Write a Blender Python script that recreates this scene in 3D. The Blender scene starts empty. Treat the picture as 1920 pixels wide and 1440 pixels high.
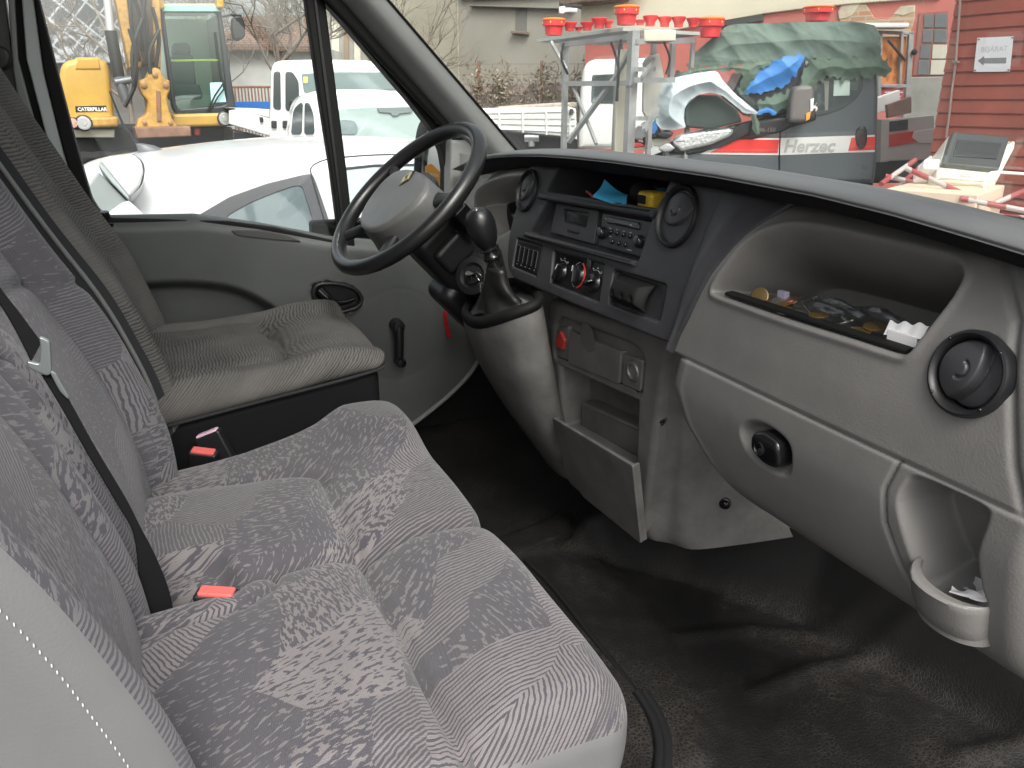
import bpy, bmesh, math, random
import numpy as np
from mathutils import Vector, Matrix
from mathutils.geometry import tessellate_polygon
random.seed(7); rng = np.random.default_rng(7)
SC = bpy.context.scene; COL = SC.collection; PI = math.pi
def R(a): return math.radians(a)
# ------------------------------------------------------------------ camera, light, exposure
FPX = 1500.0; PITCH = R(19.6); YAW = R(24.0); CAM = np.array([1.32, 0.0, 1.70])
_fh = np.array([-math.cos(YAW), math.sin(YAW), 0]); _rt = np.array([math.sin(YAW), math.cos(YAW), 0]); _zz = np.array([0, 0, 1.0])
_fw = math.cos(PITCH)*_fh - math.sin(PITCH)*_zz; _up = math.sin(PITCH)*_fh + math.cos(PITCH)*_zz
cd = bpy.data.cameras.new('camera'); cam = bpy.data.objects.new('camera', cd); COL.objects.link(cam)
cd.sensor_width = 36.0; cd.lens = FPX/1920*36.0; cd.clip_start = 0.02; cd.clip_end = 500
cam.matrix_world = Matrix(((_rt[0], _up[0], -_fw[0], CAM[0]), (_rt[1], _up[1], -_fw[1], CAM[1]), (_rt[2], _up[2], -_fw[2], CAM[2]), (0, 0, 0, 1)))
SC.camera = cam
SUN_EL, SUN_AZ = 50.0, 97.0        # overcast: a weak, very soft sun from the passenger side (azimuth from +y towards +x)
w = bpy.data.worlds.new('World'); SC.world = w; w.use_nodes = True
nt = w.node_tree; bg = nt.nodes['Background']
sky = nt.nodes.new('ShaderNodeTexSky'); sky.sky_type = 'NISHITA'; sky.sun_disc = False
sky.sun_elevation = R(SUN_EL); sky.sun_rotation = R(SUN_AZ); sky.dust_density = 6.0; sky.air_density = 1.2; sky.ozone_density = 0.6
hs = nt.nodes.new('ShaderNodeHueSaturation'); hs.inputs['Saturation'].default_value = 0.28; hs.inputs['Value'].default_value = 1.0
nt.links.new(sky.outputs[0], hs.inputs['Color']); nt.links.new(hs.outputs[0], bg.inputs[0]); bg.inputs[1].default_value = 0.15
sd = bpy.data.lights.new('sun', 'SUN'); sd.energy = 0.95; sd.angle = R(25); sd.color = (1.0, 0.97, 0.92)
sun = bpy.data.objects.new('sun', sd); COL.objects.link(sun)
_sv = Vector((math.sin(R(SUN_AZ))*math.cos(R(SUN_EL)), math.cos(R(SUN_AZ))*math.cos(R(SUN_EL)), math.sin(R(SUN_EL))))
sun.rotation_euler = _sv.to_track_quat('Z', 'Y').to_euler()
SC.view_settings.view_transform = 'Standard'; SC.view_settings.look = 'None'
SC.view_settings.exposure = 1.08; SC.view_settings.gamma = 1.0
SC.cycles.use_denoising = True; SC.cycles.max_bounces = 10; SC.cycles.diffuse_bounces = 5; SC.cycles.transparent_max_bounces = 16
SC.cycles.sample_clamp_indirect = 6.0

# ------------------------------------------------------------------ measuring helpers: sight lines of the photograph met with real planes
def ray(px, py): return _fw + _rt*(px-960)/FPX - _up*(py-720)/FPX
def at(px, py, x=None, y=None, z=None, Z=None):
    r = ray(px, py)
    t = Z if Z is not None else (x-CAM[0])/r[0] if x is not None else (y-CAM[1])/r[1] if y is not None else (z-CAM[2])/r[2]
    return CAM + t*r
class Plane:
    """flat frame in the world: origin p, unit axes u (along), v (up), n (towards the viewer)"""
    def __init__(s, p, u, v):
        s.p = np.array(p, float); s.u = np.array(u, float); s.u /= np.linalg.norm(s.u)
        s.v = np.array(v, float); s.v -= s.u*(s.v@s.u); s.v /= np.linalg.norm(s.v)
        s.n = np.cross(s.u, s.v)
        if s.n@(CAM-s.p) < 0: s.n = -s.n
    def uv(s, px, py):
        r = ray(px, py); t = ((s.p-CAM)@s.n)/(r@s.n); q = CAM+t*r-s.p
        return (float(q@s.u), float(q@s.v))
    def __call__(s, u, v, d=0.0): return s.p + s.u*u + s.v*v - s.n*d          # d: depth behind the surface
def vplane(px0, Z0, px1, Z1, py=185):
    a = at(px0, py, Z=Z0); b = at(px1, py, Z=Z1); a[2] = 0; b[2] = 0
    return Plane(a, b-a, (0, 0, 1))

# ------------------------------------------------------------------ materials
MATS = {}
def mat(name, col, rough=0.6, metal=0.0, spec=0.5, bump=None, var=None, coat=0.0, emit=None):
    """col: base colour; bump: (scale, strength, distance); var: (scale, amount) slow dirt and tone variation"""
    if name in MATS: return MATS[name]
    m = bpy.data.materials.new(name); m.use_nodes = True; t = m.node_tree; b = t.nodes['Principled BSDF']
    b.inputs['Base Color'].default_value = (*col, 1); b.inputs['Roughness'].default_value = rough; b.inputs['Metallic'].default_value = metal
    b.inputs['Specular IOR Level'].default_value = spec; b.inputs['Coat Weight'].default_value = coat; b.inputs['Coat Roughness'].default_value = 0.08
    tc = t.nodes.new('ShaderNodeTexCoord')
    if bump:
        n = t.nodes.new('ShaderNodeTexNoise'); n.inputs['Scale'].default_value = bump[0]; n.inputs['Detail'].default_value = 3
        bp = t.nodes.new('ShaderNodeBump'); bp.inputs['Strength'].default_value = bump[1]; bp.inputs['Distance'].default_value = bump[2]
        t.links.new(tc.outputs['Object'], n.inputs['Vector']); t.links.new(n.outputs[0], bp.inputs['Height']); t.links.new(bp.outputs[0], b.inputs['Normal'])
    if var:
        n = t.nodes.new('ShaderNodeTexNoise'); n.inputs['Scale'].default_value = var[0]; n.inputs['Detail'].default_value = 6; n.inputs['Roughness'].default_value = 0.65
        mr = t.nodes.new('ShaderNodeMapRange'); mr.inputs[1].default_value = 0.3; mr.inputs[2].default_value = 0.7
        mr.inputs[3].default_value = 1-var[1]; mr.inputs[4].default_value = 1+var[1]
        mx = t.nodes.new('ShaderNodeVectorMath'); mx.operation = 'SCALE'; mx.inputs[0].default_value = col
        t.links.new(tc.outputs['Object'], n.inputs['Vector']); t.links.new(n.outputs[0], mr.inputs[0]); t.links.new(mr.outputs[0], mx.inputs['Scale'])
        t.links.new(mx.outputs[0], b.inputs['Base Color'])
        mr2 = t.nodes.new('ShaderNodeMapRange'); mr2.inputs[3].default_value = rough-0.08; mr2.inputs[4].default_value = min(1, rough+0.08)
        t.links.new(n.outputs[0], mr2.inputs[0]); t.links.new(mr2.outputs[0], b.inputs['Roughness'])
    if emit:
        b.inputs['Emission Color'].default_value = (*emit[0], 1); b.inputs['Emission Strength'].default_value = emit[1]
    MATS[name] = m; return m
def glass_mat(name, tint, refl=0.08, rough=0.0, dark=0.0):
    """thin pane: coloured transmission plus a mirror reflection that grows towards grazing angles"""
    m = bpy.data.materials.new(name); m.use_nodes = True; t = m.node_tree; t.nodes.clear()
    o = t.nodes.new('ShaderNodeOutputMaterial'); tr = t.nodes.new('ShaderNodeBsdfTransparent'); tr.inputs[0].default_value = (*tint, 1)
    g = t.nodes.new('ShaderNodeBsdfGlossy'); g.inputs[1].default_value = rough; g.inputs[0].default_value = (0.9, 0.95, 0.95, 1)
    lw = t.nodes.new('ShaderNodeLayerWeight'); lw.inputs[0].default_value = 0.25
    mr = t.nodes.new('ShaderNodeMapRange'); mr.inputs[3].default_value = refl; mr.inputs[4].default_value = 0.7
    mx = t.nodes.new('ShaderNodeMixShader')
    t.links.new(lw.outputs['Fresnel'], mr.inputs[0]); t.links.new(mr.outputs[0], mx.inputs[0]); t.links.new(tr.outputs[0], mx.inputs[1]); t.links.new(g.outputs[0], mx.inputs[2])
    t.links.new(mx.outputs[0], o.inputs[0]); return m
class NT:
    """tiny node builder"""
    def __init__(s, name):
        s.m = bpy.data.materials.new(name); s.m.use_nodes = True; s.t = s.m.node_tree; s.b = s.t.nodes['Principled BSDF']
    def n(s, typ, ins=None, **kw):
        k = s.t.nodes.new('ShaderNode'+typ)
        for a, v in kw.items(): setattr(k, a, v)
        for i, v in (ins or {}).items(): s.put(k.inputs[i], v)
        return k
    def put(s, sock, v):
        if hasattr(v, 'links') or isinstance(v, bpy.types.NodeSocket): s.t.links.new(v, sock)
        elif isinstance(v, bpy.types.Node): s.t.links.new(v.outputs[0], sock)
        else: sock.default_value = v
    def math(s, op, a, b=0.0, c=None):
        i = {0: a, 1: b}
        if c is not None: i[2] = c
        return s.n('Math', i, operation=op).outputs[0]
    def mix(s, f, a, b): 
        k = s.n('Mix', data_type='RGBA'); s.put(k.inputs[0], f); s.put(k.inputs[6], a); s.put(k.inputs[7], b); return k.outputs[2]
    def ramp(s, f, stops, interp='LINEAR'):
        k = s.n('ValToRGB', {0: f}); k.color_ramp.interpolation = interp; e = k.color_ramp.elements
        while len(e) < len(stops): e.new(0.5)
        for i, (p, c) in enumerate(stops): e[i].position = p; e[i].color = (*c, 1) if len(c) == 3 else c
        return k.outputs[0]
    def maprange(s, v, a, b, c, d, clamp=True): return s.n('MapRange', {0: v, 1: a, 2: b, 3: c, 4: d}, clamp=clamp).outputs[0]

def fabric(name, light, dark, light2, dark2, scale=1.0, seed=0.0):
    """patchwork jacquard: warped cells, each with its own stroke direction, stroke length and balance of two yarns (uv in metres)"""
    k = NT(name); uv = k.n('UVMap').outputs[0]
    mp = k.n('Mapping', {0: uv, 1: (seed, seed*0.7, 0)}).outputs[0]
    wn = k.n('TexNoise', {'Vector': mp, 'Scale': 7.0*scale, 'Detail': 1.0})
    wv = k.n('VectorMath', {0: wn.outputs['Color'], 1: (0.5, 0.5, 0.5)}, operation='SUBTRACT').outputs[0]
    wv = k.n('VectorMath', {0: wv, 'Scale': 0.10/scale}, operation='SCALE').outputs[0]
    p = k.n('VectorMath', {0: mp, 1: wv}, operation='ADD').outputs[0]
    st = k.n('VectorRotate', {0: p, 3: 0.55}, rotation_type='Z_AXIS').outputs[0]
    st = k.n('VectorMath', {0: st, 1: (1.0, 1.9, 1.0)}, operation='MULTIPLY').outputs[0]
    vo = k.n('TexVoronoi', {'Vector': st, 'Scale': 6.4*scale, 'Randomness': 1.0}, voronoi_dimensions='2D')
    sp = k.n('SeparateColor', {0: vo.outputs['Color']}); r_, g_, b_ = sp.outputs[0], sp.outputs[1], sp.outputs[2]
    fl = k.n('TexNoise', {'Vector': mp, 'Scale': 9.0, 'Detail': 0.0}).outputs[0]
    ang = k.math('ADD', k.math('MULTIPLY', r_, 2.1), k.math('MULTIPLY', fl, 1.5))
    # strokes: wavy lines with broken ends
    wl = k.n('VectorMath', {0: wv, 'Scale': 0.30}, operation='SCALE').outputs[0]
    pl = k.n('VectorMath', {0: mp, 1: wl}, operation='ADD').outputs[0]
    rv = k.n('VectorRotate', {0: pl, 3: k.math('MULTIPLY_ADD', r_, 2.2, -0.6)}, rotation_type='Z_AXIS').outputs[0]
    a = k.n('VectorMath', {0: rv, 1: (75, 225, 1)}, operation='MULTIPLY').outputs[0]
    n1 = k.n('TexNoise', {'Vector': a, 'Scale': 1.0, 'Detail': 1.5, 'Roughness': 0.6}).outputs[0]
    sx = k.n('SeparateXYZ', {0: rv})
    ph = k.math('MULTIPLY_ADD', sx.outputs[1], 2*PI/0.0052, k.math('MULTIPLY', k.n('TexNoise', {'Vector': rv, 'Scale': 90.0, 'Detail': 2.0}).outputs[0], 5.5))
    n2 = k.math('MULTIPLY_ADD', k.math('SINE', ph), 0.16, 0.5)
    n2 = k.math('ADD', n2, k.math('MULTIPLY', k.math('SUBTRACT', n1, 0.5), 0.35))
    sel = k.maprange(b_, 0.50, 0.56, 0.0, 1.0)
    v = k.n('Mix', {0: sel, 2: n1, 3: n2}, data_type='FLOAT').outputs[0]
    thr = k.maprange(g_, 0, 1, 0.425, 0.62)
    f = k.maprange(k.math('SUBTRACT', v, thr), -0.012, 0.012, 0.0, 1.0)
    tone = k.n('TexNoise', {'Vector': mp, 'Scale': 4.0, 'Detail': 2.0}).outputs[0]
    tone = k.maprange(k.math('ADD', k.math('MULTIPLY', g_, 0.5), k.math('MULTIPLY', tone, 0.6)), 0.3, 0.8, 0, 1)
    la = k.mix(tone, (*light, 1), (*light2, 1)); da = k.mix(tone, (*dark, 1), (*dark2, 1))
    c = k.mix(f, da, la)
    # weave
    w1 = k.n('TexWave', {'Vector': mp, 'Scale': 190.0, 'Distortion': 0.6}, bands_direction='X').outputs[1]
    w2 = k.n('TexWave', {'Vector': mp, 'Scale': 190.0, 'Distortion': 0.6}, bands_direction='Y').outputs[1]
    wv2 = k.math('ADD', w1, w2)
    dirt = k.maprange(k.n('TexNoise', {'Vector': mp, 'Scale': 5.5, 'Detail': 5.0, 'Roughness': 0.7}).outputs[0], 0.3, 0.7, 0.86, 1.08)
    cc = k.n('VectorMath', {0: c, 'Scale': k.math('MULTIPLY', dirt, k.maprange(wv2, 0, 2, 0.86, 1.08))}, operation='SCALE').outputs[0]
    k.put(k.b.inputs['Base Color'], cc); k.b.inputs['Roughness'].default_value = 0.95; k.b.inputs['Specular IOR Level'].default_value = 0.15
    k.b.inputs['Sheen Weight'].default_value = 0.15
    bp = k.n('Bump', {'Height': k.math('ADD', wv2, k.math('MULTIPLY', f, 0.9)), 'Strength': 0.35, 'Distance': 0.0006})
    k.put(k.b.inputs['Normal'], bp.outputs[0]); return k.m
def ripple_fabric(name, light, dark):
    k = NT(name); uv = k.n('UVMap').outputs[0]
    wn = k.n('TexNoise', {'Vector': uv, 'Scale': 75.0, 'Detail': 2.0}); wn2 = k.n('TexNoise', {'Vector': uv, 'Scale': 9.0, 'Detail': 1.0})
    s = k.n('SeparateXYZ', {0: uv})
    ph = k.math('ADD', k.math('MULTIPLY', s.outputs[1], 2*PI/0.0064), k.math('ADD', k.math('MULTIPLY', wn.outputs[0], 9.0), k.math('MULTIPLY', wn2.outputs[0], 10.0)))
    f = k.maprange(k.math('SINE', ph), -0.9, 0.3, 0.15, 1)
    dens = k.maprange(k.n('TexNoise', {'Vector': uv, 'Scale': 5.0, 'Detail': 1.0}).outputs[0], 0.36, 0.6, 0.0, 0.85)
    f = k.math('MAXIMUM', f, dens)
    c = k.mix(f, (*dark, 1), (*light, 1))
    d = k.maprange(k.n('TexNoise', {'Vector': uv, 'Scale': 7.0, 'Detail': 6.0, 'Roughness': 0.7}).outputs[0], 0.3, 0.7, 0.75, 1.12)
    cc = k.n('VectorMath', {0: c, 'Scale': d}, operation='SCALE').outputs[0]
    k.put(k.b.inputs['Base Color'], cc); k.b.inputs['Roughness'].default_value = 0.95; k.b.inputs['Specular IOR Level'].default_value = 0.15
    bp = k.n('Bump', {'Height': f, 'Strength': 0.4, 'Distance': 0.001}); k.put(k.b.inputs['Normal'], bp.outputs[0]); return k.m

GREY = mat('grey_plastic', (0.160, 0.155, 0.148), 0.5, spec=0.35, bump=(420, 0.55, 0.0007), var=(7, 0.12))
GREYD = mat('scuffed_grey_plastic', (0.125, 0.121, 0.116), 0.55, spec=0.35, bump=(420, 0.55, 0.0007), var=(13, 0.26))
GREYL = mat('pale_grey_vinyl', (0.125, 0.125, 0.127), 0.55, spec=0.4, bump=(420, 0.35, 0.0008), var=(6, 0.06))
DOORG = mat('green_grey_plastic', (0.095, 0.101, 0.097), 0.42, spec=0.4, bump=(700, 0.25, 0.0006), var=(5, 0.10))
ANTH = mat('anthracite_plastic', (0.040, 0.040, 0.044), 0.46, spec=0.4, bump=(900, 0.25, 0.0005), var=(9, 0.25))
PADM = mat('soft_dash_vinyl', (0.10, 0.102, 0.103), 0.5, spec=0.5, bump=(800, 0.5, 0.0008), var=(6, 0.15))
BLACK = mat('black_plastic', (0.012, 0.012, 0.013), 0.42, spec=0.5, bump=(600, 0.15, 0.0004))
GLOSSB = mat('gloss_black_plastic', (0.008, 0.008, 0.009), 0.2, spec=0.5)
RUBB = mat('black_rubber', (0.009, 0.009, 0.009), 0.65, spec=0.2)
PILLAR = mat('pillar_trim', (0.25, 0.255, 0.25), 0.5, spec=0.4, bump=(600, 0.2, 0.0005), var=(4, 0.08))
CHROME = mat('worn_chrome', (0.7, 0.7, 0.68), 0.2, metal=1.0)
REDP = mat('red_button_plastic', (0.42, 0.045, 0.035), 0.35); BUCKR = mat('buckle_red', (0.62, 0.11, 0.10), 0.4)
MARK = mat('white_print', (0.45, 0.45, 0.45), 0.6)
PAPERW = mat('white_paper', (0.8, 0.79, 0.78), 0.8)
GLASS = glass_mat('window_glass', (0.93, 0.95, 0.94), 0.04)
WSGLASS = glass_mat('windscreen_glass', (0.94, 0.955, 0.94), 0.05)

# ------------------------------------------------------------------ mesh building
class MB:
    def __init__(s): s.v = []; s.f = []; s.uv = None
    def add(s, vs, fs):
        o = len(s.v); s.v += [tuple(map(float, p)) for p in vs]; s.f += [tuple(i+o for i in f) for f in fs]; return s
    def grid(s, P, cu=False, cv=False, mask=None):
        P = np.asarray(P); nv, nu = P.shape[:2]; fs = []
        for j in range(nv if cv else nv-1):
            for i in range(nu if cu else nu-1):
                if mask is None or mask[j, i]: fs.append((j*nu+i, j*nu+(i+1) % nu, ((j+1) % nv)*nu+(i+1) % nu, ((j+1) % nv)*nu+i))
        return s.add(P.reshape(-1, 3), fs)
    def loft(s, secs, closed=True, caps=True):
        P = np.asarray(secs); s.grid(P, cu=closed); n = P.shape[1]; o = len(s.v)-P.shape[0]*n
        if caps and closed:
            s.f.append(tuple(o+i for i in range(n))); s.f.append(tuple(len(s.v)-n+i for i in range(n)))
        return s
    def tube(s, path, r, n=10, caps=True, closed=False, flat=None):
        """round tube along a path; r number or list; flat=(normal, ratio) squashes it"""
        P = [np.array(p, float) for p in path]; m = len(P); rs = r if hasattr(r, '__len__') else [r]*m
        secs = []; ref = None
        for i in range(m):
            t = (P[(i+1) % m]-P[i-1]) if closed else (P[min(i+1, m-1)]-P[max(i-1, 0)])
            t = t/(np.linalg.norm(t)+1e-12)
            if ref is None: ref = np.array([0, 0, 1.0]) if abs(t[2]) < 0.9 else np.array([1.0, 0, 0])
            a = ref - t*(ref@t); a /= np.linalg.norm(a)+1e-12; b = np.cross(t, a); ref = a
            secs.append([P[i]+rs[i]*(a*math.cos(2*PI*k/n)+b*math.sin(2*PI*k/n)) for k in range(n)])
        if closed: s.grid(np.array(secs), cu=True, cv=True)
        else: s.loft(secs, True, caps)
        return s
    def lathe(s, prof, o=(0, 0, 0), ax=(0, 0, 1), n=32, a0=0, a1=2*PI, ref=None):
        """prof: (radius, height) pairs about axis ax through o"""
        ax = np.array(ax, float); ax /= np.linalg.norm(ax)
        ref = np.array(ref if ref is not None else ((1, 0, 0) if abs(ax[0]) < 0.9 else (0, 1, 0)), float); a = ref-ax*(ref@ax); a /= np.linalg.norm(a); b = np.cross(ax, a)
        full = abs(a1-a0-2*PI) < 1e-6; m = n if full else n+1
        P = [[np.array(o)+ax*h+r*(a*math.cos(a0+(a1-a0)*k/n)+b*math.sin(a0+(a1-a0)*k/n)) for k in range(m)] for r, h in prof]
        return s.grid(np.array(P), cu=full)
    def rbox(s, lo, hi, r=0.004, k=2, M=None, step=None, fn=None):
        """box with rounded edges; M: 4x4 or callable; step: grid spacing for later shaping with fn"""
        lo = np.array(lo, float); hi = np.array(hi, float); sw = lo > hi
        lo, hi = np.minimum(lo, hi), np.maximum(lo, hi); r = min(r, 0.499*float((hi-lo).min())); c0 = lo+r; c1 = hi-r
        def axis(i):
            e = [lo[i]+r*(1-math.cos(PI/2*q/k)) for q in range(k)] if False else [lo[i]+r*q/k for q in range(k)]
            m = max(1, int(round((c1[i]-c0[i])/step))) if step else 1
            return np.array(e+[c0[i]+(c1[i]-c0[i])*q/m for q in range(m+1)]+[hi[i]-r*(k-1-q)/k for q in range(k)])
        A = [axis(0), axis(1), axis(2)]; idx = {}; V = []; F = []
        def vid(p):
            key = (round(p[0], 6), round(p[1], 6), round(p[2], 6))
            if key not in idx: idx[key] = len(V); V.append(p)
            return idx[key]
        for d in range(3):
            a, b = (d+1) % 3, (d+2) % 3
            for val in (lo[d], hi[d]):
                ids = []
                for u in A[a]:
                    row = []
                    for v_ in A[b]:
                        p = np.zeros(3); p[d] = val; p[a] = u; p[b] = v_; row.append(vid(p))
                    ids.append(row)
                for i in range(len(A[a])-1):
                    for j in range(len(A[b])-1): F.append((ids[i][j], ids[i+1][j], ids[i+1][j+1], ids[i][j+1]))
        P = np.array(V); Q = np.clip(P, c0, c1); D = P-Q; L = np.linalg.norm(D, axis=1, keepdims=True)
        P = np.where(L > 1e-9, Q+D/np.maximum(L, 1e-9)*r, P)
        if fn is not None: P = fn(P)
        if M is not None: P = np.array([M(*p) for p in P]) if callable(M) else P@np.array(M)[:3, :3].T+np.array(M)[:3, 3]
        return s.add(P, F)
    def prism(s, pts, M, d0=0.0, d1=0.02, r=0.003, k=3):
        """outline (u,v) extruded from depth d0 (front, rounded edge) to d1"""
        pts = ccw(pts); secs = []
        for q in range(k+1):
            a = PI/2*q/k; secs.append([M(u, v, d0+r*(1-math.cos(a))) for u, v in offset(pts, r*(1-math.sin(a)))])
        secs.append([M(u, v, d1) for u, v in pts]); o = len(s.v); n = len(pts)
        s.grid(np.array(secs), cu=True)
        for base in (o, len(s.v)-n):
            for t in tessellate_polygon([[Vector((u, v, 0)) for u, v in pts]]): s.f.append(tuple(base+i for i in t))
        return s
    def panel(s, outer, holes, M, depth=0.02, r=0.003, hdepth=0.02, k=3, back=True):
        """plate with rounded recesses: holes become pockets hdepth deep"""
        outer = ccw(outer); holes = [ccw(h) for h in holes]; hd = hdepth if hasattr(hdepth, '__len__') else [hdepth]*len(holes)
        loops = [offset(outer, r)]+[offset(h, -r) for h in holes]
        o = len(s.v); s.v += [tuple(map(float, M(u, v, 0))) for l in loops for u, v in l]
        for t in tessellate_polygon([[Vector((u, v, 0)) for u, v in l] for l in loops]): s.f.append(tuple(o+i for i in t))
        for base, sg, dep in [(outer, 1, depth)]+[(h, -1, d) for h, d in zip(holes, hd)]:
            secs = [[M(u, v, r*(1-math.cos(PI/2*q/k))) for u, v in offset(base, sg*r*(1-math.sin(PI/2*q/k)))] for q in range(k+1)]
            secs.append([M(u, v, dep) for u, v in base]); s.grid(np.array(secs), cu=True)
            if sg < 0 and back:
                n = len(base); b0 = len(s.v)-n
                for t in tessellate_polygon([[Vector((u, v, 0)) for u, v in base]]): s.f.append(tuple(b0+i for i in t))
        return s
    def ell(s, c, rad, n=20, m=12, M=None):
        P = [[np.array(c)+np.array(rad)*np.array([math.sin(PI*j/m)*math.cos(2*PI*i/n), math.sin(PI*j/m)*math.sin(2*PI*i/n), math.cos(PI*j/m)]) for i in range(n)] for j in range(m+1)]
        P = np.array(P)
        if M is not None: P = P@np.array(M)[:3, :3].T+np.array(M)[:3, 3]
        return s.grid(P, cu=True)
    def build(s, name, m, parent=None, smooth=40, uv=None, recalc=True, label=None):
        me = bpy.data.meshes.new(name); base = np.array(parent_loc(parent)); V = np.array(s.v, float)
        me.from_pydata((V-base).tolist(), [], s.f); me.validate()
        if recalc:
            bm = bmesh.new(); bm.from_mesh(me); bmesh.ops.remove_doubles(bm, verts=bm.verts, dist=1e-5); bmesh.ops.recalc_face_normals(bm, faces=bm.faces); bm.to_mesh(me); bm.free()
        if uv is not None:
            l = me.uv_layers.new(name='UVMap'); co = np.empty(len(me.vertices)*3); me.vertices.foreach_get('co', co); co = co.reshape(-1, 3)+base
            vi = np.empty(len(me.loops), dtype=np.int32); me.loops.foreach_get('vertex_index', vi); q = uv(co)
            l.data.foreach_set('uv', q[vi].astype(np.float32).ravel())
        me.materials.append(m); me.shade_smooth()
        if smooth is not None and smooth < 180: me.set_sharp_from_angle(angle=R(smooth))
        ob = bpy.data.objects.new(name, me); COL.objects.link(ob)
        if smooth is not None and smooth < 180 and len(s.v) < 6000:
            wm_ = ob.modifiers.new('weighted', 'WEIGHTED_NORMAL'); wm_.keep_sharp = True
        if parent is not None: ob.parent = parent
        if label: ob['label'] = label
        return ob
def parent_loc(p):
    l = np.zeros(3)
    while p is not None: l += np.array(p.location); p = p.parent
    return l
def ccw(p):
    p = [tuple(map(float, q[:2])) for q in p]; a = sum(p[i-1][0]*p[i][1]-p[i][0]*p[i-1][1] for i in range(len(p)))
    return p if a > 0 else p[::-1]
def offset(p, d):
    """move a CCW outline inwards by d"""
    if abs(d) < 1e-12: return list(p)
    n = len(p); out = []
    for i in range(n):
        a = np.array(p[i-1]); b = np.array(p[i]); c = np.array(p[(i+1) % n]); e = b-a; g = c-b
        e = e/(np.linalg.norm(e)+1e-12); g = g/(np.linalg.norm(g)+1e-12); n1 = np.array([-e[1], e[0]]); n2 = np.array([-g[1], g[0]])
        m = n1+n2; l = m@m; m = m*(2/l) if l > 0.3 else m*(2/0.3)
        out.append(tuple(b+m*d))
    return out
def rrect(cx, cy, w, h, r, n=5):
    out = []
    for sx, sy, a in ((1, 1, 0), (-1, 1, 90), (-1, -1, 180), (1, -1, 270)):
        for q in range(n+1):
            t = R(a+90*q/n); out.append((cx+sx*(w/2-r)+r*math.cos(t), cy+sy*(h/2-r)+r*math.sin(t)))
    return out
def rpoly(pts, r, n=4):
    """round the corners of any outline"""
    pts = ccw(pts); out = []; m = len(pts)
    for i in range(m):
        a, b, c = (np.array(pts[j % m]) for j in (i-1, i, i+1)); rr = r[i] if hasattr(r, '__len__') else r
        da = min(rr, 0.45*np.linalg.norm(a-b)); dc = min(rr, 0.45*np.linalg.norm(c-b))
        p0 = b+(a-b)/np.linalg.norm(a-b)*da; p2 = b+(c-b)/np.linalg.norm(c-b)*dc
        for q in range(n+1):
            t = q/n; out.append(tuple(p0*(1-t)**2+b*2*t*(1-t)+p2*t*t))
    return out
def spline(pts, n=6, closed=False):
    P = [np.array(p, float) for p in pts]; m = len(P); out = []
    for i in range(m if closed else m-1):
        g = lambda j: P[j % m] if closed else P[min(max(j, 0), m-1)]
        a, b, c, d = g(i-1), g(i), g(i+1), g(i+2)
        for q in range(n):
            t = q/n; out.append(0.5*((2*b)+(-a+c)*t+(2*a-5*b+4*c-d)*t*t+(-a+3*b-3*c+d)*t**3))
    if not closed: out.append(P[-1])
    return out
def circ(cx, cy, r, n=28): return [(cx+r*math.cos(2*PI*i/n), cy+r*math.sin(2*PI*i/n)) for i in range(n)]
def sdf(X, Y, poly):
    """signed distance to an outline, negative inside"""
    p = np.array(poly, float); d = np.full(X.shape, 1e9); ins = np.zeros(X.shape, bool)
    for i in range(len(p)):
        a, b = p[i-1], p[i]; e = b-a; L = e@e+1e-12
        t = np.clip(((X-a[0])*e[0]+(Y-a[1])*e[1])/L, 0, 1)
        d = np.minimum(d, np.hypot(X-a[0]-t*e[0], Y-a[1]-t*e[1]))
        c = (a[1] > Y) != (b[1] > Y)
        ins ^= c & (X < (b[0]-a[0])*(Y-a[1])/(b[1]-a[1]+1e-15)+a[0])
    return np.where(ins, -d, d)
def sst(x, a, b):
    t = np.clip((x-a)/(b-a), 0, 1); return t*t*(3-2*t)
def linedist(X, Y, pts):
    d = np.full(X.shape, 1e9)
    for i in range(len(pts)-1):
        a = np.array(pts[i]); e = np.array(pts[i+1])-a; t = np.clip(((X-a[0])*e[0]+(Y-a[1])*e[1])/(e@e+1e-12), 0, 1)
        d = np.minimum(d, np.hypot(X-a[0]-t*e[0], Y-a[1]-t*e[1]))
    return d
def tag(o, label=None, cat=None, group=None, kind=None):
    if label: o['label'] = label
    if cat: o['category'] = cat
    if group: o['group'] = group
    if kind: o['kind'] = kind
    return o
def thing(name, loc, label, cat, group=None):
    o = bpy.data.objects.new(name, None); o.empty_display_size = 0.1; COL.objects.link(o); o.location = tuple(map(float, loc)); return tag(o, label, cat, group)
def text(name, s, size, M, m, parent=None, ext=0.0006, align='LEFT', bold=0.0, shear=0.0, squeeze=1.0):
    """lettering as a thin mesh; M(u,v,d) places it"""
    c = bpy.data.curves.new('lettering', 'FONT'); c.body = s; c.size = size; c.extrude = ext/2; c.align_x = align; c.offset = bold; c.shear = shear; c.resolution_u = 3
    o = bpy.data.objects.new('lettering', c); COL.objects.link(o); dg = bpy.context.evaluated_depsgraph_get(); dg.update()
    me = bpy.data.meshes.new_from_object(o.evaluated_get(dg)); mb = MB()
    mb.add([M(v.co.x*squeeze, v.co.y, -ext/2-v.co.z) for v in me.vertices], [tuple(p.vertices) for p in me.polygons])
    bpy.data.objects.remove(o); bpy.data.curves.remove(c); bpy.data.meshes.remove(me)
    return mb.build(name, m, parent, smooth=30)
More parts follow.
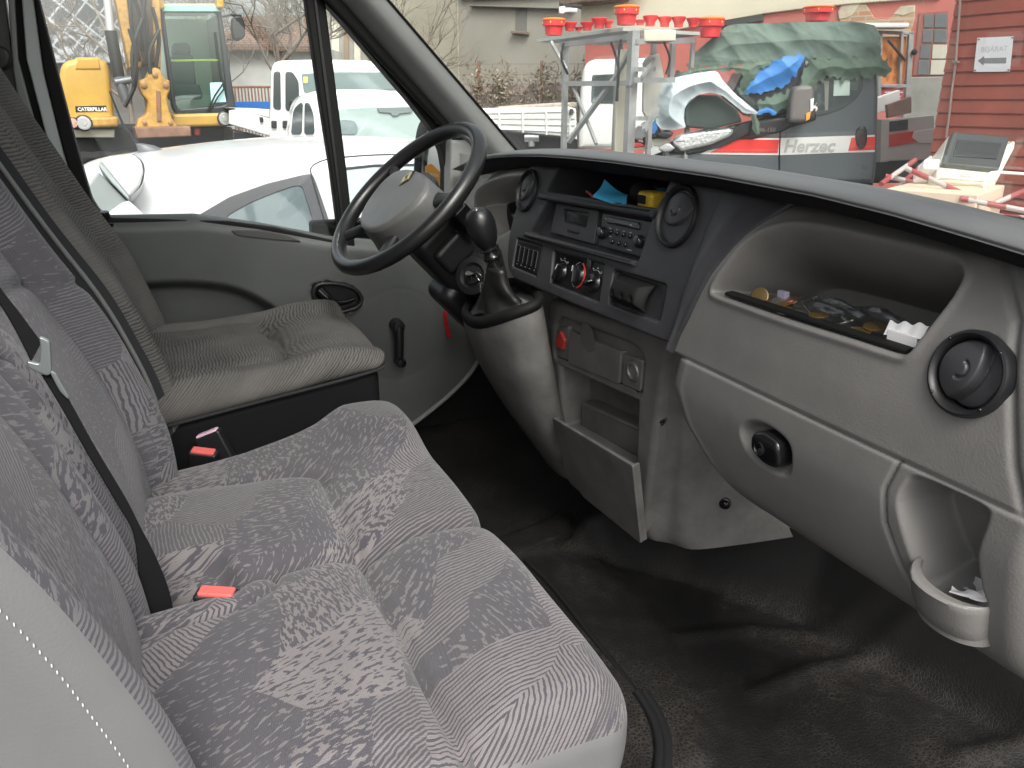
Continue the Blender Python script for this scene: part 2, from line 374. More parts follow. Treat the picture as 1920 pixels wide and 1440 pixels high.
# ================================================================== VAN CAB: floor, walls, pillars
def seg(a, b, n): return [tuple(np.array(a)+(np.array(b)-np.array(a))*i/n) for i in range(n)]
def split(mb, crit):
    """divide a builder in two by a test on face centre and normal"""
    a, b = MB(), MB(); V = np.array(mb.v)
    for f in mb.f:
        q = V[list(f)]; c = q.mean(0); n = np.cross(q[2]-q[0], q[3 % len(f)]-q[1]); n = n/(np.linalg.norm(n)+1e-12)
        t = a if crit(c, n) else b; t.add(q, [tuple(range(len(f)))])
    return a, b
# rubber floor mat: black, leather grain, brown dust
k = NT('rubber_floor_mat'); tc = k.n('TexCoord').outputs['Object']
vo = k.n('TexVoronoi', {'Vector': tc, 'Scale': 150.0}, feature='DISTANCE_TO_EDGE').outputs[0]
gr = k.maprange(vo, 0.0, 0.18, 0, 1)
n1 = k.n('TexNoise', {'Vector': tc, 'Scale': 4.2, 'Detail': 7.0, 'Roughness': 0.62, 'Distortion': 0.5}).outputs[0]
n2 = k.n('TexNoise', {'Vector': tc, 'Scale': 38.0, 'Detail': 4.0}).outputs[0]
zc = k.n('SeparateXYZ', {0: tc}).outputs[2]
du = k.math('MULTIPLY', k.maprange(n1, 0.42, 0.72, 0.05, 1.0), k.maprange(n2, 0.3, 0.65, 0.35, 1.0))
du = k.math('MULTIPLY', du, k.maprange(zc, 0.735, 0.775, 1.0, 0.04))
du = k.math('MULTIPLY', du, k.maprange(gr, 0, 1, 1.0, 0.10))
c = k.mix(du, (0.0075, 0.0072, 0.0072, 1), (0.060, 0.051, 0.043, 1))
k.put(k.b.inputs['Base Color'], c); k.put(k.b.inputs['Roughness'], k.maprange(du, 0, 1, 0.62, 0.9)); k.b.inputs['Specular IOR Level'].default_value = 0.22
k.put(k.b.inputs['Normal'], k.n('Bump', {'Height': gr, 'Strength': k.maprange(zc, 0.73, 0.80, 0.5, 0.15), 'Distance': 0.0010}).outputs[0]); MATM = k.m
gx, gy = np.meshgrid(np.linspace(-0.97, 0.93, 150), np.linspace(-0.5, 1.42, 150))
TOE = [(-0.13, 1.5), (-0.125, 0.80), (-0.10, 0.755), (0.115, 0.945), (0.33, 1.075), (0.55, 1.12), (0.95, 1.22), (1.2, 1.5)]
d = sdf(gx, gy, TOE+[(1.2, 2.2), (-0.13, 2.2)])
gz = 0.72+np.minimum(np.clip(-d, 0, None)*2.2, 0.55)+0.05*sst(gy, 1.1, 1.4)
ridge = lambda pts, w, h: h*np.exp(-(linedist(gx, gy, pts)/w)**2)
fp = lambda px, py: tuple(at(px, py, z=0.72)[:2])
gz += ridge([fp(1270, 1195), fp(1420, 1180), fp(1600, 1195), fp(1720, 1230)], 0.014, 0.008)
gz += ridge([fp(1420, 1300), fp(1520, 1255), fp(1620, 1235), fp(1740, 1245), fp(1840, 1320), fp(1925, 1385)], 0.017, 0.013)
gz += ridge([fp(1800, 1425), fp(1880, 1410), fp(1960, 1400)], 0.02, 0.015)
gz += 0.012*sst(sdf(gx, gy, [fp(940, 1010), fp(1060, 960), fp(1250, 1170), fp(1340, 1430), fp(1220, 1500)]), 0.0, -0.02)
gz += 0.004*np.sin(gx*9+1)*np.sin(gy*7)
mb = MB().grid(np.stack([gx, gy, gz], -1)); fl = mb.build('floor', MATM, smooth=180)
tag(fl, 'dusty black rubber floor mat of the cab', kind='structure')
WALLD = mat('dark_cab_lining', (0.045, 0.045, 0.045), 0.7)
mb = MB().rbox((-0.98, 1.40, 0.6), (0.95, 1.44, 1.50), 0.01); tag(mb.build('firewall', RUBB), 'black firewall behind the dashboard', kind='structure')
mb = MB().rbox((-0.99, 0.40, 0.55), (-0.935, 1.40, 1.38), 0.01); tag(mb.build('footwell_wall', RUBB), 'black footwell side wall ahead of the driver door', kind='structure')
mb = MB().rbox((-0.98, -0.56, 0.55), (0.95, -0.52, 2.30), 0.01); tag(mb.build('rear_wall', PILLAR), 'grey rear wall of the cab behind the seats', kind='structure')
mb = MB().rbox((-0.95, -0.52, 2.26), (0.80, 0.30, 2.30), 0.01); tag(mb.build('ceiling', PILLAR), 'grey cab ceiling above the seats', kind='structure')
mb = MB().rbox((-1.0, -0.52, 0.42), (1.02, 1.44, 0.70), 0.03); tag(mb.build('cab_underbody', RUBB), 'dark underbody below the cab floor', kind='structure')
# B pillar strips, seen beside the driver door
def xprism(mb, pts, x, thick=0.03, r=0.004):
    return mb.prism([tuple(at(px, py, x=x)[1:]) for px, py in pts], lambda u, v, d: np.array([x-d, u, v]), 0, thick, r)
bp = thing('door_pillar', at(60, 300, x=-0.88), 'grey pillar with dark channel between seat back and driver window', 'pillar')
xprism(MB(), [(-120, -60), (2, -60), (30, 150), (60, 300), (110, 520), (-120, 520)], -0.90).build('pillar_trim', mat('dark_trim', (0.06, 0.065, 0.062), 0.5), bp)
xprism(MB(), [(10, -60), (24, -60), (34, 110), (66, 230), (96, 307), (150, 470), (100, 470), (52, 300), (24, 130)], -0.885).build('inner_channel', mat('mid_trim', (0.24, 0.25, 0.245), 0.5), bp)
xprism(MB(), [(22, -60), (40, -60), (52, 110), (84, 230), (112, 340), (170, 470), (140, 470), (92, 315), (60, 220), (32, 110)], -0.892).build('channel', RUBB, bp)
xprism(MB(), [(36, -60), (56, -60), (82, 133), (115, 267), (150, 388), (195, 470), (165, 470), (108, 340), (80, 230), (49, 110)], -0.878).build('door_jamb', mat('jamb_paint', (0.50, 0.54, 0.53), 0.4), bp)
b = MB(); b.prism(rpoly([tuple(at(px, py, x=-0.87)[1:]) for px, py in [(-40, 70), (12, 90), (24, 108), (18, 128), (-40, 150)]], 0.01), lambda u, v, d: np.array([-0.84-d, u, v]), 0, 0.03, 0.006); b.build('belt_guide', BLACK, bp)

# ------------------------------------------------------------------ driver door
XD = -0.86
dd = thing('driver_door', (XD, 0.3, 0.75), 'grey driver door with window, black handle and winder', 'door')
dpx = lambda px, py, x=XD: tuple(at(px, py, x=x)[1:])
zt = lambda y: np.interp(y, [-0.3, -0.103, 0.10, 0.25, 0.448, 0.80, 1.0], [1.428, 1.432, 1.425, 1.395, 1.345, 1.295, 1.28])
ny, nz = 190, 130
Yg = np.linspace(-0.28, 0.93, ny); S = np.concatenate([np.linspace(0, 0.08, 14), np.linspace(0.09, 0.75, nz-14)])
P = np.zeros((nz, ny, 3)); YY = np.tile(Yg, (nz, 1)); SS = np.tile(S[:, None], (1, ny))
top = zt(YY); le = np.clip(SS/0.055, 0, 1)
X = np.where(SS < 0.055, -0.905+0.043*np.sin(le*PI/2)**1.0, XD-0.002+0.002); Zd = top-np.where(SS < 0.055, 0.036*(1-np.cos(le*PI/2))+0.004*le, 0.04+(SS-0.055))
X = np.where(SS < 0.055, X, XD-0.002)
rec = spline([dpx(225, 540), dpx(300, 529), dpx(385, 530), dpx(450, 542), dpx(510, 572), dpx(548, 606)], 5)+[dpx(560, 690), dpx(225, 760)]
dr = sdf(YY, Zd, rec); X -= 0.05*sst(-dr, -0.004, 0.03)
cen = dpx(745, 628); rr = np.hypot(YY-cen[0], Zd-cen[1]); X -= 0.0012*np.exp(-((rr-0.135)/0.003)**2)
hoE = rpoly([dpx(*p_) for p_ in [(582, 548), (588, 533), (604, 527), (640, 529), (668, 538), (683, 560), (672, 579), (640, 588), (606, 592), (592, 582)]], 0.02); X -= 0.04*sst(-sdf(YY, Zd, hoE), 0.001, 0.006)
X += 0.006*sst(0.97-Zd, 0.0, 0.10)*sst(YY, 0.30, 0.42)
P[..., 0] = X; P[..., 1] = YY; P[..., 2] = Zd
bot = spline([dpx(905, 655), dpx(885, 693), dpx(850, 732), dpx(805, 770), dpx(765, 800), dpx(720, 830)], 6)
outl = [(-0.4, 2), (0.93, 2), (0.93, bot[0][1]+0.1)]+[tuple(q) for q in bot]+[(0.45, 0.7), (-0.4, 0.7)]
msk = sdf(YY, Zd, outl) < 0.0
cm = (msk[:-1, :-1] & msk[1:, :-1] & msk[:-1, 1:] & msk[1:, 1:])
MB().grid(P, mask=cm).build('trim_panel', DOORG, dd, smooth=60)
MB().tube([(XD+0.004, q[0], q[1]) for q in bot], 0.007, 8).build('edge_seal', mat('grey_seal', (0.22, 0.22, 0.21), 0.6), dd)
# window opening, seal, panes, divider
WIN = [dpx(*p) for p in [(70, -8), (100, 110), (135, 245), (160, 335), (172, 375), (186, 398), (205, 410), (300, 412), (430, 416), (520, 428), (600, 446), (700, 468), (775, 470), (822, 440), (838, 380), (839, 320), (833, 285), (815, 245), (770, 187), (700, 105), (604, -8)]]
Mx = lambda x: (lambda u, v, d: np.array([x-d, u, v]))
up = [dpx(58, -60), dpx(610, -60)]
win2 = [dpx(58, -60)]+WIN+[dpx(562, -60)]
outr = rpoly([dpx(53, -66, XD), dpx(80, 133), dpx(113, 267), dpx(148, 390), dpx(190, 430), dpx(420, 432), dpx(600, 466), dpx(700, 486), dpx(800, 480), dpx(850, 420), dpx(858, 340), dpx(852, 285), dpx(835, 235), dpx(740, 110), dpx(650, 0), dpx(600, -66)], 0.02)
MB().panel(outr, [rpoly(win2[1:-1]+[dpx(590, -40), dpx(72, -40)], 0.008, 2)], Mx(XD-0.012), 0.05, 0.005, 0.05, back=False).build('window_seal', RUBB, dd)
fr = MB(); fr.prism([dpx(566, -60), dpx(604, -60), dpx(634, 180), dpx(652, 320), dpx(668, 466), dpx(640, 460), dpx(622, 320), dpx(600, 180)], Mx(XD-0.008), 0, 0.035, 0.006); fr.build('window_divider', RUBB, dd)
fr = MB(); fr.prism([dpx(581, -60), dpx(588, -60), dpx(621, 190), dpx(650, 440), dpx(644, 440), dpx(612, 190)], Mx(XD-0.003), 0, 0.01, 0.003); fr.build('glass_run', BLACK, dd)
gl = MB(); gl.prism(offset(ccw(win2[1:-1]+[dpx(590, -40), dpx(72, -40)]), -0.006), Mx(XD-0.036), 0, 0.004, 0.0005, 1); gl.build('window_pane', GLASS, dd)
b = MB(); b.lathe([(0, 0.03), (0.011, 0.029), (0.013, 0.02), (0.011, 0.006), (0.013, 0.003), (0.022, 0.002), (0.023, -0.004), (0, -0.004)], (-0.882, dpx(197, 416)[0], dpx(197, 421)[1]), (0.2, 0, 1)); b.build('lock_pin', GLOSSB, dd)
b = MB(); b.prism(rpoly([tuple(at(px, py, x=-0.872)[1:]) for px, py in [(430, 430), (500, 432), (545, 442), (566, 452), (520, 449), (445, 441)]], 0.012), lambda u, v, d: np.array([-0.858-d, u, v]), 0, 0.012, 0.002); b.build('demister_slot', mat('slot_grey', (0.07, 0.07, 0.068), 0.6), dd)
ho = rpoly([dpx(*p) for p in [(582, 548), (588, 533), (604, 527), (640, 529), (668, 538), (683, 560), (672, 579), (640, 588), (606, 592), (592, 582)]], 0.02)
hb = MB().panel(ho, [offset(ccw(ho), 0.010)], Mx(XD+0.012), 0.03, 0.004, 0.026).build('handle_cup', BLACK, dd)
b = MB(); pth = [at(598, 544, x=XD+0.003), at(610, 556, x=XD+0.010), at(626, 567, x=XD+0.016), at(648, 567, x=XD+0.014), at(664, 561, x=XD+0.008)]
b.tube(spline(pth, 5), list(np.interp(np.linspace(0, 1, 21), [0, 0.3, 0.6, 1], [0.016, 0.015, 0.008, 0.005])), 10); b.build('door_lever', GLOSSB, dd)
ca, cb = at(746, 612, x=XD+0.02), at(748, 676, x=XD+0.03)
b = MB(); b.lathe([(0, 0.03), (0.014, 0.028), (0.019, 0.02), (0.021, -0.02)], ca-np.array([0.01, 0, 0]), (1, 0, 0), 24); b.tube([ca+np.array([0.006, 0, 0]), (ca+cb)/2+np.array([0.008, 0, 0]), cb], [0.016, 0.014, 0.013], 12); wn = b.build('window_winder', BLACK, dd)
b = MB(); b.lathe([(0, 0.036), (0.012, 0.034), (0.0145, 0.026), (0.012, 0.006), (0.015, -0.004), (0, -0.004)], cb, (1, 0, 0), 20); b.build('knob', GLOSSB, wn)
# wing mirror outside the quarter glass
wm = thing('wing_mirror', at(812, 300, x=-1.02), 'black wing mirror outside the driver quarter window', 'mirror')
Mm = lambda u, v, d: np.array([-1.03-d, u, v])
mpt = spline([at(px, py, x=-1.05) for px, py in [(781, 372), (784, 300), (787, 262), (793, 238), (803, 226), (815, 226)]], 5)
MB().tube(mpt, list(np.linspace(0.011, 0.017, len(mpt))), 12).build('mirror_arm', BLACK, wm)
mo = rpoly([dpx(px, py, -1.03) for px, py in [(796, 292), (806, 250), (815, 232), (828, 246), (840, 285), (845, 330), (845, 372), (796, 372)]], 0.02)
MB().panel(mo, [offset(ccw(mo), 0.009)], Mm, 0.07, 0.006, 0.006).build('housing', BLACK, wm)
MB().prism(offset(ccw(mo), 0.010), Mm, 0.002, 0.005, 0.001, 1).build('mirror_face', mat('painted_white_reflection', (0.75, 0.77, 0.78), 0.25, coat=0.5), wm)  # white colour paints the bright reflection in the mirror glass
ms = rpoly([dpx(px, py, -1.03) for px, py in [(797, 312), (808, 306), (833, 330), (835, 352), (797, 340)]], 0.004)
ORG = mat('orange_reflection_indicator', (0.80, 0.36, 0.05), 0.5)
st = MB().prism(ms, Mm, -0.002, 0.0015, 0.0005, 1).build('painted_orange_reflection', ORG, wm)  # orange patch paints a lettered reflection seen in the mirror
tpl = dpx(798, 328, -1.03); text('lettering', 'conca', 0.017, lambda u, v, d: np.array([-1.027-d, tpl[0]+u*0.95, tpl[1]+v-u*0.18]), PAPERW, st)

# ------------------------------------------------------------------ A pillar and windscreen
pl = thing('windscreen_pillar', (-0.80, 0.95, 1.5), 'grey sloping windscreen pillar beside the steering wheel', 'pillar')
def pil(t0, t1, x0, x1, bulge=0.03):
    secs = []
    for t in np.linspace(-0.25, 1.12, 10):
        a = np.array(at(t0[0][0]+(t0[1][0]-t0[0][0])*t, t0[0][1]+(t0[1][1]-t0[0][1])*t, x=x0)); c = np.array(at(t1[0][0]+(t1[1][0]-t1[0][0])*t, t1[0][1]+(t1[1][1]-t1[0][1])*t, x=x1))
        m = (a+c)/2+np.array([bulge, -0.01, 0]); bk = (a+c)/2+np.array([-0.08, 0.04, 0.03])
        secs.append([a, (a*3+m)/4+np.array([0.006, 0, 0]), m, (c*3+m)/4+np.array([0.004, 0, 0]), c, bk])
    return secs
MB().loft([[*spline(s_[:5], 3), s_[5]] for s_ in pil(((640, 0), (874, 268)), ((728, 0), (966, 278)), -0.84, -0.76)]).build('pillar_trim', PILLAR, pl, smooth=60)
MB().loft([[*spline(s_[:5], 3), s_[5]] for s_ in pil(((604, 0), (848, 262)), ((650, 0), (884, 268)), -0.85, -0.845, 0.012)]).build('weatherstrip', RUBB, pl, smooth=60)
MB().tube([at(728+(966-728)*t, 278*t, x=-0.757) for t in np.linspace(-0.25, 1.03, 8)], 0.0035, 8).build('glass_edge', RUBB, pl)
b = MB(); b.prism(rpoly([tuple(at(px, py, x=-0.845)[1:]) for px, py in [(842, 262), (872, 262), (940, 310), (900, 480), (836, 480), (840, 380)]], 0.01), lambda u, v, d: np.array([-0.83-d, u, v]), 0, 0.05, 0.008); b.build('corner_trim', PILLAR, pl)
pr2 = thing('windscreen_pillar', (0.84, 0.95, 1.5), 'grey windscreen pillar at the passenger end of the dashboard', 'pillar')
MB().loft([[(x0+dx, 0.94-0.98*(z_-1.575)+dy, z_) for dx, dy in ((0, 0), (0.02, -0.035), (0.07, -0.04), (0.10, 0.0), (0.06, 0.05))] for z_, x0 in ((1.45, 0.845), (1.75, 0.835), (2.20, 0.81))]).build('pillar_trim', PILLAR, pr2, 60)
gx, gz = np.meshgrid(np.linspace(-0.76, 0.84, 40), np.linspace(1.50, 2.25, 16))
def wsy(x, z): return 0.965+0.26*(1-((x-0.04)/0.80)**2)-0.98*(z-1.555)
P1 = np.stack([gx, wsy(gx, gz), gz], -1); P2 = P1+np.array([0, 0.0035, 0.0035])
b = MB(); b.grid(P1).grid(P2)
ws = b.build('windscreen', WSGLASS, smooth=180, recalc=False); tag(ws, 'tinted glass windscreen above the dashboard', 'windscreen')
# ================================================================== SEATS
FAB = fabric('patchwork_seat_fabric', (0.165, 0.152, 0.153), (0.058, 0.055, 0.066), (0.136, 0.128, 0.127), (0.074, 0.071, 0.078))
FABB = fabric('patchwork_back_fabric', (0.16, 0.152, 0.157), (0.062, 0.059, 0.072), (0.13, 0.127, 0.131), (0.082, 0.079, 0.087), seed=3.3)
RIP = ripple_fabric('rippled_driver_seat_fabric', (0.128, 0.123, 0.115), (0.042, 0.040, 0.038))
RIPS = mat('dark_side_cloth', (0.030, 0.031, 0.033), 0.95, spec=0.15, bump=(1200, 0.3, 0.0006))
BASEM = mat('seat_base_black', (0.008, 0.008, 0.009), 0.8, spec=0.12)
uvc = lambda c: np.stack([c[:, 0], c[:, 1]-c[:, 2]], -1)
uvb = lambda c: np.stack([c[:, 0]+3.0, c[:, 2]-0.2*c[:, 1]], -1)
SEAMY = 0.195
def gauss(d, w): return np.exp(-(d/w)**2)
def near_cush(P):
    x, y, z = P[:, 0], P[:, 1], P[:, 2]; wt = sst(z, 1.06, 1.13); c = (x-0.585)/0.2
    dz = 0.014*(1-np.clip(np.abs(c), 0, 1)**2.5)*sst(y, -0.08, 0.05)+0.010*sst(y, 0.21, 0.27)*(1-0.4*sst(y, 0.30, 0.38))
    dz -= 0.020*gauss(y-SEAMY-0.006*np.sin(x*9), 0.0055)+0.016*gauss(y-SEAMY, 0.03)
    dl = linedist(x, y, [(0.47, -0.12), (0.472, 0.035), (0.44, 0.075), (0.38, 0.085)]); dz -= 0.012*gauss(dl, 0.006)
    dz -= 0.07*sst(-sdf(x, y, [(0.37, -0.15), (0.425, -0.15), (0.43, 0.03), (0.40, 0.055), (0.37, 0.055)]), -0.004, 0.014)
    dz -= 0.008*gauss(x-0.748, 0.006)*sst(0.19-y, 0, 0.02)+0.002*np.sin(x*31+y*13)*np.sin(y*27)
    dz -= 0.010*sst(x, 0.74, 0.785)
    Q = P.copy(); Q[:, 2] += dz*wt; Q[:, 1] -= 0.012*sst(1.08-z, 0, 0.08)*(y > 0.3); return Q
def mid_cush(P):
    x, y, z = P[:, 0], P[:, 1], P[:, 2]; wt = sst(z, 1.06, 1.13); c = (x-0.16)/0.22
    dz = 0.010*sst(y, 0.21, 0.27)+np.interp(y, [-0.08, 0, 0.095, 0.207, 0.268, 0.326, 0.38], [-0.040, -0.030, -0.020, 0.006, 0.020, 0.022, 0.016])*sst(0.15-x, 0, 0.12)+0.006*(1-np.clip(np.abs(c), 0, 1)**2)
    dl = linedist(x, y, spline([(0.05, -0.13), (0.075, -0.02), (0.10, 0.09), (0.118, 0.16), (0.145, 0.194), (0.20, SEAMY), (0.30, SEAMY), (0.40, SEAMY)], 4))
    dz -= 0.020*gauss(dl, 0.0055)+0.014*gauss(dl, 0.025)
    dz -= 0.03*sst(-sdf(x, y, [(0.30, -0.15), (0.40, -0.15), (0.40, 0.05), (0.33, 0.03), (0.31, 0.0)]), -0.004, 0.014)
    dz -= 0.07*sst(-sdf(x, y, [(0.352, -0.15), (0.40, -0.15), (0.40, 0.03), (0.355, 0.02)]), -0.004, 0.014)
    dz += 0.014*gauss(np.hypot(x+0.02, y-0.30), 0.10)+0.002*np.sin(x*29+y*17)*np.sin(y*23)
    Q = P.copy(); Q[:, 2] += dz*wt; Q[:, 1] -= 0.012*sst(1.08-z, 0, 0.08)*(y > 0.3); return Q
bench = thing('bench_seat', (0.36, 0.1, 0.72), 'two-place passenger bench in grey patchwork fabric', 'seat')
m1 = MB().rbox((0.386, -0.13, 0.985), (0.787, 0.382, 1.138), 0.042, 6, step=0.007, fn=near_cush)
vy, fb = split(m1, lambda c, n: c[0] > 0.755 and c[2] < 1.108 and c[1] < 0.372)
fb.build('seat_cushion', FAB, bench, 180, uvc); vy.build('cushion_side', GREYL, bench, 60)
# piping where cloth meets vinyl
MB().rbox((-0.064, -0.13, 0.985), (0.383, 0.382, 1.138), 0.042, 6, step=0.007, fn=mid_cush).build('seat_cushion', FAB, bench, 180, uvc)
YB = ([1.00, 1.089, 1.149, 1.219, 1.371, 1.477, 1.585, 1.85], [-0.03, -0.026, -0.026, -0.038, -0.087, -0.143, -0.193, -0.310])
_zq = np.linspace(1.0, 1.9, 200); _yq = np.interp(_zq, *YB); _yq = np.convolve(np.pad(_yq, 12, mode='edge'), np.ones(25)/25, 'valid')
def yback(z): return np.interp(z, _zq, _yq)
def back_fn(x0, x1, seams, hb=0.018, lumb=0.0, rec=None):
    def f(P):
        x, z, t = P[:, 0], P[:, 2], P[:, 1]; wt = sst(t, -0.06, -0.005); d = np.zeros(len(P))
        for sx in seams: d -= 0.014*gauss(x-sx-0.02*(z-1.15), 0.006)+0.008*gauss(x-sx-0.02*(z-1.15), 0.022)
        c = (x-(x0+x1)/2)/((x1-x0)/2); d += hb*sst(np.abs(c), 0.55, 0.85)*(1-sst(np.abs(c), 0.93, 1.0))
        d += 0.0015*np.sin(x*37+z*11)*np.sin(z*19)
        d -= 0.009*gauss(z-1.44-0.03*np.cos(c*2), 0.006)*lumb
        Q = P.copy(); Q[:, 1] = yback(z)+t+d*wt+(rec(x)*sst(t, -0.125, -0.03) if rec else 0); return Q
    return f
m2 = MB().rbox((0.386, -0.13, 1.055), (0.792, 0.0, 1.84), 0.04, 6, step=0.009, fn=back_fn(0.386, 0.792, (0.448, 0.735), 0.010, 0.0, lambda x: -0.046*sst(0.745-x, 0.0, 0.07)))
vy, fb = split(m2, lambda c, n: c[0] > 0.776 and (n[0] > 0.6 or n[0] < -0.6 or c[0] > 0.785))
fb.build('backrest', FABB, bench, 180, uvb); sv = vy.build('backrest_side', GREYL, bench, 60)
b = MB()
for z_ in np.arange(1.10, 1.60, 0.0062):
    y_ = yback(z_)-0.022; b.ell((0.7905, y_-0.002, z_), (0.0006, 0.0006, 0.0018), 6, 4)
b.build('stitching', mat('pale_thread', (0.55, 0.55, 0.54), 0.8), sv)
MB().rbox((-0.064, -0.13, 1.055), (0.381, 0.0, 1.84), 0.04, 6, step=0.009, fn=back_fn(-0.064, 0.381, (0.022, 0.325), 0.010, 1.0, lambda x: -0.036*sst(x, -0.01, 0.05)-0.01*sst(x, 0.1, 0.38))).build('backrest', FABB, bench, 180, uvb)
MB().rbox((-0.05, -0.12, 0.72), (0.765, 0.325, 1.0), 0.02).build('seat_base', BASEM, bench)
MB().tube(spline([(0.80, 0.10, 0.97), (0.80, 0.30, 0.97), (0.775, 0.365, 0.97), (0.70, 0.385, 0.97), (0.3, 0.385, 0.965), (-0.05, 0.38, 0.965)], 4), 0.008, 8).build('edge_rail', BLACK, bench)
# dark curved plinth rail on the floor by the near corner
b = MB()
for q in range(2): b.tube(spline([tuple(at(px+q*14, py, z=0.735)) for px, py in [(1195, 1300), (1222, 1345), (1236, 1395), (1232, 1460), (1215, 1540)]], 5), 0.009, 10)
b.build('plinth_rail', BLACK, bench)
MB().tube(spline([tuple(at(px, py, z=0.73)) for px, py in [(985, 1050), (1040, 1105), (1110, 1195), (1195, 1300)]], 4), 0.007, 8).build('mat_edge', RUBB, bench)

drv = thing('driver_seat', (-0.46, 0.1, 0.72), 'driver seat in rippled beige-grey fabric with black base', 'seat')
def drv_cush(P):
    x, y, z = P[:, 0], P[:, 1], P[:, 2]; wt = sst(z, 1.11, 1.18); c = (x+0.45)/0.25
    dz = 0.015*sst(y, 0.20, 0.30)*(1-0.5*sst(y, 0.33, 0.40))+0.012*sst(-c, 0.5, 0.8)+0.010*sst(c, 0.55, 0.8)
    dl = linedist(x, y, spline([(-0.275, -0.13), (-0.29, 0.0), (-0.31, 0.12), (-0.335, 0.205), (-0.45, 0.215), (-0.58, 0.205), (-0.635, 0.18), (-0.64, 0.05), (-0.64, -0.12)], 4))
    dz -= 0.014*gauss(dl, 0.006)+0.010*gauss(dl, 0.025)
    dz += 0.003*np.sin(x*23+y*13)*np.sin(y*19)-0.03*sst(x, -0.235, -0.195)*0.5
    Q = P.copy(); Q[:, 2] += dz*wt; return Q
def drv_box(P): 
    Q = drv_cush(P); t = np.clip((P[:, 2]-1.118)/(1.192-1.118), 0, 1); Q[:, 2] += (0.150*(1-t)+0.02*t)*P[:, 1]; return Q
MB().rbox((-0.70, -0.12, 1.118), (-0.200, 0.402, 1.192), 0.034, 5, step=0.008, fn=drv_box).build('seat_cushion', RIP, drv, 180, uvc)
MB().rbox((-0.68, -0.12, 0.72), (-0.212, 0.388, 1.135), 0.03, 3, step=0.1, fn=lambda P: P+np.stack([0*P[:, 0], 0*P[:, 0], 0.135*P[:, 1]*sst(P[:, 2], 0.8, 1.1)], -1)).build('seat_base', BASEM, drv)
MB().tube(spline([(-0.204, y_, 1.128+0.135*y_) for y_ in (-0.1, 0.1, 0.36)]+[(-0.235, 0.398, 1.182), (-0.3, 0.404, 1.182), (-0.66, 0.404, 1.182)], 4), 0.0032, 8).build('piping', RIPS, drv)
m3 = MB().rbox((-0.735, -0.15, 1.075), (-0.200, 0.0, 1.86), 0.04, 6, step=0.010, fn=back_fn(-0.735, -0.200, (-0.305, -0.645), 0.032))
sdm, fb = split(m3, lambda c, n: c[0] > -0.232 and c[1]-yback(c[2]) < 0.012 and abs(n[0]) > 0.5)
fb.build('backrest', RIP, drv, 180, uvb); sdm.build('backrest_side', RIPS, drv, 60)
MB().tube([(-0.206, yback(z_)-0.008, z_) for z_ in np.linspace(1.12, 1.80, 24)], 0.004, 8).build('piping', mat('grey_piping', (0.16, 0.165, 0.16), 0.8), drv)

# seat belt and buckles
BELT = mat('black_webbing', (0.009, 0.0095, 0.010), 0.85, spec=0.12, bump=(500, 0.4, 0.0006))
def ribbon(pairs, x, th=0.0016):
    a = [at(*p[0], x=(p[2] if len(p) > 2 else x)) for p in pairs]; c = [at(*p[1], x=(p[2] if len(p) > 2 else x)) for p in pairs]
    a = spline(a, 4); c = spline(c, 4); o = np.array([th, th, th*0.5]); secs = [[p, q, q-o, p-o] for p, q in zip(a, c)]
    return MB().loft(secs)
sb = thing('seat_belt', at(75, 650, x=0.36), 'black seat belt hanging between the bench backrests', 'seat belt')
ribbon([((-40, 520), (-40, 470)), ((0, 567), (0, 538)), ((32, 620), (40, 590)), ((60, 676), (78, 642))], 0.402).build('webbing', BELT, sb)
ribbon([((80, 702), (100, 696)), ((118, 765), (134, 757)), ((165, 848), (180, 840)), ((222, 945), (236, 934)), ((252, 1000), (262, 985)), ((262, 1080), (293, 1045)), ((262, 1130), (318, 1110)), ((262, 1190), (330, 1175))], 0.402).build('webbing', BELT, sb)
STEEL = mat('tongue_steel', (0.30, 0.33, 0.33), 0.35, metal=0.7)
tx = 0.408; tp = lambda px, py: tuple(at(px, py, x=tx)[1:])
to = rpoly([tp(*p) for p in [(72, 630), (94, 640), (97, 700), (88, 706), (52, 690), (50, 676), (74, 684), (76, 652)]], 0.004)
b = MB().prism(to, lambda u, v, d: np.array([tx-d, u, v]), 0, 0.005, 0.0015); b.prism(rpoly([tp(*p) for p in [(90, 694), (104, 700), (130, 745), (127, 750), (112, 735)]], 0.003), lambda u, v, d: np.array([tx-d, u, v]), 0.001, 0.004, 0.001); b.build('belt_tongue', STEEL, sb)
def buckle(p, ax, wdir, label, tilt=0.0):
    t = thing('belt_buckle', p, label, 'buckle', 'seat belt buckles')
    a = np.array(ax, float); a /= np.linalg.norm(a); w_ = np.array(wdir, float); w_ -= a*(w_@a); w_ /= np.linalg.norm(w_); d_ = np.cross(a, w_)
    M = np.eye(4); M[:3, 0] = w_; M[:3, 1] = d_; M[:3, 2] = a; M[:3, 3] = p
    MB().rbox((-0.026, -0.011, -0.075), (0.026, 0.011, 0.0), 0.005, 3, M=M).build('housing', BLACK, t)
    MB().rbox((-0.021, -0.0085, -0.01), (0.021, 0.0085, 0.0035), 0.003, 3, M=M).build('release_button', BUCKR, t)
    return t
buckle(at(406, 1110, x=0.43), (0.12, 0.02, 1), (0.42, 0.91, 0), 'red-topped belt buckle between the two bench cushions')
buckle(at(381, 846, x=-0.12), (0.25, 0.0, 1), (0.42, 0.91, -0.22), 'red-topped belt buckle upright beside the driver seat base')
t = buckle(at(389, 812, x=-0.17), (-0.2, -0.35, 1), (0.42, 0.9, -0.4), 'pale pink belt buckle tucked against the driver seat base')
t.children[1].data.materials[0] = mat('pale_pink_plastic', (0.62, 0.42, 0.50), 0.4)
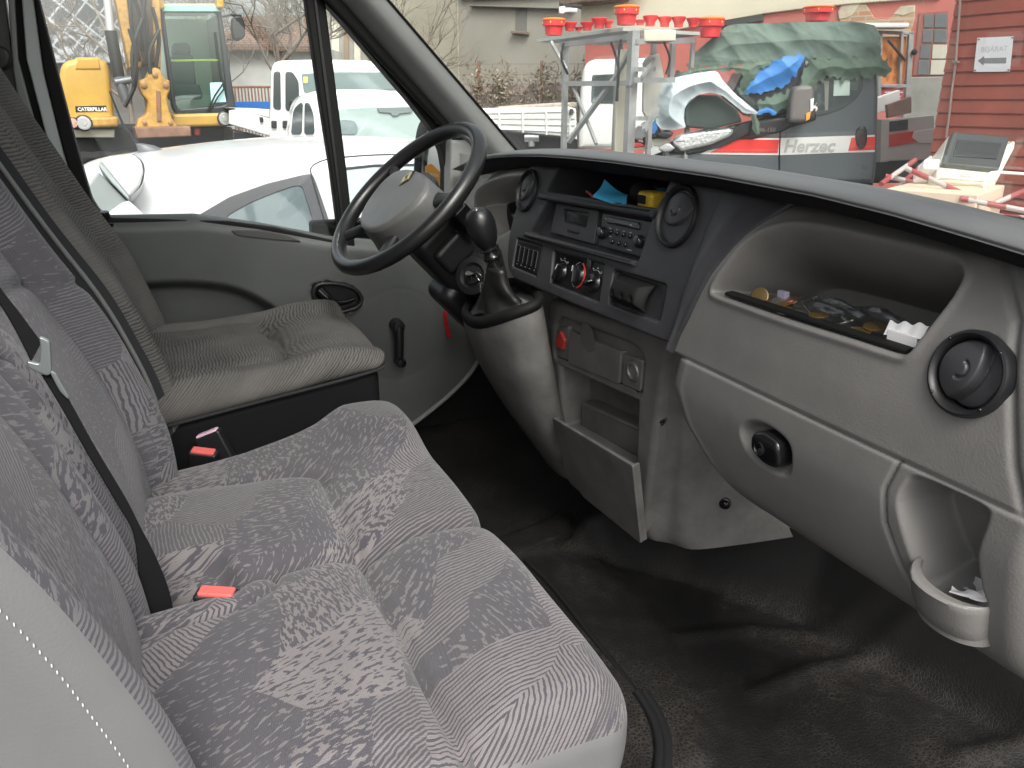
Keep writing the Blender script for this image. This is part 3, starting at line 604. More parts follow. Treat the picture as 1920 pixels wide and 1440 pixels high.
# ================================================================== DASHBOARD
dash = thing('dashboard', (0.1, 0.8, 1.1), 'grey and anthracite van dashboard under the windscreen', 'dashboard')
# padded top
xs = np.linspace(-0.80, 0.99, 60)
Hc = np.interp(xs, [-0.80, -0.654, -0.52, -0.387, -0.25, -0.13, 0.0, 0.139, 0.41, 0.6, 0.712, 0.815, 0.95], [1.520, 1.554, 1.575, 1.590, 1.601, 1.608, 1.612, 1.614, 1.613, 1.607, 1.599, 1.588, 1.572])
secs = []
for x_, h in zip(xs, Hc):
    L = float(np.interp(x_, [-0.80, -0.66, -0.5, -0.2, 1.0], [0.80, 0.745, 0.720, 0.704, 0.700]))
    secs.append(spline([(x_, 1.34, h-0.15), (x_, 1.02, h-0.066), (x_, 0.85, h-0.017), (x_, 0.765, h), (x_, L+0.035, h-0.0005), (x_, L+0.012, h-0.003), (x_, L+0.002, h-0.007), (x_, L+0.002, h-0.011), (x_, L+0.010, h-0.014), (x_, 0.80, h-0.015), (x_, 0.84, h-0.016)], 4))
def shrink(S_, dx, f):
    S_ = np.array(S_); c = S_.mean(0); c[1] = 0.9; Q = c+(S_-c)*[1, f, f]; Q[:, 0] += dx; return Q
secs = [shrink(secs[0], -0.022, 0.05), shrink(secs[0], -0.018, 0.6), shrink(secs[0], -0.008, 0.92)]+secs+[shrink(secs[-1], 0.01, 0.9), shrink(secs[-1], 0.02, 0.05)]
b = MB().grid(np.array(secs))
b.build('dash_pad', PADM, dash, smooth=70)
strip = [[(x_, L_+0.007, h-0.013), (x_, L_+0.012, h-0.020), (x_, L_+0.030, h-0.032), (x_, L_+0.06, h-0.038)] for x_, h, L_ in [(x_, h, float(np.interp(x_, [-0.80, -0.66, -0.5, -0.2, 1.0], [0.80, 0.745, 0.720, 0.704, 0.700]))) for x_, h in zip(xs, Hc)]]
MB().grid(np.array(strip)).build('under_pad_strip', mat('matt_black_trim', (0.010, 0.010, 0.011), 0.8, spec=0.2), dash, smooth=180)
# bezel of the centre stack
BP = Plane((0, 0.69, 1.35), (1, 0, 0), (0, 0.058, 0.22))
bz = lambda *a: [BP.uv(*p) for p in a]
bo = rpoly(bz((1003, 292), (985, 330), (953, 440), (950, 500), (962, 522), (1030, 551), (1252, 643), (1264, 636), (1304, 497), (1366, 340)), [0.01, 0.01, 0.03, 0.03, 0.02, 0.01, 0.02, 0.015, 0.05, 0.01])
h_shelf = rpoly(bz((1052, 306), (1259, 331), (1231, 390), (1025, 358)), 0.006)
h_bay = rpoly(bz((1030, 373), (1223, 406), (1196, 490), (993, 436)), 0.006)
h_sw = rpoly(bz((969, 446), (1017, 461), (1006, 518), (960, 499)), 0.004)
h_cl = rpoly(bz((1037, 470), (1133, 495), (1122, 566), (1031, 530)), 0.003)
h_ash = rpoly(bz((1150, 505), (1250, 534), (1237, 603), (1139, 569)), 0.008)
bezel = MB().panel(bo, [h_shelf, h_bay, h_sw, h_cl, h_ash], BP, 0.05, 0.004, [0.15, 0.022, 0.006, 0.007, 0.012]).build('centre_bezel', ANTH, dash, smooth=45)
# side flank of the bezel
zs_ = [1.585, 1.57, 1.527, 1.466, 1.395, 1.365, 1.34]
fx = [0.515, 0.501, 0.454, 0.416, 0.388, 0.374, 0.366]
PR_Z = [1.10, 1.128, 1.14, 1.17, 1.22, 1.28, 1.33, 1.345, 1.40, 1.47, 1.53, 1.57, 1.60]; PR_Y = [0.90, 0.775, 0.752, 0.722, 0.700, 0.69, 0.69, 0.692, 0.697, 0.71, 0.735, 0.765, 0.80]
PY = lambda z: np.interp(z, PR_Z, PR_Y)
cr = [BP.uv(*p) for p in [(1372, 328), (1358, 358), (1336, 412), (1318, 458), (1300, 510), (1280, 590), (1260, 641)]]
secs = []
for (u, v), z_, x_ in zip(cr, zs_, fx):
    a = BP(u-0.006, v, 0.0); c = np.array([x_, PY(z_)-0.003, z_]); m = (a+c)/2+np.array([0.004, -0.012, 0]); secs.append(spline([a, a*0.6+m*0.4+np.array([0, -0.002, 0]), m, c*0.6+m*0.4, c, c+np.array([0.004, 0.02, 0])], 3))
MB().grid(np.array(secs)).build('bezel_flank', ANTH, dash, smooth=70)
# shelf lip
q = bz((1016, 362), (1234, 396), (1226, 410), (1012, 374)); 
MB().prism(rpoly(q, 0.003), BP, -0.010, 0.006, 0.006, 4).build('shelf_lip', ANTH, bezel)
q = bz((1088, 374), (1150, 383), (1148, 386), (1086, 377)); MB().prism(q, BP, -0.005, 0.004, 0.001).build('shelf_catch', BLACK, bezel)
q = bz((990, 436), (1196, 491), (1192, 500), (986, 444)); MB().prism(rpoly(q, 0.002), BP, -0.010, 0.004, 0.006, 4).build('bay_lip', ANTH, bezel)

def vent(C3, n, up, R_, line_ang, arcs, name='air_vent', parent=dash, lat=0.0):
    n = np.array(n, float); n /= np.linalg.norm(n); u = np.cross(np.array(up, float), n); u /= np.linalg.norm(u); v = np.cross(n, u)
    ring = MB().lathe([(R_*1.02, -0.02), (R_*1.02, 0.001), (R_*0.99, 0.0045), (R_*0.93, 0.0055), (R_*0.86, 0.003), (R_*0.82, -0.003), (R_*0.815, -0.02), (0, -0.02)], C3, n, 48).build(name, BLACK, parent)
    rr, th = np.meshgrid(np.linspace(0, R_*0.81, 36), np.linspace(0, 2*PI, 80)); X, Y = rr*np.cos(th), rr*np.sin(th)
    ca, sa = math.cos(line_ang), math.sin(line_ang); xr, yr = X*ca+Y*sa, -X*sa+Y*ca; q = R_*0.81
    h = 0.011*(1-(xr/q)**2*0.75-(yr/q)**2*0.35)-0.006
    for a_ in arcs:
        dd_ = np.abs(yr-a_[0]*q-a_[1]*q*(1-(xr/q)**2)); h -= 0.007*np.exp(-(dd_/0.0017)**2)
        h -= a_[2]*sst(yr-a_[0]*q-a_[1]*q*(1-(xr/q)**2), 0, 0.002)
    nr = np.hypot(xr, yr-lat*q); h -= 0.003*np.exp(-((nr-0.26*q)/0.0016)**2)*(yr > lat*q)
    h -= 0.006*sst(rr, q*0.92, q)
    Pw = np.array(C3)[None, None]+X[..., None]*u+Y[..., None]*v+h[..., None]*n
    MB().grid(Pw).build('flap', mat('vent_plastic', (0.045, 0.045, 0.048), 0.42, bump=(900, 0.2, 0.0004)), ring, smooth=60)
    for k_ in range(4):
        a_ = R(45+90*k_); p = np.array(C3)+(u*math.cos(a_)+v*math.sin(a_))*R_*0.93+n*0.005
        MB().ell(p, (0.002, 0.002, 0.002), 8, 6).build('detent', GLOSSB, ring)
    return ring
for (px, py), r_, la in (((990, 358), 0.044, -2.2), ((1271, 406), 0.048, PI+0.35)):
    u, v = BP.uv(px, py); vent(BP(u, v, -0.002), BP.n, (0, 0.2, 1), r_, la, [(-0.10, 0.48, 0.008), (0.62, 0.30, 0.002)], lat=-0.28)
# oval recess rings round the vents are part of the ring; clock blank and radio
def plate(parent, name, m, px4, d0, d1, r=0.002, rc=0.004):
    return MB().prism(rpoly(bz(*px4), rc), BP, d0, d1, r).build(name, m, parent)
DK = mat('radio_black', (0.014, 0.014, 0.016), 0.38, bump=(900, 0.15, 0.0004)); SCR = mat('dead_display', (0.012, 0.016, 0.014), 0.15)
q = bz((1033, 377), (1112, 391), (1102, 456), (1022, 434))
ck = MB().panel(rpoly(q, 0.004), [rpoly(bz((1046, 389), (1094, 397), (1088, 426), (1046, 414)), 0.005)], BP, 0.02, 0.002, 0.006).build('clock_display', ANTH, dash)
q2 = rpoly(bz((1044, 387), (1097, 396), (1090, 431), (1043, 418)), 0.006)
ck.data.transform(Matrix.Translation(Vector(tuple(-BP.n*0.012))))
MB().prism(rpoly(bz((1050, 394), (1091, 401), (1087, 422), (1050, 411)), 0.004), BP, 0.0155, 0.0175, 0.0005).build('screen', SCR, ck)
MB().prism(rpoly(bz((1056, 427), (1076, 432), (1075, 436), (1055, 431)), 0.002), BP, 0.009, 0.014, 0.001).build('clock_button', BLACK, ck)
rd = MB().prism(rpoly(bz((1124, 397), (1222, 413), (1198, 483), (1116, 461)), 0.005), BP, 0.006, 0.022, 0.003).build('radio', DK, dash)
RU = bz((1124, 397), (1222, 413), (1198, 483), (1116, 461)); RU0 = np.array(RU[3]); RUx = np.array(RU[2])-RU0; RUy = np.array(RU[0])-RU0
ruv = lambda a, c: tuple(RU0+RUx*a+RUy*c)
MB().prism(rpoly([ruv(*p) for p in [(0.16, 0.72), (0.88, 0.72), (0.88, 0.92), (0.16, 0.92)]], 0.004), BP, 0.003, 0.008, 0.002).build('cassette_flap', GLOSSB, rd)
MB().prism(rpoly([ruv(*p) for p in [(0.34, 0.76), (0.70, 0.76), (0.70, 0.88), (0.34, 0.88)]], 0.002), BP, 0.0022, 0.006, 0.001).build('cassette_slot', SCR, rd)
for a_, c_ in ((0.08, 0.42), (0.93, 0.42)):
    p = BP(*ruv(a_, c_), 0.006); MB().lathe([(0, 0.011), (0.0085, 0.010), (0.0105, 0.006), (0.0115, 0), (0.014, -0.001)], p, BP.n, 24).build('radio_knob', GLOSSB, rd)
for i in range(4):
    MB().ell(BP(*ruv(0.27+0.145*i, 0.50), 0.005), (0.0042, 0.004, 0.0042), 10, 8).build('radio_button', GLOSSB, rd)
for i in range(3):
    MB().ell(BP(*ruv(0.33+0.15*i, 0.24), 0.005), (0.0042, 0.004, 0.0042), 10, 8).build('radio_button', GLOSSB, rd)
for a_, c_, w_ in ((0.24, 0.60, 0.06), (0.40, 0.60, 0.05), (0.55, 0.60, 0.05), (0.70, 0.60, 0.05), (0.26, 0.37, 0.06), (0.72, 0.13, 0.12), (0.13, 0.84, 0.02), (0.72, 0.81, 0.05)):
    u, v = ruv(a_, c_); MB().prism([(u-w_*0.06, v-0.0006), (u+w_*0.06, v-0.0006), (u+w_*0.06, v+0.0006), (u-w_*0.06, v+0.0006)], BP, 0.0018 if c_ > 0.7 else 0.0055, 0.0065, 0.0001, 1).build('printed_mark', mat('grey_print', (0.35, 0.35, 0.36), 0.6), rd)
# switch blanks
U = np.array(bz((969, 446), (1017, 461), (1006, 518), (960, 499))); sx = U[1]-U[0]; sy = U[3]-U[0]
sw = MB().prism(offset(ccw([tuple(p) for p in U]), 0.004), BP, 0.002, 0.006, 0.001).build('switch_blank', BLACK, dash)
for i in range(5):
    a_ = U[0]+sx*(0.16+0.17*i)
    MB().prism(rpoly([tuple(a_+sy*0.2+sx*e+sy*g) for e, g in ((-0.05, 0), (0.05, 0), (0.05, 0.62), (-0.05, 0.62))], 0.003), BP, -0.0015, 0.003, 0.002).build('switch_slot', GLOSSB, sw)
    MB().ell(BP(*(a_+sy*0.86), 0.001), (0.0016, 0.001, 0.001), 8, 6).build('switch_dot', MARK, sw)
# heater controls
hp = MB().prism(offset(ccw([tuple(p) for p in bz((1037, 470), (1133, 495), (1122, 566), (1031, 530))]), 0.002), BP, 0.0055, 0.008, 0.0005, 1).build('heater_panel', GLOSSB, dash)
def arc3(c, r, a0, a1, d, n=20): return [BP(c[0]+r*math.cos(R(a0+(a1-a0)*i/n)), c[1]+r*math.sin(R(a0+(a1-a0)*i/n)), d) for i in range(n+1)]
for (px, py), a_ in (((1048, 510), 70), ((1080, 515), 100), ((1109, 530), 20)):
    c = BP.uv(px, py)
    kn = MB().lathe([(0, 0.009), (0.013, 0.0088), (0.016, 0.007), (0.0175, 0.002), (0.019, 0.0)], BP(*c, 0.0055), BP.n, 28).build('heater_knob', GLOSSB, hp)
    da = np.array([math.cos(R(a_)), math.sin(R(a_))]); db = np.array([-da[1], da[0]])
    MB().prism(rpoly([tuple(np.array(c)+da*s*0.0165+db*t*0.004) for s, t in ((-1, -1), (1, -0.6), (1, 0.6), (-1, 1))], 0.003), BP, -0.010, -0.002, 0.002).build('grip', GLOSSB, kn)
    MB().tube([BP(c[0]+da[0]*s, c[1]+da[1]*s, -0.0103) for s in (0.005, 0.0155)], 0.0009, 6).build('pointer', MARK, kn)
c = BP.uv(1080, 515)
MB().tube(arc3(c, 0.0235, -75, 75, 0.0045), 0.0017, 6).build('red_scale', REDP, hp)
MB().tube(arc3(c, 0.0235, 100, 260, 0.005), 0.0006, 6).build('white_scale', MARK, hp)
for (px, py) in ((1048, 510), (1109, 530)): 
    c = BP.uv(px, py); b = MB().tube(arc3(c, 0.0235, 55, 120, 0.005), 0.0005, 6)
    for a_ in (55, 88, 120): b.ell(BP(c[0]+0.0275*math.cos(R(a_)), c[1]+0.0275*math.sin(R(a_)), 0.005), (0.0022, 0.0008, 0.0016), 8, 6)
    b.build('white_symbols', MARK, hp)
c = BP.uv(1101, 494); MB().ell(BP(*c, 0.004), (0.0075, 0.004, 0.011), 12, 8).build('rocker_button', ANTH, hp)
# flip cover
A4 = np.array(bz((1160, 512), (1224, 532), (1216, 590), (1150, 566))); ex = A4[1]-A4[0]; ey = A4[3]-A4[0]
gu, gv = np.meshgrid(np.linspace(0, 1, 60), np.linspace(0, 1, 50))
hh = -0.010-0.012*np.sin(np.clip(gv*1.1, 0, 1)*PI*0.72)
for q0 in (0.22, 0.5, 0.77): hh += 0.007*np.exp(-((gu-q0)/0.045)**2)*sst(gv, 0.5, 0.75)
ed = np.minimum(np.minimum(gu, 1-gu)*0.075, np.minimum(gv, 1-gv)*0.05); hh = hh+(0.020+hh*0.2)*(1-sst(ed, 0, 0.013))
MB().grid(np.array([[BP(*(A4[0]+ex*gu[j, i]+ey*gv[j, i]), hh[j, i]) for i in range(60)] for j in range(50)])).build('flip_cover', RUBB, dash, smooth=60)

# ---- passenger side: one shaped skin, three parts
pf = spline([(0.93, 1.14), (0.83, 1.128), (0.775, 1.128), (0.752, 1.14), (0.722, 1.17), (0.702, 1.22), (0.690, 1.28), (0.690, 1.33), (0.692, 1.345), (0.697, 1.40), (0.71, 1.47), (0.735, 1.53), (0.765, 1.565), (0.80, 1.585)], 30)
pf = np.array(pf); sl = np.concatenate([[0], np.cumsum(np.hypot(*np.diff(pf, axis=0).T))]); ns, nx = 300, 300
si = np.linspace(0, sl[-1], ns); py_ = np.interp(si, sl, pf[:, 0]); pz_ = np.interp(si, sl, pf[:, 1])
ty, tz = np.gradient(py_), np.gradient(pz_); tl = np.hypot(ty, tz); nyv, nzv = -tz/tl, ty/tl            # outward (towards the seats)
xg = np.linspace(0.325, 0.965, nx); GX = np.tile(xg, (ns, 1)); GY = np.tile(py_[:, None], (1, nx)); GZ = np.tile(pz_[:, None], (1, nx)); NY = np.tile(nyv[:, None], (1, nx)); NZ = np.tile(nzv[:, None], (1, nx))
upper = GZ > 1.3385
binp = [tuple(p) for p in spline([(0.430, 1.449), (0.443, 1.480), (0.462, 1.514), (0.489, 1.535), (0.527, 1.546), (0.587, 1.549), (0.662, 1.5475), (0.727, 1.546), (0.763, 1.543), (0.779, 1.532), (0.780, 1.515), (0.776, 1.497), (0.763, 1.460), (0.757, 1.4495), (0.745, 1.445), (0.683, 1.444), (0.582, 1.442), (0.468, 1.443), (0.440, 1.444)], 3, True)]
Db = sdf(GX, GZ, binp); dep = 0.15*sst(-Db, -0.003, 0.026)
rim = 0.003*np.exp(-((Db-0.004)/0.005)**2)
pkp = [tuple(p) for p in spline([(0.794, 1.318), (0.805, 1.330), (0.845, 1.333), (0.880, 1.332), (0.887, 1.322), (0.884, 1.282), (0.893, 1.243), (0.896, 1.228), (0.863, 1.205), (0.83, 1.200), (0.815, 1.226), (0.80, 1.26), (0.789, 1.294)], 3, True)]
Dp = sdf(GX, GZ, pkp); dpk = 0.06*sst(-Dp, -0.003, 0.02)
lp = [tuple(p) for p in spline([(0.530, 1.275), (0.545, 1.296), (0.580, 1.305), (0.620, 1.297), (0.630, 1.275), (0.622, 1.248), (0.580, 1.238), (0.545, 1.247)], 4, True)]
Dl = sdf(GX, GZ, lp); dl_ = 0.016*sst(-Dl, -0.002, 0.013)
g1 = 0.0035*np.exp(-((GZ-1.3385)/0.0024)**2)
sdm_ = linedist(GX, GZ, [(0.781, 1.340), (0.770, 1.30), (0.775, 1.26), (0.801, 1.203), (0.835, 1.15), (0.85, 1.13)])
g2 = np.where(upper, 0, 0.004*np.exp(-(sdm_/0.0025)**2))
edg = linedist(GX, GZ, [(0.915, 1.345), (0.897, 1.38), (0.852, 1.506), (0.811, 1.552)]); g3 = np.where(upper, 0.005*np.exp(-(edg/0.004)**2), 0)
wav = 0.0012*np.sin(GX*11)*np.sin(GZ*17)
vh = 0.035*sst(0.0405-np.hypot(GX-0.829, (GZ-1.449)*1.02), 0, 0.003)
tot = np.where(upper, dep+g1+g3-rim+wav+vh, dpk+dl_+g1+g2)
xl = np.interp(GZ, [1.10, 1.14, 1.19, 1.24, 1.29, 1.34], [0.545, 0.505, 0.455, 0.412, 0.392, 0.402])
roll = np.where(upper, 0, np.clip(xl-GX, 0, None)); tot = tot+(roll/0.052)**2.4*0.045+0.0012*np.where(upper, 0, np.exp(-((GX-xl)/0.006)**2))*-0.6
rr_ = np.clip(GX-0.915, 0, None); tot = tot+(rr_/0.05)**2*0.05
PP = np.stack([GX, GY-NY*tot, GZ-NZ*tot], -1)
cmid = lambda A: (A[:-1, :-1]+A[1:, 1:])/2
cx_, cz_ = cmid(GX), cmid(GZ); cxl = cmid(xl)
seam_x = np.interp(cz_, [1.13, 1.15, 1.203, 1.26, 1.30, 1.34], [0.85, 0.835, 0.801, 0.775, 0.770, 0.781])
mu = cz_ > 1.3385
up_ = MB().grid(PP, mask=mu & (cx_ > np.interp(cz_, zs_[::-1], fx[::-1])-0.008)).build('passenger_panel', GREY, dash, smooth=180)
gb = MB().grid(PP, mask=~mu & (cx_ < seam_x) & (cxl-cx_ < 0.056)).build('glove_box', GREY, dash, smooth=180)
pkt = MB().grid(PP, mask=~mu & (cx_ >= seam_x)).build('pocket_panel', GREY, dash, smooth=180)
# glove box latch
Ml = lambda u, v, d: np.array([u, PY(v)-0.0+d, v])
lb = MB().prism(rpoly([(0.560, 1.262), (0.563, 1.287), (0.580, 1.296), (0.612, 1.292), (0.617, 1.272), (0.612, 1.254), (0.585, 1.250)], 0.01), Ml, -0.010, 0.02, 0.006, 4).build('latch', GLOSSB, gb)
pc = np.array([0.580, PY(1.272)-0.010, 1.272]); MB().lathe([(0.010, -0.002), (0.0105, 0.001), (0.0085, 0.002), (0.007, -0.003), (0, -0.003)], pc, (-0.15, -1, 0.05), 24).build('keyhole', BLACK, lb)
MB().lathe([(0.006, -0.002), (0.006, 0.0015), (0, 0.002)], pc+np.array([0, 0.002, 0]), (-0.15, -1, 0.05), 20).build('lock_barrel', mat('dark_steel', (0.18, 0.18, 0.18), 0.35, metal=0.9), lb)
# map pocket cup
secs = []
for h, sc_, dy in ((1.226, 1.0, 0.004), (1.229, 1.02, -0.003), (1.226, 1.05, -0.0055), (1.218, 1.03, -0.003), (1.200, 1.0, 0.001), (1.185, 0.96, 0.008), (1.172, 0.9, 0.018), (1.163, 0.8, 0.03), (1.160, 0.6, 0.045)):
    row = []
    for i in range(25):
        t = i/24; u = 0.858+sc_*(0.043)*-math.cos(PI*t); row.append((u+0.010*math.sin(PI*t)*0, 0.715+dy-0.040*math.sin(PI*t)**0.8*sc_, h-0.020*(t-0.5)*0.0+0.022*(1-math.sin(PI*t*0.5+0.4))*0.6))
    secs.append(row)
inner = [[(x, y+0.005, z) for x, y, z in secs[0]], [(x, y+0.010, z-0.05) for x, y, z in secs[0]]]
MB().grid(np.array(inner[::-1]+secs)).build('pocket_cup', GREY, pkt, smooth=70)
# passenger vent
vent((0.829, 0.703, 1.449), (-0.06, -1, 0.22), (0, 0.2, 1), 0.0425, -PI/2-0.35, [(-0.12, 0.46, 0.008), (0.66, 0.28, 0.002)], lat=-0.25)
# driver side: binnacle skin
GXb, GZb = np.meshgrid(np.linspace(-0.86, -0.18, 170), np.linspace(1.05, 1.56, 130))
be = [tuple(p) for p in spline([at(870, 400, y=0.76)[[0, 2]], at(893, 362, y=0.75)[[0, 2]], at(925, 343, y=0.74)[[0, 2]], at(960, 338, y=0.735)[[0, 2]], at(1000, 345, y=0.73)[[0, 2]], (-0.16, 1.48), (-0.20, 1.41), at(952, 432, y=0.78)[[0, 2]], at(920, 450, y=0.79)[[0, 2]], (-0.60, 1.39), (-0.64, 1.43)], 4, True)]
D_ = sdf(GXb, GZb, be)
Yb_ = 0.80+0.10*sst(-D_, -0.002, 0.025)-0.045*np.exp(-((D_-0.012)/0.016)**2)*sst(GZb, 1.40, 1.50)+0.03*sst(1.38-GZb, 0, 0.2)
MB().grid(np.stack([GXb, Yb_, GZb], -1)) .build('instrument_cowl', mat('pale_cowl', (0.50, 0.49, 0.46), 0.45, bump=(420, 0.4, 0.0006)), dash, smooth=180)
MB().ell(at(965, 415, y=0.875), (0.14, 0.035, 0.055), 28, 14).build('instrument_lens', GLOSSB, dash)

# ---- centre console
KP = Plane((0, 0.722, 1.33), (1, 0, 0), (0, -0.04, 0.40)); kz = lambda *a: [KP.uv(*p) for p in a]
ko = rpoly(kz((1022, 560), (1268, 640), (1250, 668), (1238, 720), (1222, 860), (1203, 1016), (1062, 908), (1048, 800), (1034, 690)), [0.02, 0.03, 0.03, 0.04, 0.04, 0.02, 0.02, 0.03, 0.03])
h_top = rpoly(kz((1040, 612), (1052, 597), (1185, 648), (1206, 668), (1200, 738), (1040, 668)), 0.012)
h_nic = rpoly(kz((1050, 682), (1194, 744), (1190, 880), (1055, 800)), 0.010)
cons = MB().panel(ko, [h_top, h_nic], KP, 0.03, 0.012, [0.010, 0.07], k=4).build('centre_console', GREYD, dash, smooth=50)
# niche back ledge
q = kz((1062, 762), (1188, 822), (1188, 880), (1062, 810)); MB().prism(rpoly(q, 0.004), KP, 0.035, 0.069, 0.006).build('niche_ledge', GREYD, cons)
MB().prism(rpoly(kz((1043, 618), (1064, 612), (1063, 676), (1042, 668)), 0.006), KP, 0.002, 0.012, 0.002).build('switch_plate', GREYD, cons)
MB().prism(rpoly(kz((1052, 619), (1061, 638), (1058, 657), (1045, 650), (1044, 636)), 0.005), KP, -0.004, 0.006, 0.003).build('warning_switch', REDP, cons)
ad = MB().prism(rpoly(kz((1068, 620), (1166, 660), (1161, 720), (1066, 681)), 0.004), KP, -0.002, 0.012, 0.002).build('ashtray_drawer', GREYD, cons)
c = KP.uv(1104, 632); MB().lathe([(0.028, 0.0002), (0.0275, 0.0006), (0, 0.0006)], KP(*c, -0.0028), KP.n, 28).build('finger_scoop', mat('scoop_grey', (0.10, 0.097, 0.09), 0.5), ad)
MB().prism(rpoly(kz((1170, 664), (1204, 676), (1200, 735), (1166, 721)), 0.006), KP, 0.0, 0.012, 0.002).build('socket_plate', GREYD, cons)
c = KP.uv(1187, 696); MB().lathe([(0.019, 0.0), (0.018, 0.003), (0.0135, 0.004), (0.012, -0.003), (0, -0.003)], KP(*c, 0.0), KP.n, 28).build('lighter_ring', mat('dull_ring', (0.22, 0.21, 0.20), 0.45, metal=0.6), cons)
MB().lathe([(0.0105, -0.004), (0.010, 0.001), (0, 0.0015)], KP(*c, 0.0), KP.n, 20).build('lighter_cap', mat('lighter_grey', (0.15, 0.15, 0.155), 0.5), cons)
# hinged tray, hanging open
tq = [at(1035, 783, y=0.705), at(1190, 871, y=0.705), at(1201, 1020, y=0.748), at(1062, 905, y=0.748)]
TP = Plane(tq[3], tq[2]-tq[3], tq[0]-tq[3]); t2 = [((q-TP.p)@TP.u, (q-TP.p)@TP.v) for q in tq]
t2 = [t2[0], t2[1], t2[2], ((t2[2][0]*0.25), t2[2][1]*0.25-0.003), (t2[3][0]+0.01, t2[3][1]+0.03)]
ty_ = MB().prism(rpoly(t2, 0.006), TP, 0, 0.006, 0.002); ti = offset(ccw(t2), 0.004)
tr = ty_.build('tray_flap', GREYD, cons)
b = MB()
for i_, j_ in ((1, 2), (0, 4)):
    a_, c_ = np.array(t2[i_]), np.array(t2[j_]); d_ = (c_-a_)/np.linalg.norm(c_-a_); nn = np.array([-d_[1], d_[0]])
    inn = nn if nn@(np.mean(t2, 0)-a_) > 0 else -nn
    MB().prism([tuple(a_+d_*0.003), tuple(a_+inn*0.005+d_*0.003), tuple(c_+inn*0.005-d_*0.004), tuple(c_-d_*0.004)], TP, 0.004, 0.015, 0.001, 1).build('tray_side', GREYD, tr)
# left and right flanks (plan outline swept over height)
eB = [at(1204, 1014, z=0.915), at(1290, 1024, z=0.915), at(1372, 1016, z=0.915)]
secs = []
for z_ in np.linspace(1.36, 0.905, 24):
    k_ = np.interp(z_, [0.905, 1.33], [0, 1]); y0 = 0.722+0.1*(1.33-z_)+0.010; x0 = np.interp(z_, [0.90, 1.05, 1.2, 1.30, 1.36], [eB[0][0]-0.02, 0.215, 0.25, 0.285, 0.31])
    fl_ = [np.array([x0-0.012, y0, z_]), np.array([x0+0.012, y0+0.006, z_]), np.array([x0+0.035, y0+0.03, z_])]
    e1_ = eB[1]+np.array([0.035*k_, -0.05*k_, 0]); e2_ = eB[2]+np.array([0.02*k_, -0.02*k_, 0]); e1_[2] = z_; e2_[2] = z_
    secs.append(spline(fl_+[e1_, e2_, e2_+np.array([0.02, 0.12, 0])], 5))
S_ = np.array(secs); S_[-1] = S_[-1]*[1, 1, 1]+np.array([0, 0.012, 0])
fk = MB().grid(S_).build('console_flank', GREYD, cons, smooth=60)
def on_flank(px, py):
    r = ray(px, py); best = None
    Q = S_.reshape(-1, 3); t = (Q-CAM)@r/(r@r); dd_ = np.linalg.norm(Q-CAM-t[:, None]*r, axis=1); i = dd_.argmin(); return Q[i]
for s_ in ((1236, 792), (1358, 938)):
    p = on_flank(*s_); n_ = np.array([0.75, -0.65, 0.1]); p = p+n_*0.006; MB().lathe([(0.011, -0.004), (0.0105, 0.0015), (0.008, 0.002), (0.007, 0.0005), (0.0065, 0.003), (0.004, 0.005), (0, 0.0055)], p, n_, 20).build('screw_head', GLOSSB, fk)
secs = [[(-0.105, 0.735+0.1*(1.33-z_), z_), (-0.118, 0.745+0.1*(1.33-z_), z_), (-0.125, 0.77+0.1*(1.33-z_), z_), (-0.125, 1.05, z_)] for z_ in (1.36, 1.2, 1.05, 0.93)]
MB().grid(np.array(secs)).build('console_side', GREYD, cons, smooth=60)
# gear lever pod
rim_ = spline([at(868, 586, y=0.605), at(880, 603, y=0.59), at(905, 606, y=0.585), at(955, 592, y=0.605), at(1013, 569, y=0.665), at(1004, 545, y=0.715), at(975, 531, y=0.735), at(930, 535, y=0.735), at(888, 560, y=0.68)], 6, True)
rim_ = np.array(rim_); c0 = rim_.mean(0); c1 = at(1052, 872, y=0.83)
secs = []
for t in np.linspace(0, 1, 22):
    e = t**1.35; cc = c0*(1-e)+c1*e; cc[2] = c0[2]*(1-t)+c1[2]*t; s_ = np.interp(t, [0, 0.04, 0.1, 0.3, 0.6, 1.0], [0.985, 1.02, 1.03, 0.98, 0.80, 0.42])
    L = (rim_-c0)*s_; L[:, 2] *= (1-t)**1.5; secs.append(cc+L)
pod = MB().loft(secs, True, False).build('gear_pod', GREYD, dash, smooth=180)
b = MB().grid(np.array([c0+(rim_-c0)*s_+np.array([0, 0, h_]) for s_, h_ in ((0.99, -0.012), (1.035, -0.004), (1.045, 0.004), (1.02, 0.011), (0.95, 0.013), (0.87, 0.009), (0.83, 0.0), (0.82, -0.03))]), cu=True); fr_ = b.build('gaiter_frame', RUBB, pod, smooth=180)
nk = at(929, 500, y=0.625)
secs = []
LEATH = mat('black_leatherette', (0.012, 0.012, 0.012), 0.42, bump=(300, 0.5, 0.001))
for t in np.linspace(0, 1, 16):
    cc = (c0+np.array([0.0, 0.0, -0.002]))*(1-t)+nk*t; sc_ = np.interp(t, [0, 0.10, 0.22, 0.45, 1], [0.95, 0.80, 0.58, 0.42, 0.22]); L = (rim_-c0)*sc_
    ang = np.arange(len(rim_))/len(rim_)*2*PI; L = L*(1+0.22*np.sin(ang*4+t*7)*np.sin(PI*t)*(1-t))[:, None]; L[:, 2] *= (1-t)
    cc[2] = c0[2]+(nk[2]-c0[2])*np.interp(t, [0, 0.10, 0.22, 1], [0, -0.06, 0.02, 1]); secs.append(cc+L)
MB().loft(secs).build('gaiter', LEATH, pod, smooth=180)
gl_ = thing('gear_lever', nk, 'black gear lever with shiny domed knob', 'gear lever')
k0 = at(905, 432, y=0.60); ax = k0-nk; ax /= np.linalg.norm(ax)
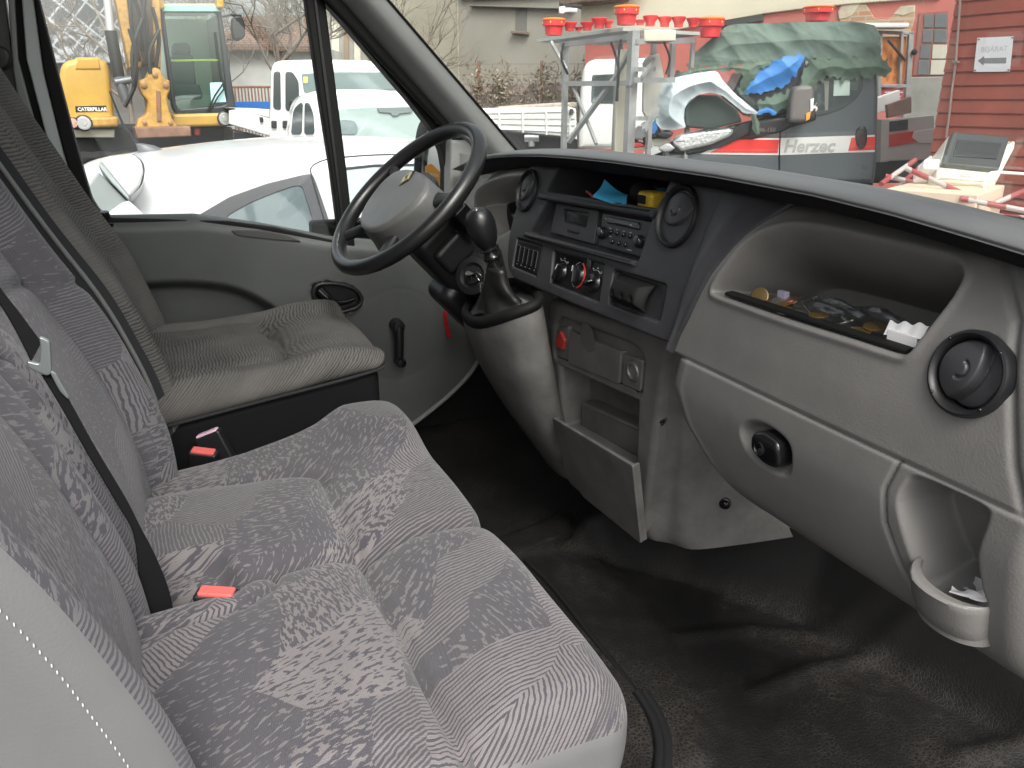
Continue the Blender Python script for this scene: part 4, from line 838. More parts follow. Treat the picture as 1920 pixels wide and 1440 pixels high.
MB().lathe([(0.013, -0.03), (0.0125, 0.015), (0.018, 0.018), (0.0185, 0.022), (0.015, 0.026), (0.0145, 0.034), (0.020, 0.037), (0.020, 0.040), (0.016, 0.043)], nk, ax, 24).build('lever_shaft', GLOSSB, gl_)
b = MB().lathe([(0.014, -0.036), (0.021, -0.026), (0.0265, -0.008), (0.029, 0.012), (0.027, 0.028), (0.020, 0.040), (0.010, 0.0455), (0, 0.047)], (0, 0, 0), (0, 0, 1), 28)
V = np.array(b.v); V[:, 0] *= 1.05; V[:, 1] *= 1.12; T_ = np.array(Vector(tuple(ax)).to_track_quat('Z', 'X').to_matrix()); b.v = [tuple(T_@v+k0) for v in V]; b.build('knob', mat('knob_black', (0.010, 0.010, 0.011), 0.32), gl_)
cp = at(893, 404, y=0.585); b = MB().ell(cp, (0.010, 0.010, 0.016), 16, 10); b.build('shift_plate', mat('shift_plate', (0.05, 0.05, 0.05), 0.08, coat=1.0), gl_)
# ---- steering wheel and column
wc = at(762, 369, Z=1.80); d0 = ray(762, 369); d0 /= np.linalg.norm(d0); e1 = _rt-d0*(_rt@d0); e1 /= np.linalg.norm(e1); e2 = np.cross(e1, d0); e2 *= np.sign(e2@_up)
wn_ = 0.366*(-d0)+0.93*(-0.68*e1+0.734*e2); wn_ /= np.linalg.norm(wn_)
wa = np.array([1.0, 0, 0]); wa = wa-wn_*(wa@wn_); wa /= np.linalg.norm(wa); wb = np.cross(wn_, wa)
WM = lambda u, v, h=0.0: wc+wa*u+wb*v+wn_*h
sw_ = thing('steering_wheel', wc, 'black four-spoke steering wheel with large padded hub', 'steering wheel')
RW = 0.206
MB().tube([WM(RW*math.cos(t), RW*math.sin(t)) for t in np.linspace(0, 2*PI, 73)[:-1]], 0.0175, 14, closed=True).build('rim', mat('worn_wheel_rim', (0.012, 0.012, 0.0125), 0.30, bump=(700, 0.25, 0.0005)), sw_, smooth=180)
HUB = mat('hub_pad', (0.095, 0.096, 0.094), 0.36, bump=(900, 0.4, 0.0006), var=(14, 0.18))
rho, th_ = np.meshgrid(np.concatenate([np.linspace(0.0, 0.86, 26), np.linspace(0.875, 1.0, 14)]), np.linspace(0, 2*PI, 97))
ct, st_h = np.cos(th_), np.sin(th_); bb = np.where(st_h > 0, 0.078, 0.118); rad = (np.abs(ct/0.130)**2.7+np.abs(st_h/bb)**2.7)**(-1/2.7)
hu = rad*rho*ct*np.where(st_h < 0, 1-0.22*np.abs(rad*rho*st_h)/0.118, 1.0); hv = rad*rho*st_h
hz = 0.036+0.005*(1-(rho/0.9)**2)-0.007*sst(rho, 0.82, 0.92)-0.062*sst(rho, 0.90, 1.0)**0.8
MB().grid(np.array([[WM(hu[j, i], hv[j, i]-0.012, hz[j, i]-0.012) for i in range(hu.shape[1])] for j in range(hu.shape[0])])).build('hub_pad', HUB, sw_, smooth=180)
b = MB().loft([[WM(u*s_, v*s_-0.012, h) for u, v in circ(0, 0, 1, 24)] for s_, h in ((0.086, 0.0), (0.088, -0.02), (0.07, -0.05), (0.06, -0.075))]); b.build('hub_back', BLACK, sw_)
for a_ in (14, 166, 232, 308):
    ca_, sa_ = math.cos(R(a_)), math.sin(R(a_)); r0, r1 = 0.085, RW-0.004; w0, w1 = 0.026, 0.017; t_ = np.array([-sa_, ca_])
    secs = []
    for q_ in np.linspace(0, 1, 7):
        r_ = r0+(r1-r0)*q_; w_ = w0+(w1-w0)*q_-0.006*math.sin(PI*q_); h_ = -0.012+0.010*q_-0.004*math.sin(PI*q_)
        secs.append([WM(ca_*r_+t_[0]*w_*math.cos(k_), sa_*r_+t_[1]*w_*math.cos(k_), h_+0.011*math.sin(k_)) for k_ in np.linspace(0, 2*PI, 13)[:-1]])
    MB().loft(secs).build('spoke', BLACK, sw_, smooth=180)
# diamond emblem: a hollow lozenge
em = np.array([0.0, 0.028]); lo = [(0, 0.019), (-0.0125, 0), (0, -0.019), (0.0125, 0)]; li = [(0, 0.010), (-0.006, 0), (0, -0.010), (0.006, 0)]
EM = lambda u, v, d: WM(u+em[0], v+em[1], 0.0290-d)
MB().prism(offset(ccw(lo), -0.004), EM, 0.0, 0.004, 0.0005, 1).build('emblem_recess', GLOSSB, sw_)
b = MB().panel(lo, [li], EM, 0.003, 0.0012, 0.003, back=False); b.v = [tuple(np.array(v)+wn_*0.003) for v in b.v]; b.build('diamond_emblem', mat('brass_emblem', (0.55, 0.48, 0.30), 0.3, metal=0.8), sw_)
MB().lathe([(0.009, 0.0), (0.009, 0.006), (0, 0.007)], WM(-0.052, -0.100, 0.016), wn_, 16).build('hub_plug', GLOSSB, sw_)
colm = thing('steering_column', WM(0, 0, -0.15), 'black steering column shroud with stalk switches', 'steering column')
Mc = np.eye(4); Mc[:3, 0] = wa; Mc[:3, 1] = wb; Mc[:3, 2] = wn_; Mc[:3, 3] = wc
MB().rbox((-0.065, -0.085, -0.30), (0.075, 0.045, -0.060), 0.03, 5, M=Mc).build('shroud', BLACK, colm)
MB().rbox((-0.05, -0.12, -0.36), (0.07, 0.02, -0.20), 0.03, 5, M=Mc).build('lower_shroud', BLACK, colm)
s0 = at(868, 405, y=0.63); MB().rbox((-0.022, -0.02, -0.035), (0.026, 0.02, 0.03), 0.008, 3, M=np.array([[*np.append(wa, 0)], [0, 0, 0, 0], [0, 0, 0, 0], [0, 0, 0, 1]]) if False else np.block([[np.stack([wa, wb, wn_], 1), s0[:, None]], [np.zeros((1, 3)), np.ones((1, 1))]])).build('stalk_head', GLOSSB, colm)
MB().tube([s0, s0-wa*0.09-wb*0.0], [0.010, 0.013], 10).build('stalk', BLACK, colm)
s1 = at(848, 470, y=0.62); MB().rbox((-0.05, -0.045, -0.03), (0.035, 0.04, 0.04), 0.015, 3, M=np.block([[np.stack([wa, wb, wn_], 1), s1[:, None]], [np.zeros((1, 3)), np.ones((1, 1))]])).build('stalk_housing', BLACK, colm)
ig = at(886, 517, y=0.635); ia = np.array([0.62, -0.72, 0.30]); ia /= np.linalg.norm(ia)
MB().lathe([(0.046, -0.08), (0.046, -0.012), (0.042, 0.0), (0.030, 0.003), (0.024, -0.004), (0.020, -0.004), (0.018, 0.004), (0, 0.004)], ig, ia, 32).build('ignition_lock', BLACK, colm)
MB().tube([ig-ia*0.07, ig-ia*0.07+np.array([-0.10, 0.03, 0.03])], 0.05, 16).build('lock_housing', BLACK, colm)
ky = thing('ignition_key', ig, 'steel key with split ring in the ignition lock', 'key')
MB().lathe([(0.0125, 0.0), (0.0125, 0.004), (0, 0.004)], ig+ia*0.006+np.array([0, 0, 0.004]), (0.2, -0.4, 1), 24).build('key_bow', CHROME, ky)
MB().rbox((-0.003, -0.001, -0.012), (0.003, 0.001, 0.006), 0.0005, 1, M=Matrix.Translation(Vector(tuple(ig+ia*0.006)))).build('key_blade', CHROME, ky)
kr = at(900, 521, y=0.615); ra_ = np.array([0.5, -0.2, 0.5]); rb_ = np.cross(ra_, ia); ra_ /= np.linalg.norm(ra_); rb_ /= np.linalg.norm(rb_)
MB().tube([kr+0.0135*(ra_*math.cos(t)+rb_*math.sin(t)) for t in np.linspace(0, 2*PI, 25)[:-1]], 0.0009, 6, closed=True).build('split_ring', CHROME, ky)
MB().rbox((-0.005, -0.001, -0.018), (0.005, 0.001, 0.0), 0.0008, 1, M=Matrix.Translation(Vector(tuple(kr-np.array([0, 0, 0.012]))))).build('key_tag', CHROME, ky)
# knee panel
b = MB().rbox((-0.84, 0.86, 0.98), (-0.15, 0.95, 1.30), 0.03, 3); b.build('knee_panel', DOORG, dash)
# ================================================================== SMALL LOOSE THINGS
BLUEP = mat('blue_paper', (0.045, 0.36, 0.60), 0.7)
def sheet(name, px4, plane_pts, m, bend, label, cat, group=None, nrm=None, thick=0.0005):
    q = plane_pts; n = 14; g = np.array([[(q[0]*(1-a)+q[1]*a)*(1-c)+(q[3]*(1-a)+q[2]*a)*c for a in np.linspace(0, 1, n)] for c in np.linspace(0, 1, n)])
    nn = np.cross(q[1]-q[0], q[3]-q[0]); nn /= np.linalg.norm(nn); A, Cc = np.meshgrid(np.linspace(0, 1, n), np.linspace(0, 1, n))
    off = bend*(np.sin(A*PI)+0.5*np.sin(Cc*PI*1.5+A*3)); g = g+nn*off[..., None]
    top = g; bot = g+nn*thick; b = MB(); b.grid(top).grid(bot)
    return tag(b.build(name, m, None, 180), label, cat, group)
P4 = lambda pts, ys: [at(px, py, y=y) for (px, py), y in zip(pts, ys)]
sheet('blue_note', 0, P4([(1133, 336), (1178, 365), (1173, 381), (1112, 371)], [0.76, 0.77, 0.735, 0.73]), BLUEP, 0.006, 'sky blue folded note standing in the dash shelf', 'paper')
sheet('blue_note', 0, P4([(1218, 344), (1246, 352), (1246, 356), (1222, 350)], [0.80, 0.80, 0.77, 0.77]), BLUEP, 0.002, 'thin edge of a blue note lying behind the tape measure', 'paper')
tm = thing('tape_measure', at(1222, 382, y=0.745), 'yellow and black tape measure on the dash shelf', 'tape measure')
tmc = at(1222, 374, y=0.765); MB().rbox(tmc-np.array([0.020, 0.018, 0.015]), tmc+np.array([0.024, 0.020, 0.014]), 0.008, 4).build('case', mat('tape_yellow', (0.55, 0.37, 0.03), 0.4), tm)
MB().rbox(tmc+np.array([-0.012, -0.021, -0.006]), tmc+np.array([0.010, -0.017, 0.008]), 0.003, 2).build('grip', RUBB, tm)
tmd = at(1205, 366, y=0.79); MB().ell(tmd, (0.032, 0.02, 0.026), 20, 12).build('strap', RUBB, tm)
tag(MB().tube([at(1100, 359, y=0.75), at(1112, 368, y=0.735)], 0.0025, 8).build('red_pen', mat('red_pen', (0.35, 0.03, 0.02), 0.4)), 'tip of a dark red pen beside the blue note', 'pen')
tag(MB().prism(rpoly(bz((1092, 362), (1118, 366), (1150, 378), (1086, 370)), 0.004), BP, 0.02, 0.045, 0.002).build('black_wallet', LEATH), 'flat black wallet under the blue note', 'wallet')
# bin mat and its contents
ZB = 1.452
gm = MB(); y0_ = 0.7115
gm.loft([[(x, PY(1.446)+0.002+dy, 1.4455+0.004*q+dz) for dy, dz in ((0, 0), (0.0, 0.003), (0.003, 0.0045), (0.013, 0.005), (0.013, 0.001))] for q, x in zip(np.linspace(0, 1, 20)*0.3, np.linspace(0.452, 0.752, 20))])
tag(gm.build('bin_liner', RUBB, None, 50), 'black rubber liner along the lip of the passenger shelf', 'mat')
COINC = [mat('brass_coin', (0.55, 0.38, 0.16), 0.3, metal=0.9), mat('copper_coin', (0.42, 0.22, 0.13), 0.35, metal=0.9), mat('nickel_coin', (0.5, 0.47, 0.42), 0.3, metal=0.9)]
cl = [((1424, 556), 0.745, 0.0125, 0, (0.35, -0.75, 0.35), 'brass coin propped upright at the far end of the shelf'),
      ((1446, 569), 0.735, 0.0115, 1, (0.1, -0.25, 1), 'copper coin at the left of the coin heap'), ((1463, 566), 0.740, 0.012, 2, (0.2, -0.3, 1), 'silver-grey coin leaning on the coin heap'),
      ((1478, 563), 0.745, 0.012, 1, (-0.3, -0.3, 1), 'copper coin on top of the coin heap'), ((1490, 565), 0.742, 0.0115, 1, (-0.5, -0.4, 1), 'tilted copper coin at the right of the heap'),
      ((1468, 575), 0.728, 0.0125, 0, (0.1, -0.2, 1), 'brass coin lying in front of the coin heap'), ((1476, 583), 0.722, 0.0125, 2, (0.0, -0.15, 1), 'nickel coin lying flat on the liner'),
      ((1505, 587), 0.724, 0.012, 2, (0.1, -0.1, 1), 'nickel coin half under the clear plastic film'), ((1535, 590), 0.726, 0.012, 0, (0.0, -0.1, 1), 'brass coin beside the clear plastic film'),
      ((1612, 621), 0.722, 0.0125, 0, (0.05, -0.12, 1), 'brass coin lying alone near the white card'), ((1640, 612), 0.738, 0.012, 0, (0.1, -0.15, 1), 'brass coin behind the lone brass coin')]
for (px, py), y_, r_, m_, ax_, lab in cl:
    tag(MB().lathe([(0, 0.001), (r_-0.001, 0.001), (r_, 0.0006), (r_, -0.0006), (r_-0.001, -0.001), (0, -0.001)], at(px, py, y=y_), ax_, 28).build('coin', COINC[m_]), lab, 'coin', 'coins in the shelf')
q_ = at(1467, 552, y=0.75); tag(MB().rbox(q_-np.array([0.006, 0.004, 0.005]), q_+np.array([0.009, 0.004, 0.005]), 0.001, 2).build('lilac_cube', mat('lilac_plastic', (0.35, 0.33, 0.42), 0.5)), 'small lilac plastic cube behind the coins', 'cube')
FILM = glass_mat('clear_film', (0.93, 0.93, 0.93), 0.05, 0.22)
def film(c, w_, d_, h_, seed, label):
    g = np.random.default_rng(seed); n = 26; U_, V_ = np.meshgrid(np.linspace(-1, 1, n), np.linspace(-1, 1, n)); Z_ = np.zeros_like(U_)
    for _ in range(14):
        a_ = g.uniform(0, 2*PI); Z_ += g.uniform(0.2, 1)*np.abs(np.sin((U_*math.cos(a_)+V_*math.sin(a_))*g.uniform(2, 6)+g.uniform(0, 6)))
    Z_ = (Z_/Z_.max())*h_*(1.1-U_**2*0.6-V_**2*0.5); P_ = np.stack([c[0]+U_*w_+0.004*np.sin(V_*5), c[1]+V_*d_, c[2]+Z_], -1)
    return tag(MB().grid(P_).grid(P_+np.array([0, 0.0004, 0.0006])).build('plastic_film', FILM, None, 25, recalc=False), label, 'wrapper')
film(at(1560, 590, y=0.745), 0.050, 0.022, 0.020, 3, 'crumpled clear plastic wrapper beside the coins'); film(at(1635, 606, y=0.755), 0.045, 0.024, 0.020, 5, 'crumpled clear plastic wrapper behind the white card')
sp_ = spline([at(1505, 568, y=0.735), at(1525, 592, y=0.722), at(1550, 607, y=0.718), at(1575, 606, y=0.722), at(1600, 600, y=0.73)], 5); tag(MB().tube(sp_, 0.0012, 6).build('metal_band', CHROME), 'thin bent metal band in front of the wrapper', 'band')
cw = []
for i in range(25):
    t = i/24; cw.append((1669+(1741-1669)*t, 603+6*t-3.2*math.cos(t*2*PI*2.6)))
ca3 = [at(px, py, y=0.735) for px, py in cw]; base3 = [at(1657+(1728-1657)*i/24, 627+9*i/24, y=0.722) for i in range(25)]
b = MB().grid(np.array([ca3, base3, [p+np.array([0, 0.012, -0.001]) for p in base3]])).grid(np.array([[p+np.array([0, 0.0006, 0]) for p in ca3], [p+np.array([0, 0.0006, 0]) for p in base3]]))
b.rbox(base3[0]+np.array([0.004, 0.0, -0.010]), base3[-1]+np.array([-0.006, 0.03, 0.000]), 0.001, 1)
tag(b.build('white_card', PAPERW, None, 30), 'white scallop-edged card at the right end of the shelf', 'card')
# papers in the map pocket
for i, (pp, ys, lab) in enumerate([([(1785, 1098), (1815, 1105), (1848, 1118), (1780, 1112)], [0.712, 0.715, 0.705, 0.70], 'crumpled white paper at the left in the dash pocket'),
                                  ([(1805, 1102), (1828, 1080), (1850, 1092), (1846, 1120)], [0.725, 0.735, 0.728, 0.715], 'grey-white paper standing at the right in the dash pocket'),
                                  ([(1812, 1110), (1850, 1095), (1852, 1125), (1820, 1124)], [0.712, 0.716, 0.704, 0.702], 'folded white receipt on top in the dash pocket')]):
    sheet('crumpled_paper', 0, P4(pp, ys), PAPERW if i != 1 else mat('grey_paper', (0.5, 0.49, 0.5), 0.8), 0.003, lab, 'paper', 'papers in the dash pocket')
# paper roll and red ribbon by the door
cu_ = at(848, 556, x=-0.74); tag(MB().lathe([(0.018, -0.03), (0.022, -0.028), (0.023, 0.022), (0.019, 0.026), (0.008, 0.024), (0.008, -0.03)], cu_, (0.15, -0.1, 1), 24).build('tissue_roll', PAPERW), 'white tissue roll wedged beside the steering column', 'tissue roll')
RIB = mat('red_ribbon', (0.45, 0.02, 0.03), 0.6); r0 = [at(838, 565, x=-0.73), at(830, 590, x=-0.73), at(834, 615, x=-0.73), at(838, 634, x=-0.73)]; r1 = [at(845, 570, x=-0.72), at(838, 592, x=-0.72), at(842, 615, x=-0.72), at(846, 632, x=-0.72)]
tag(MB().loft([[a, c, c+np.array([0, 0.001, 0]), a+np.array([0, 0.001, 0])] for a, c in zip(spline(r0, 4), spline(r1, 4))]).build('red_ribbon', RIB), 'red ribbon hanging below the tissue roll', 'ribbon')
pk_ = MB().rbox((-0.80, 0.79, 1.06), (-0.66, 0.86, 1.20), 0.02, 3); pk_.build('door_side_tray', BLACK, dash)
# ================================================================== THE YARD OUTSIDE
ASPH = mat('yard_asphalt', (0.10, 0.097, 0.092), 0.9, bump=(30, 0.5, 0.01), var=(0.8, 0.25))
b = MB(); b.grid(np.array([[(x, y, 0.0) for x in (-150, -60, -20, -8, 8, 40, 120)] for y in (-120, -40, -10, 0, 20, 60, 150)])); tag(b.build('ground', ASPH, None, 180), 'worn asphalt yard', kind='structure')
CARW = mat('white_car_paint', (0.80, 0.80, 0.80), 0.25, coat=0.6); TRKW = mat('white_truck_paint', (0.74, 0.74, 0.72), 0.35, coat=0.3, var=(3, 0.04))
YEL = mat('machine_yellow', (0.52, 0.31, 0.055), 0.45, coat=0.1, var=(3, 0.12)); YELD = mat('grimy_yellow', (0.42, 0.235, 0.05), 0.6, var=(7, 0.45)); SIL = mat('silver_metal', (0.45, 0.46, 0.47), 0.35, metal=0.6); GALV = mat('galvanised_steel', (0.36, 0.37, 0.37), 0.5, metal=0.4, var=(6, 0.15))
TYRE = mat('tyre_rubber', (0.02, 0.02, 0.02), 0.85, bump=(40, 0.4, 0.01)); RUST = mat('rusty_steel', (0.22, 0.12, 0.08), 0.8, var=(8, 0.3)); CREAM = mat('cream_board', (0.55, 0.52, 0.43), 0.7, var=(3, 0.06))
LAMPG = mat('lamp_glass', (0.42, 0.42, 0.41), 0.08, coat=1.0); CGL = mat('vehicle_glass', (0.055, 0.07, 0.072), 0.04, spec=0.8, coat=1.0); CGLL = mat('bright_vehicle_glass', (0.22, 0.28, 0.28), 0.04, spec=0.9, coat=1.0)
def pp(pl_, *pts): return [pl_.uv(*p) for p in pts]
def slab(name, m, parent, pl_, pts, d0, d1, r=0.02, rc=0.0, k=3, smooth=40):
    q = pp(pl_, *pts); q = rpoly(q, rc) if rc else q; return MB().prism(q, pl_, d0, d1, r, k).build(name, m, parent, smooth)
def tubes(pl_, pts, r, d=0.0, n=8): return [pl_(*pl_.uv(*p), d) for p in pts]
def wheel(parent, c, ax, r, w_, name='wheel'):
    t = MB().lathe([(r*0.62, -w_/2), (r*0.9, -w_/2), (r, -w_*0.3), (r, w_*0.3), (r*0.9, w_/2), (r*0.62, w_/2)], c, ax, 28).build(name, TYRE, parent)
    MB().lathe([(0, w_*0.35), (r*0.2, w_*0.38), (r*0.35, w_*0.2), (r*0.6, w_*0.45), (r*0.64, w_*0.45), (r*0.64, -w_*0.3)], c, ax, 24).build('rim', SIL, t)
# ---- white hatchback alongside
hc = thing('parked_hatchback', (-2.95, 1.3, 0), 'white hatchback parked right outside the driver window', 'car')
XC = -2.93
ys = [-0.62, -0.60, -0.52, -0.42, -0.33, -0.29, -0.27, -0.20, -0.08, 0.08, 0.45, 0.85, 1.4, 1.85, 2.3, 2.75, 3.2, 3.45, 3.55]
zt_ = [0.72, 0.95, 1.05, 1.14, 1.24, 1.30, 1.40, 1.437, 1.456, 1.474, 1.508, 1.522, 1.498, 1.42, 1.20, 1.00, 0.90, 0.75, 0.55]
wt_ = [0.60, 0.62, 0.64, 0.66, 0.68, 0.69, 0.70, 0.73, 0.755, 0.77, 0.79, 0.79, 0.77, 0.74, 0.70, 0.76, 0.74, 0.66, 0.55]
secs = []
for y_, z_, w_ in zip(ys, zt_, wt_):
    hb = min(0.98, z_-0.02); wb_ = 0.86 if -0.3 < y_ < 3.2 else 0.76
    half = [(0, z_), (w_*0.55, z_-0.012), (w_*0.86, z_-0.035), (w_, z_-0.075), (w_+(wb_-w_)*0.35, z_-0.075-(z_-0.075-hb)*0.35), (wb_, hb), (wb_+0.01, 0.7*hb), (wb_-0.02, 0.32), (wb_-0.1, 0.25), (0, 0.25)]
    if hb > z_-0.2: half = [(0, z_), (w_*0.55, z_-0.005), (w_*0.86, z_-0.02), (w_, z_-0.05), (wb_-0.02, z_-0.09), (wb_, z_-0.15), (wb_, 0.6*z_), (wb_-0.02, 0.32), (wb_-0.1, 0.25), (0, 0.25)]
    h2 = spline(half, 3); secs.append([(XC+a, y_, c) for a, c in h2]+[(XC-a, y_, c) for a, c in h2[::-1][1:-1]])
for s_ in secs:
    for i_, (x_, y_, z_) in enumerate(s_):
        wq = float(sst(np.array(0.25-y_), 0, 0.45)); s_[i_] = (x_, y_+0.24*wq*min(1.0, abs(x_-XC)/0.8)**2.2, z_)
S2 = [spline([s_[i] for s_ in secs], 3) for i in range(len(secs[0]))]; P_ = np.array(S2).transpose(1, 0, 2)
MB().loft(P_).build('body', CARW, hc, smooth=70)
HP = Plane(at(500, 380, x=-2.035), (0.01, 1, 0), (-0.22, 0, 1)); RIMG = mat('window_frame_grey', (0.09, 0.09, 0.10), 0.4)
qo = rpoly(pp(HP, (352, 415), (430, 369), (500, 344), (570, 327), (586, 325), (594, 345), (640, 480), (330, 480)), 0.015)
qi = rpoly(pp(HP, (428, 404), (470, 380), (520, 360), (552, 349), (566, 349), (600, 455), (600, 480), (400, 480)), 0.015)
qf = MB().panel(qo, [qi], HP, 0.02, 0.003, 0.01, back=False).build('quarter_window', RIMG, hc)
MB().prism(offset(ccw(qi), -0.003), HP, 0.004, 0.008, 0.001, 1).build('pane', mat('hatch_glass', (0.16, 0.20, 0.215), 0.04, spec=0.8, coat=1.0), qf)
qd = rpoly(pp(HP, (646, 316), (700, 311), (790, 310), (860, 318), (860, 480), (668, 480), (650, 400)), 0.015)
MB().prism(qd, HP, -0.004, 0.02, 0.003).build('front_window', mat('pale_reflecting_glass', (0.42, 0.50, 0.52), 0.05, spec=0.9, coat=1.0), hc)
DARKL = mat('door_gap', (0.06, 0.065, 0.07), 0.6)
MB().tube([HP(*HP.uv(*p), -0.004) for p in [(645, 317), (700, 311), (790, 309), (870, 316)]], 0.006, 6).build('window_trim', DARKL, hc)
MB().tube(spline([HP(*HP.uv(*p), -0.003) for p in [(625, 470), (600, 385), (583, 325), (583, 316), (592, 307), (620, 298), (700, 291), (790, 291), (860, 300)]], 5), 0.0035, 6).build('door_gap', DARKL, hc)
# spoiler and rear glass
SP = [at(188, 298, x=-2.9), at(262, 290, x=-2.25), at(270, 318, x=-2.2), at(262, 350, x=-2.2), at(242, 369, x=-2.2), at(187, 308, x=-2.9)]
HS = Plane(at(230, 330, x=-2.055), (0, 1, 0), (-0.25, 0, 1))
MB().prism(rpoly(pp(HS, (187, 301), (200, 293), (250, 288), (265, 302), (269, 322), (262, 348), (243, 370), (214, 334)), 0.012), HS, 0, 0.35, 0.012).build('spoiler', CARW, hc)
MB().prism(rpoly(pp(HS, (187, 301), (214, 334), (243, 370), (240, 374), (209, 342), (184, 310)), 0.004), HS, 0.002, 0.3, 0.004).build('spoiler_edge', mat('pale_grey_paint', (0.42, 0.46, 0.47), 0.4), hc)
MB().prism(rpoly(pp(HS, (183, 318), (208, 345), (239, 376), (215, 398), (200, 440), (120, 440), (150, 366)), 0.01), HS, 0.03, 0.3, 0.006).build('rear_window', mat('bright_rear_glass', (0.34, 0.37, 0.37), 0.06, spec=0.9, coat=1.0), hc)
MB().prism(rpoly(pp(HS, (204, 396), (226, 380), (241, 374), (300, 430), (200, 440)), 0.006), HS, 0.015, 0.3, 0.006).build('rear_quarter', CARW, hc)
MB().tube(spline([at(250, 291, x=-2.2), at(266, 305, x=-2.12), at(269, 325, x=-2.09), at(262, 348, x=-2.07), at(241, 369, x=-2.06)], 5), 0.0045, 6).build('tailgate_gap', DARKL, hc)
a0 = at(282, 281, x=-2.95); b = MB().loft([[a0+np.array([0.03*s_*math.cos(t), 0.055*s_*math.sin(t)+dy, h_]) for t in np.linspace(0, 2*PI, 13)[:-1]] for s_, h_, dy in ((1.1, -0.02, 0), (1, 0.0, 0), (0.7, 0.02, -0.02), (0.3, 0.03, -0.045))]); an = b.build('aerial', mat('aerial_grey', (0.12, 0.12, 0.13), 0.4), hc)
MB().tube([a0+np.array([0, -0.045, 0.02]), a0+np.array([0, -0.10, 0.11]), a0+np.array([0, -0.135, 0.26])], [0.008, 0.006, 0.003], 8).build('whip', BLACK, an)
for wy in (0.1, 2.75):
    for sx_ in (1, -1): wheel(hc, (XC+sx_*0.78, wy, 0.30), (sx_, 0, 0), 0.30, 0.2)
# ---- yellow wheeled excavator
ex = thing('excavator', (-12.0, 0.3, 0), 'yellow wheeled excavator with folded boom and green-tinted cab', 'excavator')
EP = vplane(120, 10.55, 445, 11.5)
hood = slab('engine_hood', YEL, ex, EP, [(110, 150), (114, 124), (124, 114), (140, 111), (143, 107), (186, 107), (190, 111), (200, 116), (206, 130), (216, 238), (124, 240), (116, 190)], 0.0, 2.6, 0.07, 0.06)
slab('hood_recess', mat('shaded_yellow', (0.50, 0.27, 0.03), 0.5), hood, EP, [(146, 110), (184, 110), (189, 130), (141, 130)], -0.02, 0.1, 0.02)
slab('name_plate', BLACK, hood, EP, [(141, 199), (199, 198), (200, 208), (142, 210)], -0.012, 0.02, 0.003)
u_, v_ = EP.uv(146, 208); text('lettering', 'CATERPILLAR', 0.062, lambda u, v, d: EP(u_+u*0.93, v_+v, -0.016+d), PAPERW, hood, bold=0.002)
slab('front_rail', YELD, ex, EP, [(126, 220), (222, 218), (222, 238), (132, 240)], -0.15, 0.6, 0.04, 0.05)
for (px, py, r_, m_) in ((157, 230, 0.085, LAMPG), (137, 230, 0.06, mat('pink_lamp', (0.6, 0.35, 0.30), 0.2)), (418, 222, 0.085, LAMPG), (435, 221, 0.055, mat('pink_lamp', (0.6, 0.35, 0.30), 0.2))):
    c = EP(*EP.uv(px, py), -0.17); l_ = MB().lathe([(r_*1.25, 0.0), (r_*1.2, 0.03), (r_*1.02, 0.035)], c, EP.n, 24).build('headlight', BLACK, ex); MB().lathe([(r_, 0.03), (r_*0.8, 0.036), (r_*0.5, 0.032), (r_*0.45, 0.04), (0, 0.042)], c, EP.n, 24).build('lens', m_, l_)
cabq = [(300, 12), (316, 8), (400, 9), (414, 14), (424, 80), (443, 208), (440, 213), (330, 214), (322, 200), (310, 100)]
cab = MB().panel(rpoly(pp(EP, *cabq), 0.04), [rpoly(pp(EP, (308, 22), (407, 23), (416, 90), (426, 192), (420, 198), (336, 205), (330, 195), (318, 100)), 0.05)], EP, 0.14, 0.02, 0.14, back=False).build('cab', mat('cab_black', (0.03, 0.035, 0.04), 0.35), ex)
slab('cab_glass', glass_mat('cab_glass', (0.80, 0.93, 0.88), 0.06), cab, EP, [(308, 22), (407, 23), (416, 90), (426, 192), (420, 198), (336, 205), (330, 195), (318, 100)], 0.05, 0.06, 0.002, 0.05)
slab('sun_visor', mat('green_visor', (0.30, 0.58, 0.48), 0.2), cab, EP, [(302, 9), (400, 9), (414, 22), (304, 22)], -0.05, 0.08, 0.01)
slab('cab_rear', mat('painted_rear_daylight', (0.48, 0.57, 0.54), 0.5), cab, EP, [(312, 20), (412, 20), (428, 90), (430, 214), (330, 214), (315, 100)], 1.35, 1.42, 0.02)  # pale green panel paints daylight seen through the cab's rear window
slab('cab_side', mat('cab_side_grey', (0.10, 0.12, 0.13), 0.5), cab, EP, [(418, 22), (426, 100), (440, 208), (430, 212), (420, 110), (412, 24)], 0.15, 1.4, 0.01)
slab('cab_roof', YEL, cab, EP, [(302, 4), (412, 4), (414, 13), (302, 13)], 0.15, 1.45, 0.03)
SEATG = mat('operator_seat', (0.09, 0.10, 0.12), 0.8)
for q_ in ([(334, 74), (366, 74), (370, 100), (332, 100)], [(330, 98), (374, 98), (380, 160), (326, 160)], [(322, 155), (386, 155), (394, 186), (326, 190)]): slab('operator_seat', SEATG, cab, EP, q_, 0.65, 0.85, 0.04, 0.06)
slab('yellow_bar', mat('bar_yellow', (0.65, 0.58, 0.08), 0.5), cab, EP, [(322, 111), (414, 110), (414, 114), (322, 115)], 0.10, 0.13, 0.005)
slab('cab_notice', mat('pale_blue_paper', (0.45, 0.70, 0.75), 0.7), cab, EP, [(394, 155), (418, 154), (425, 191), (397, 193)], 0.035, 0.045, 0.001)
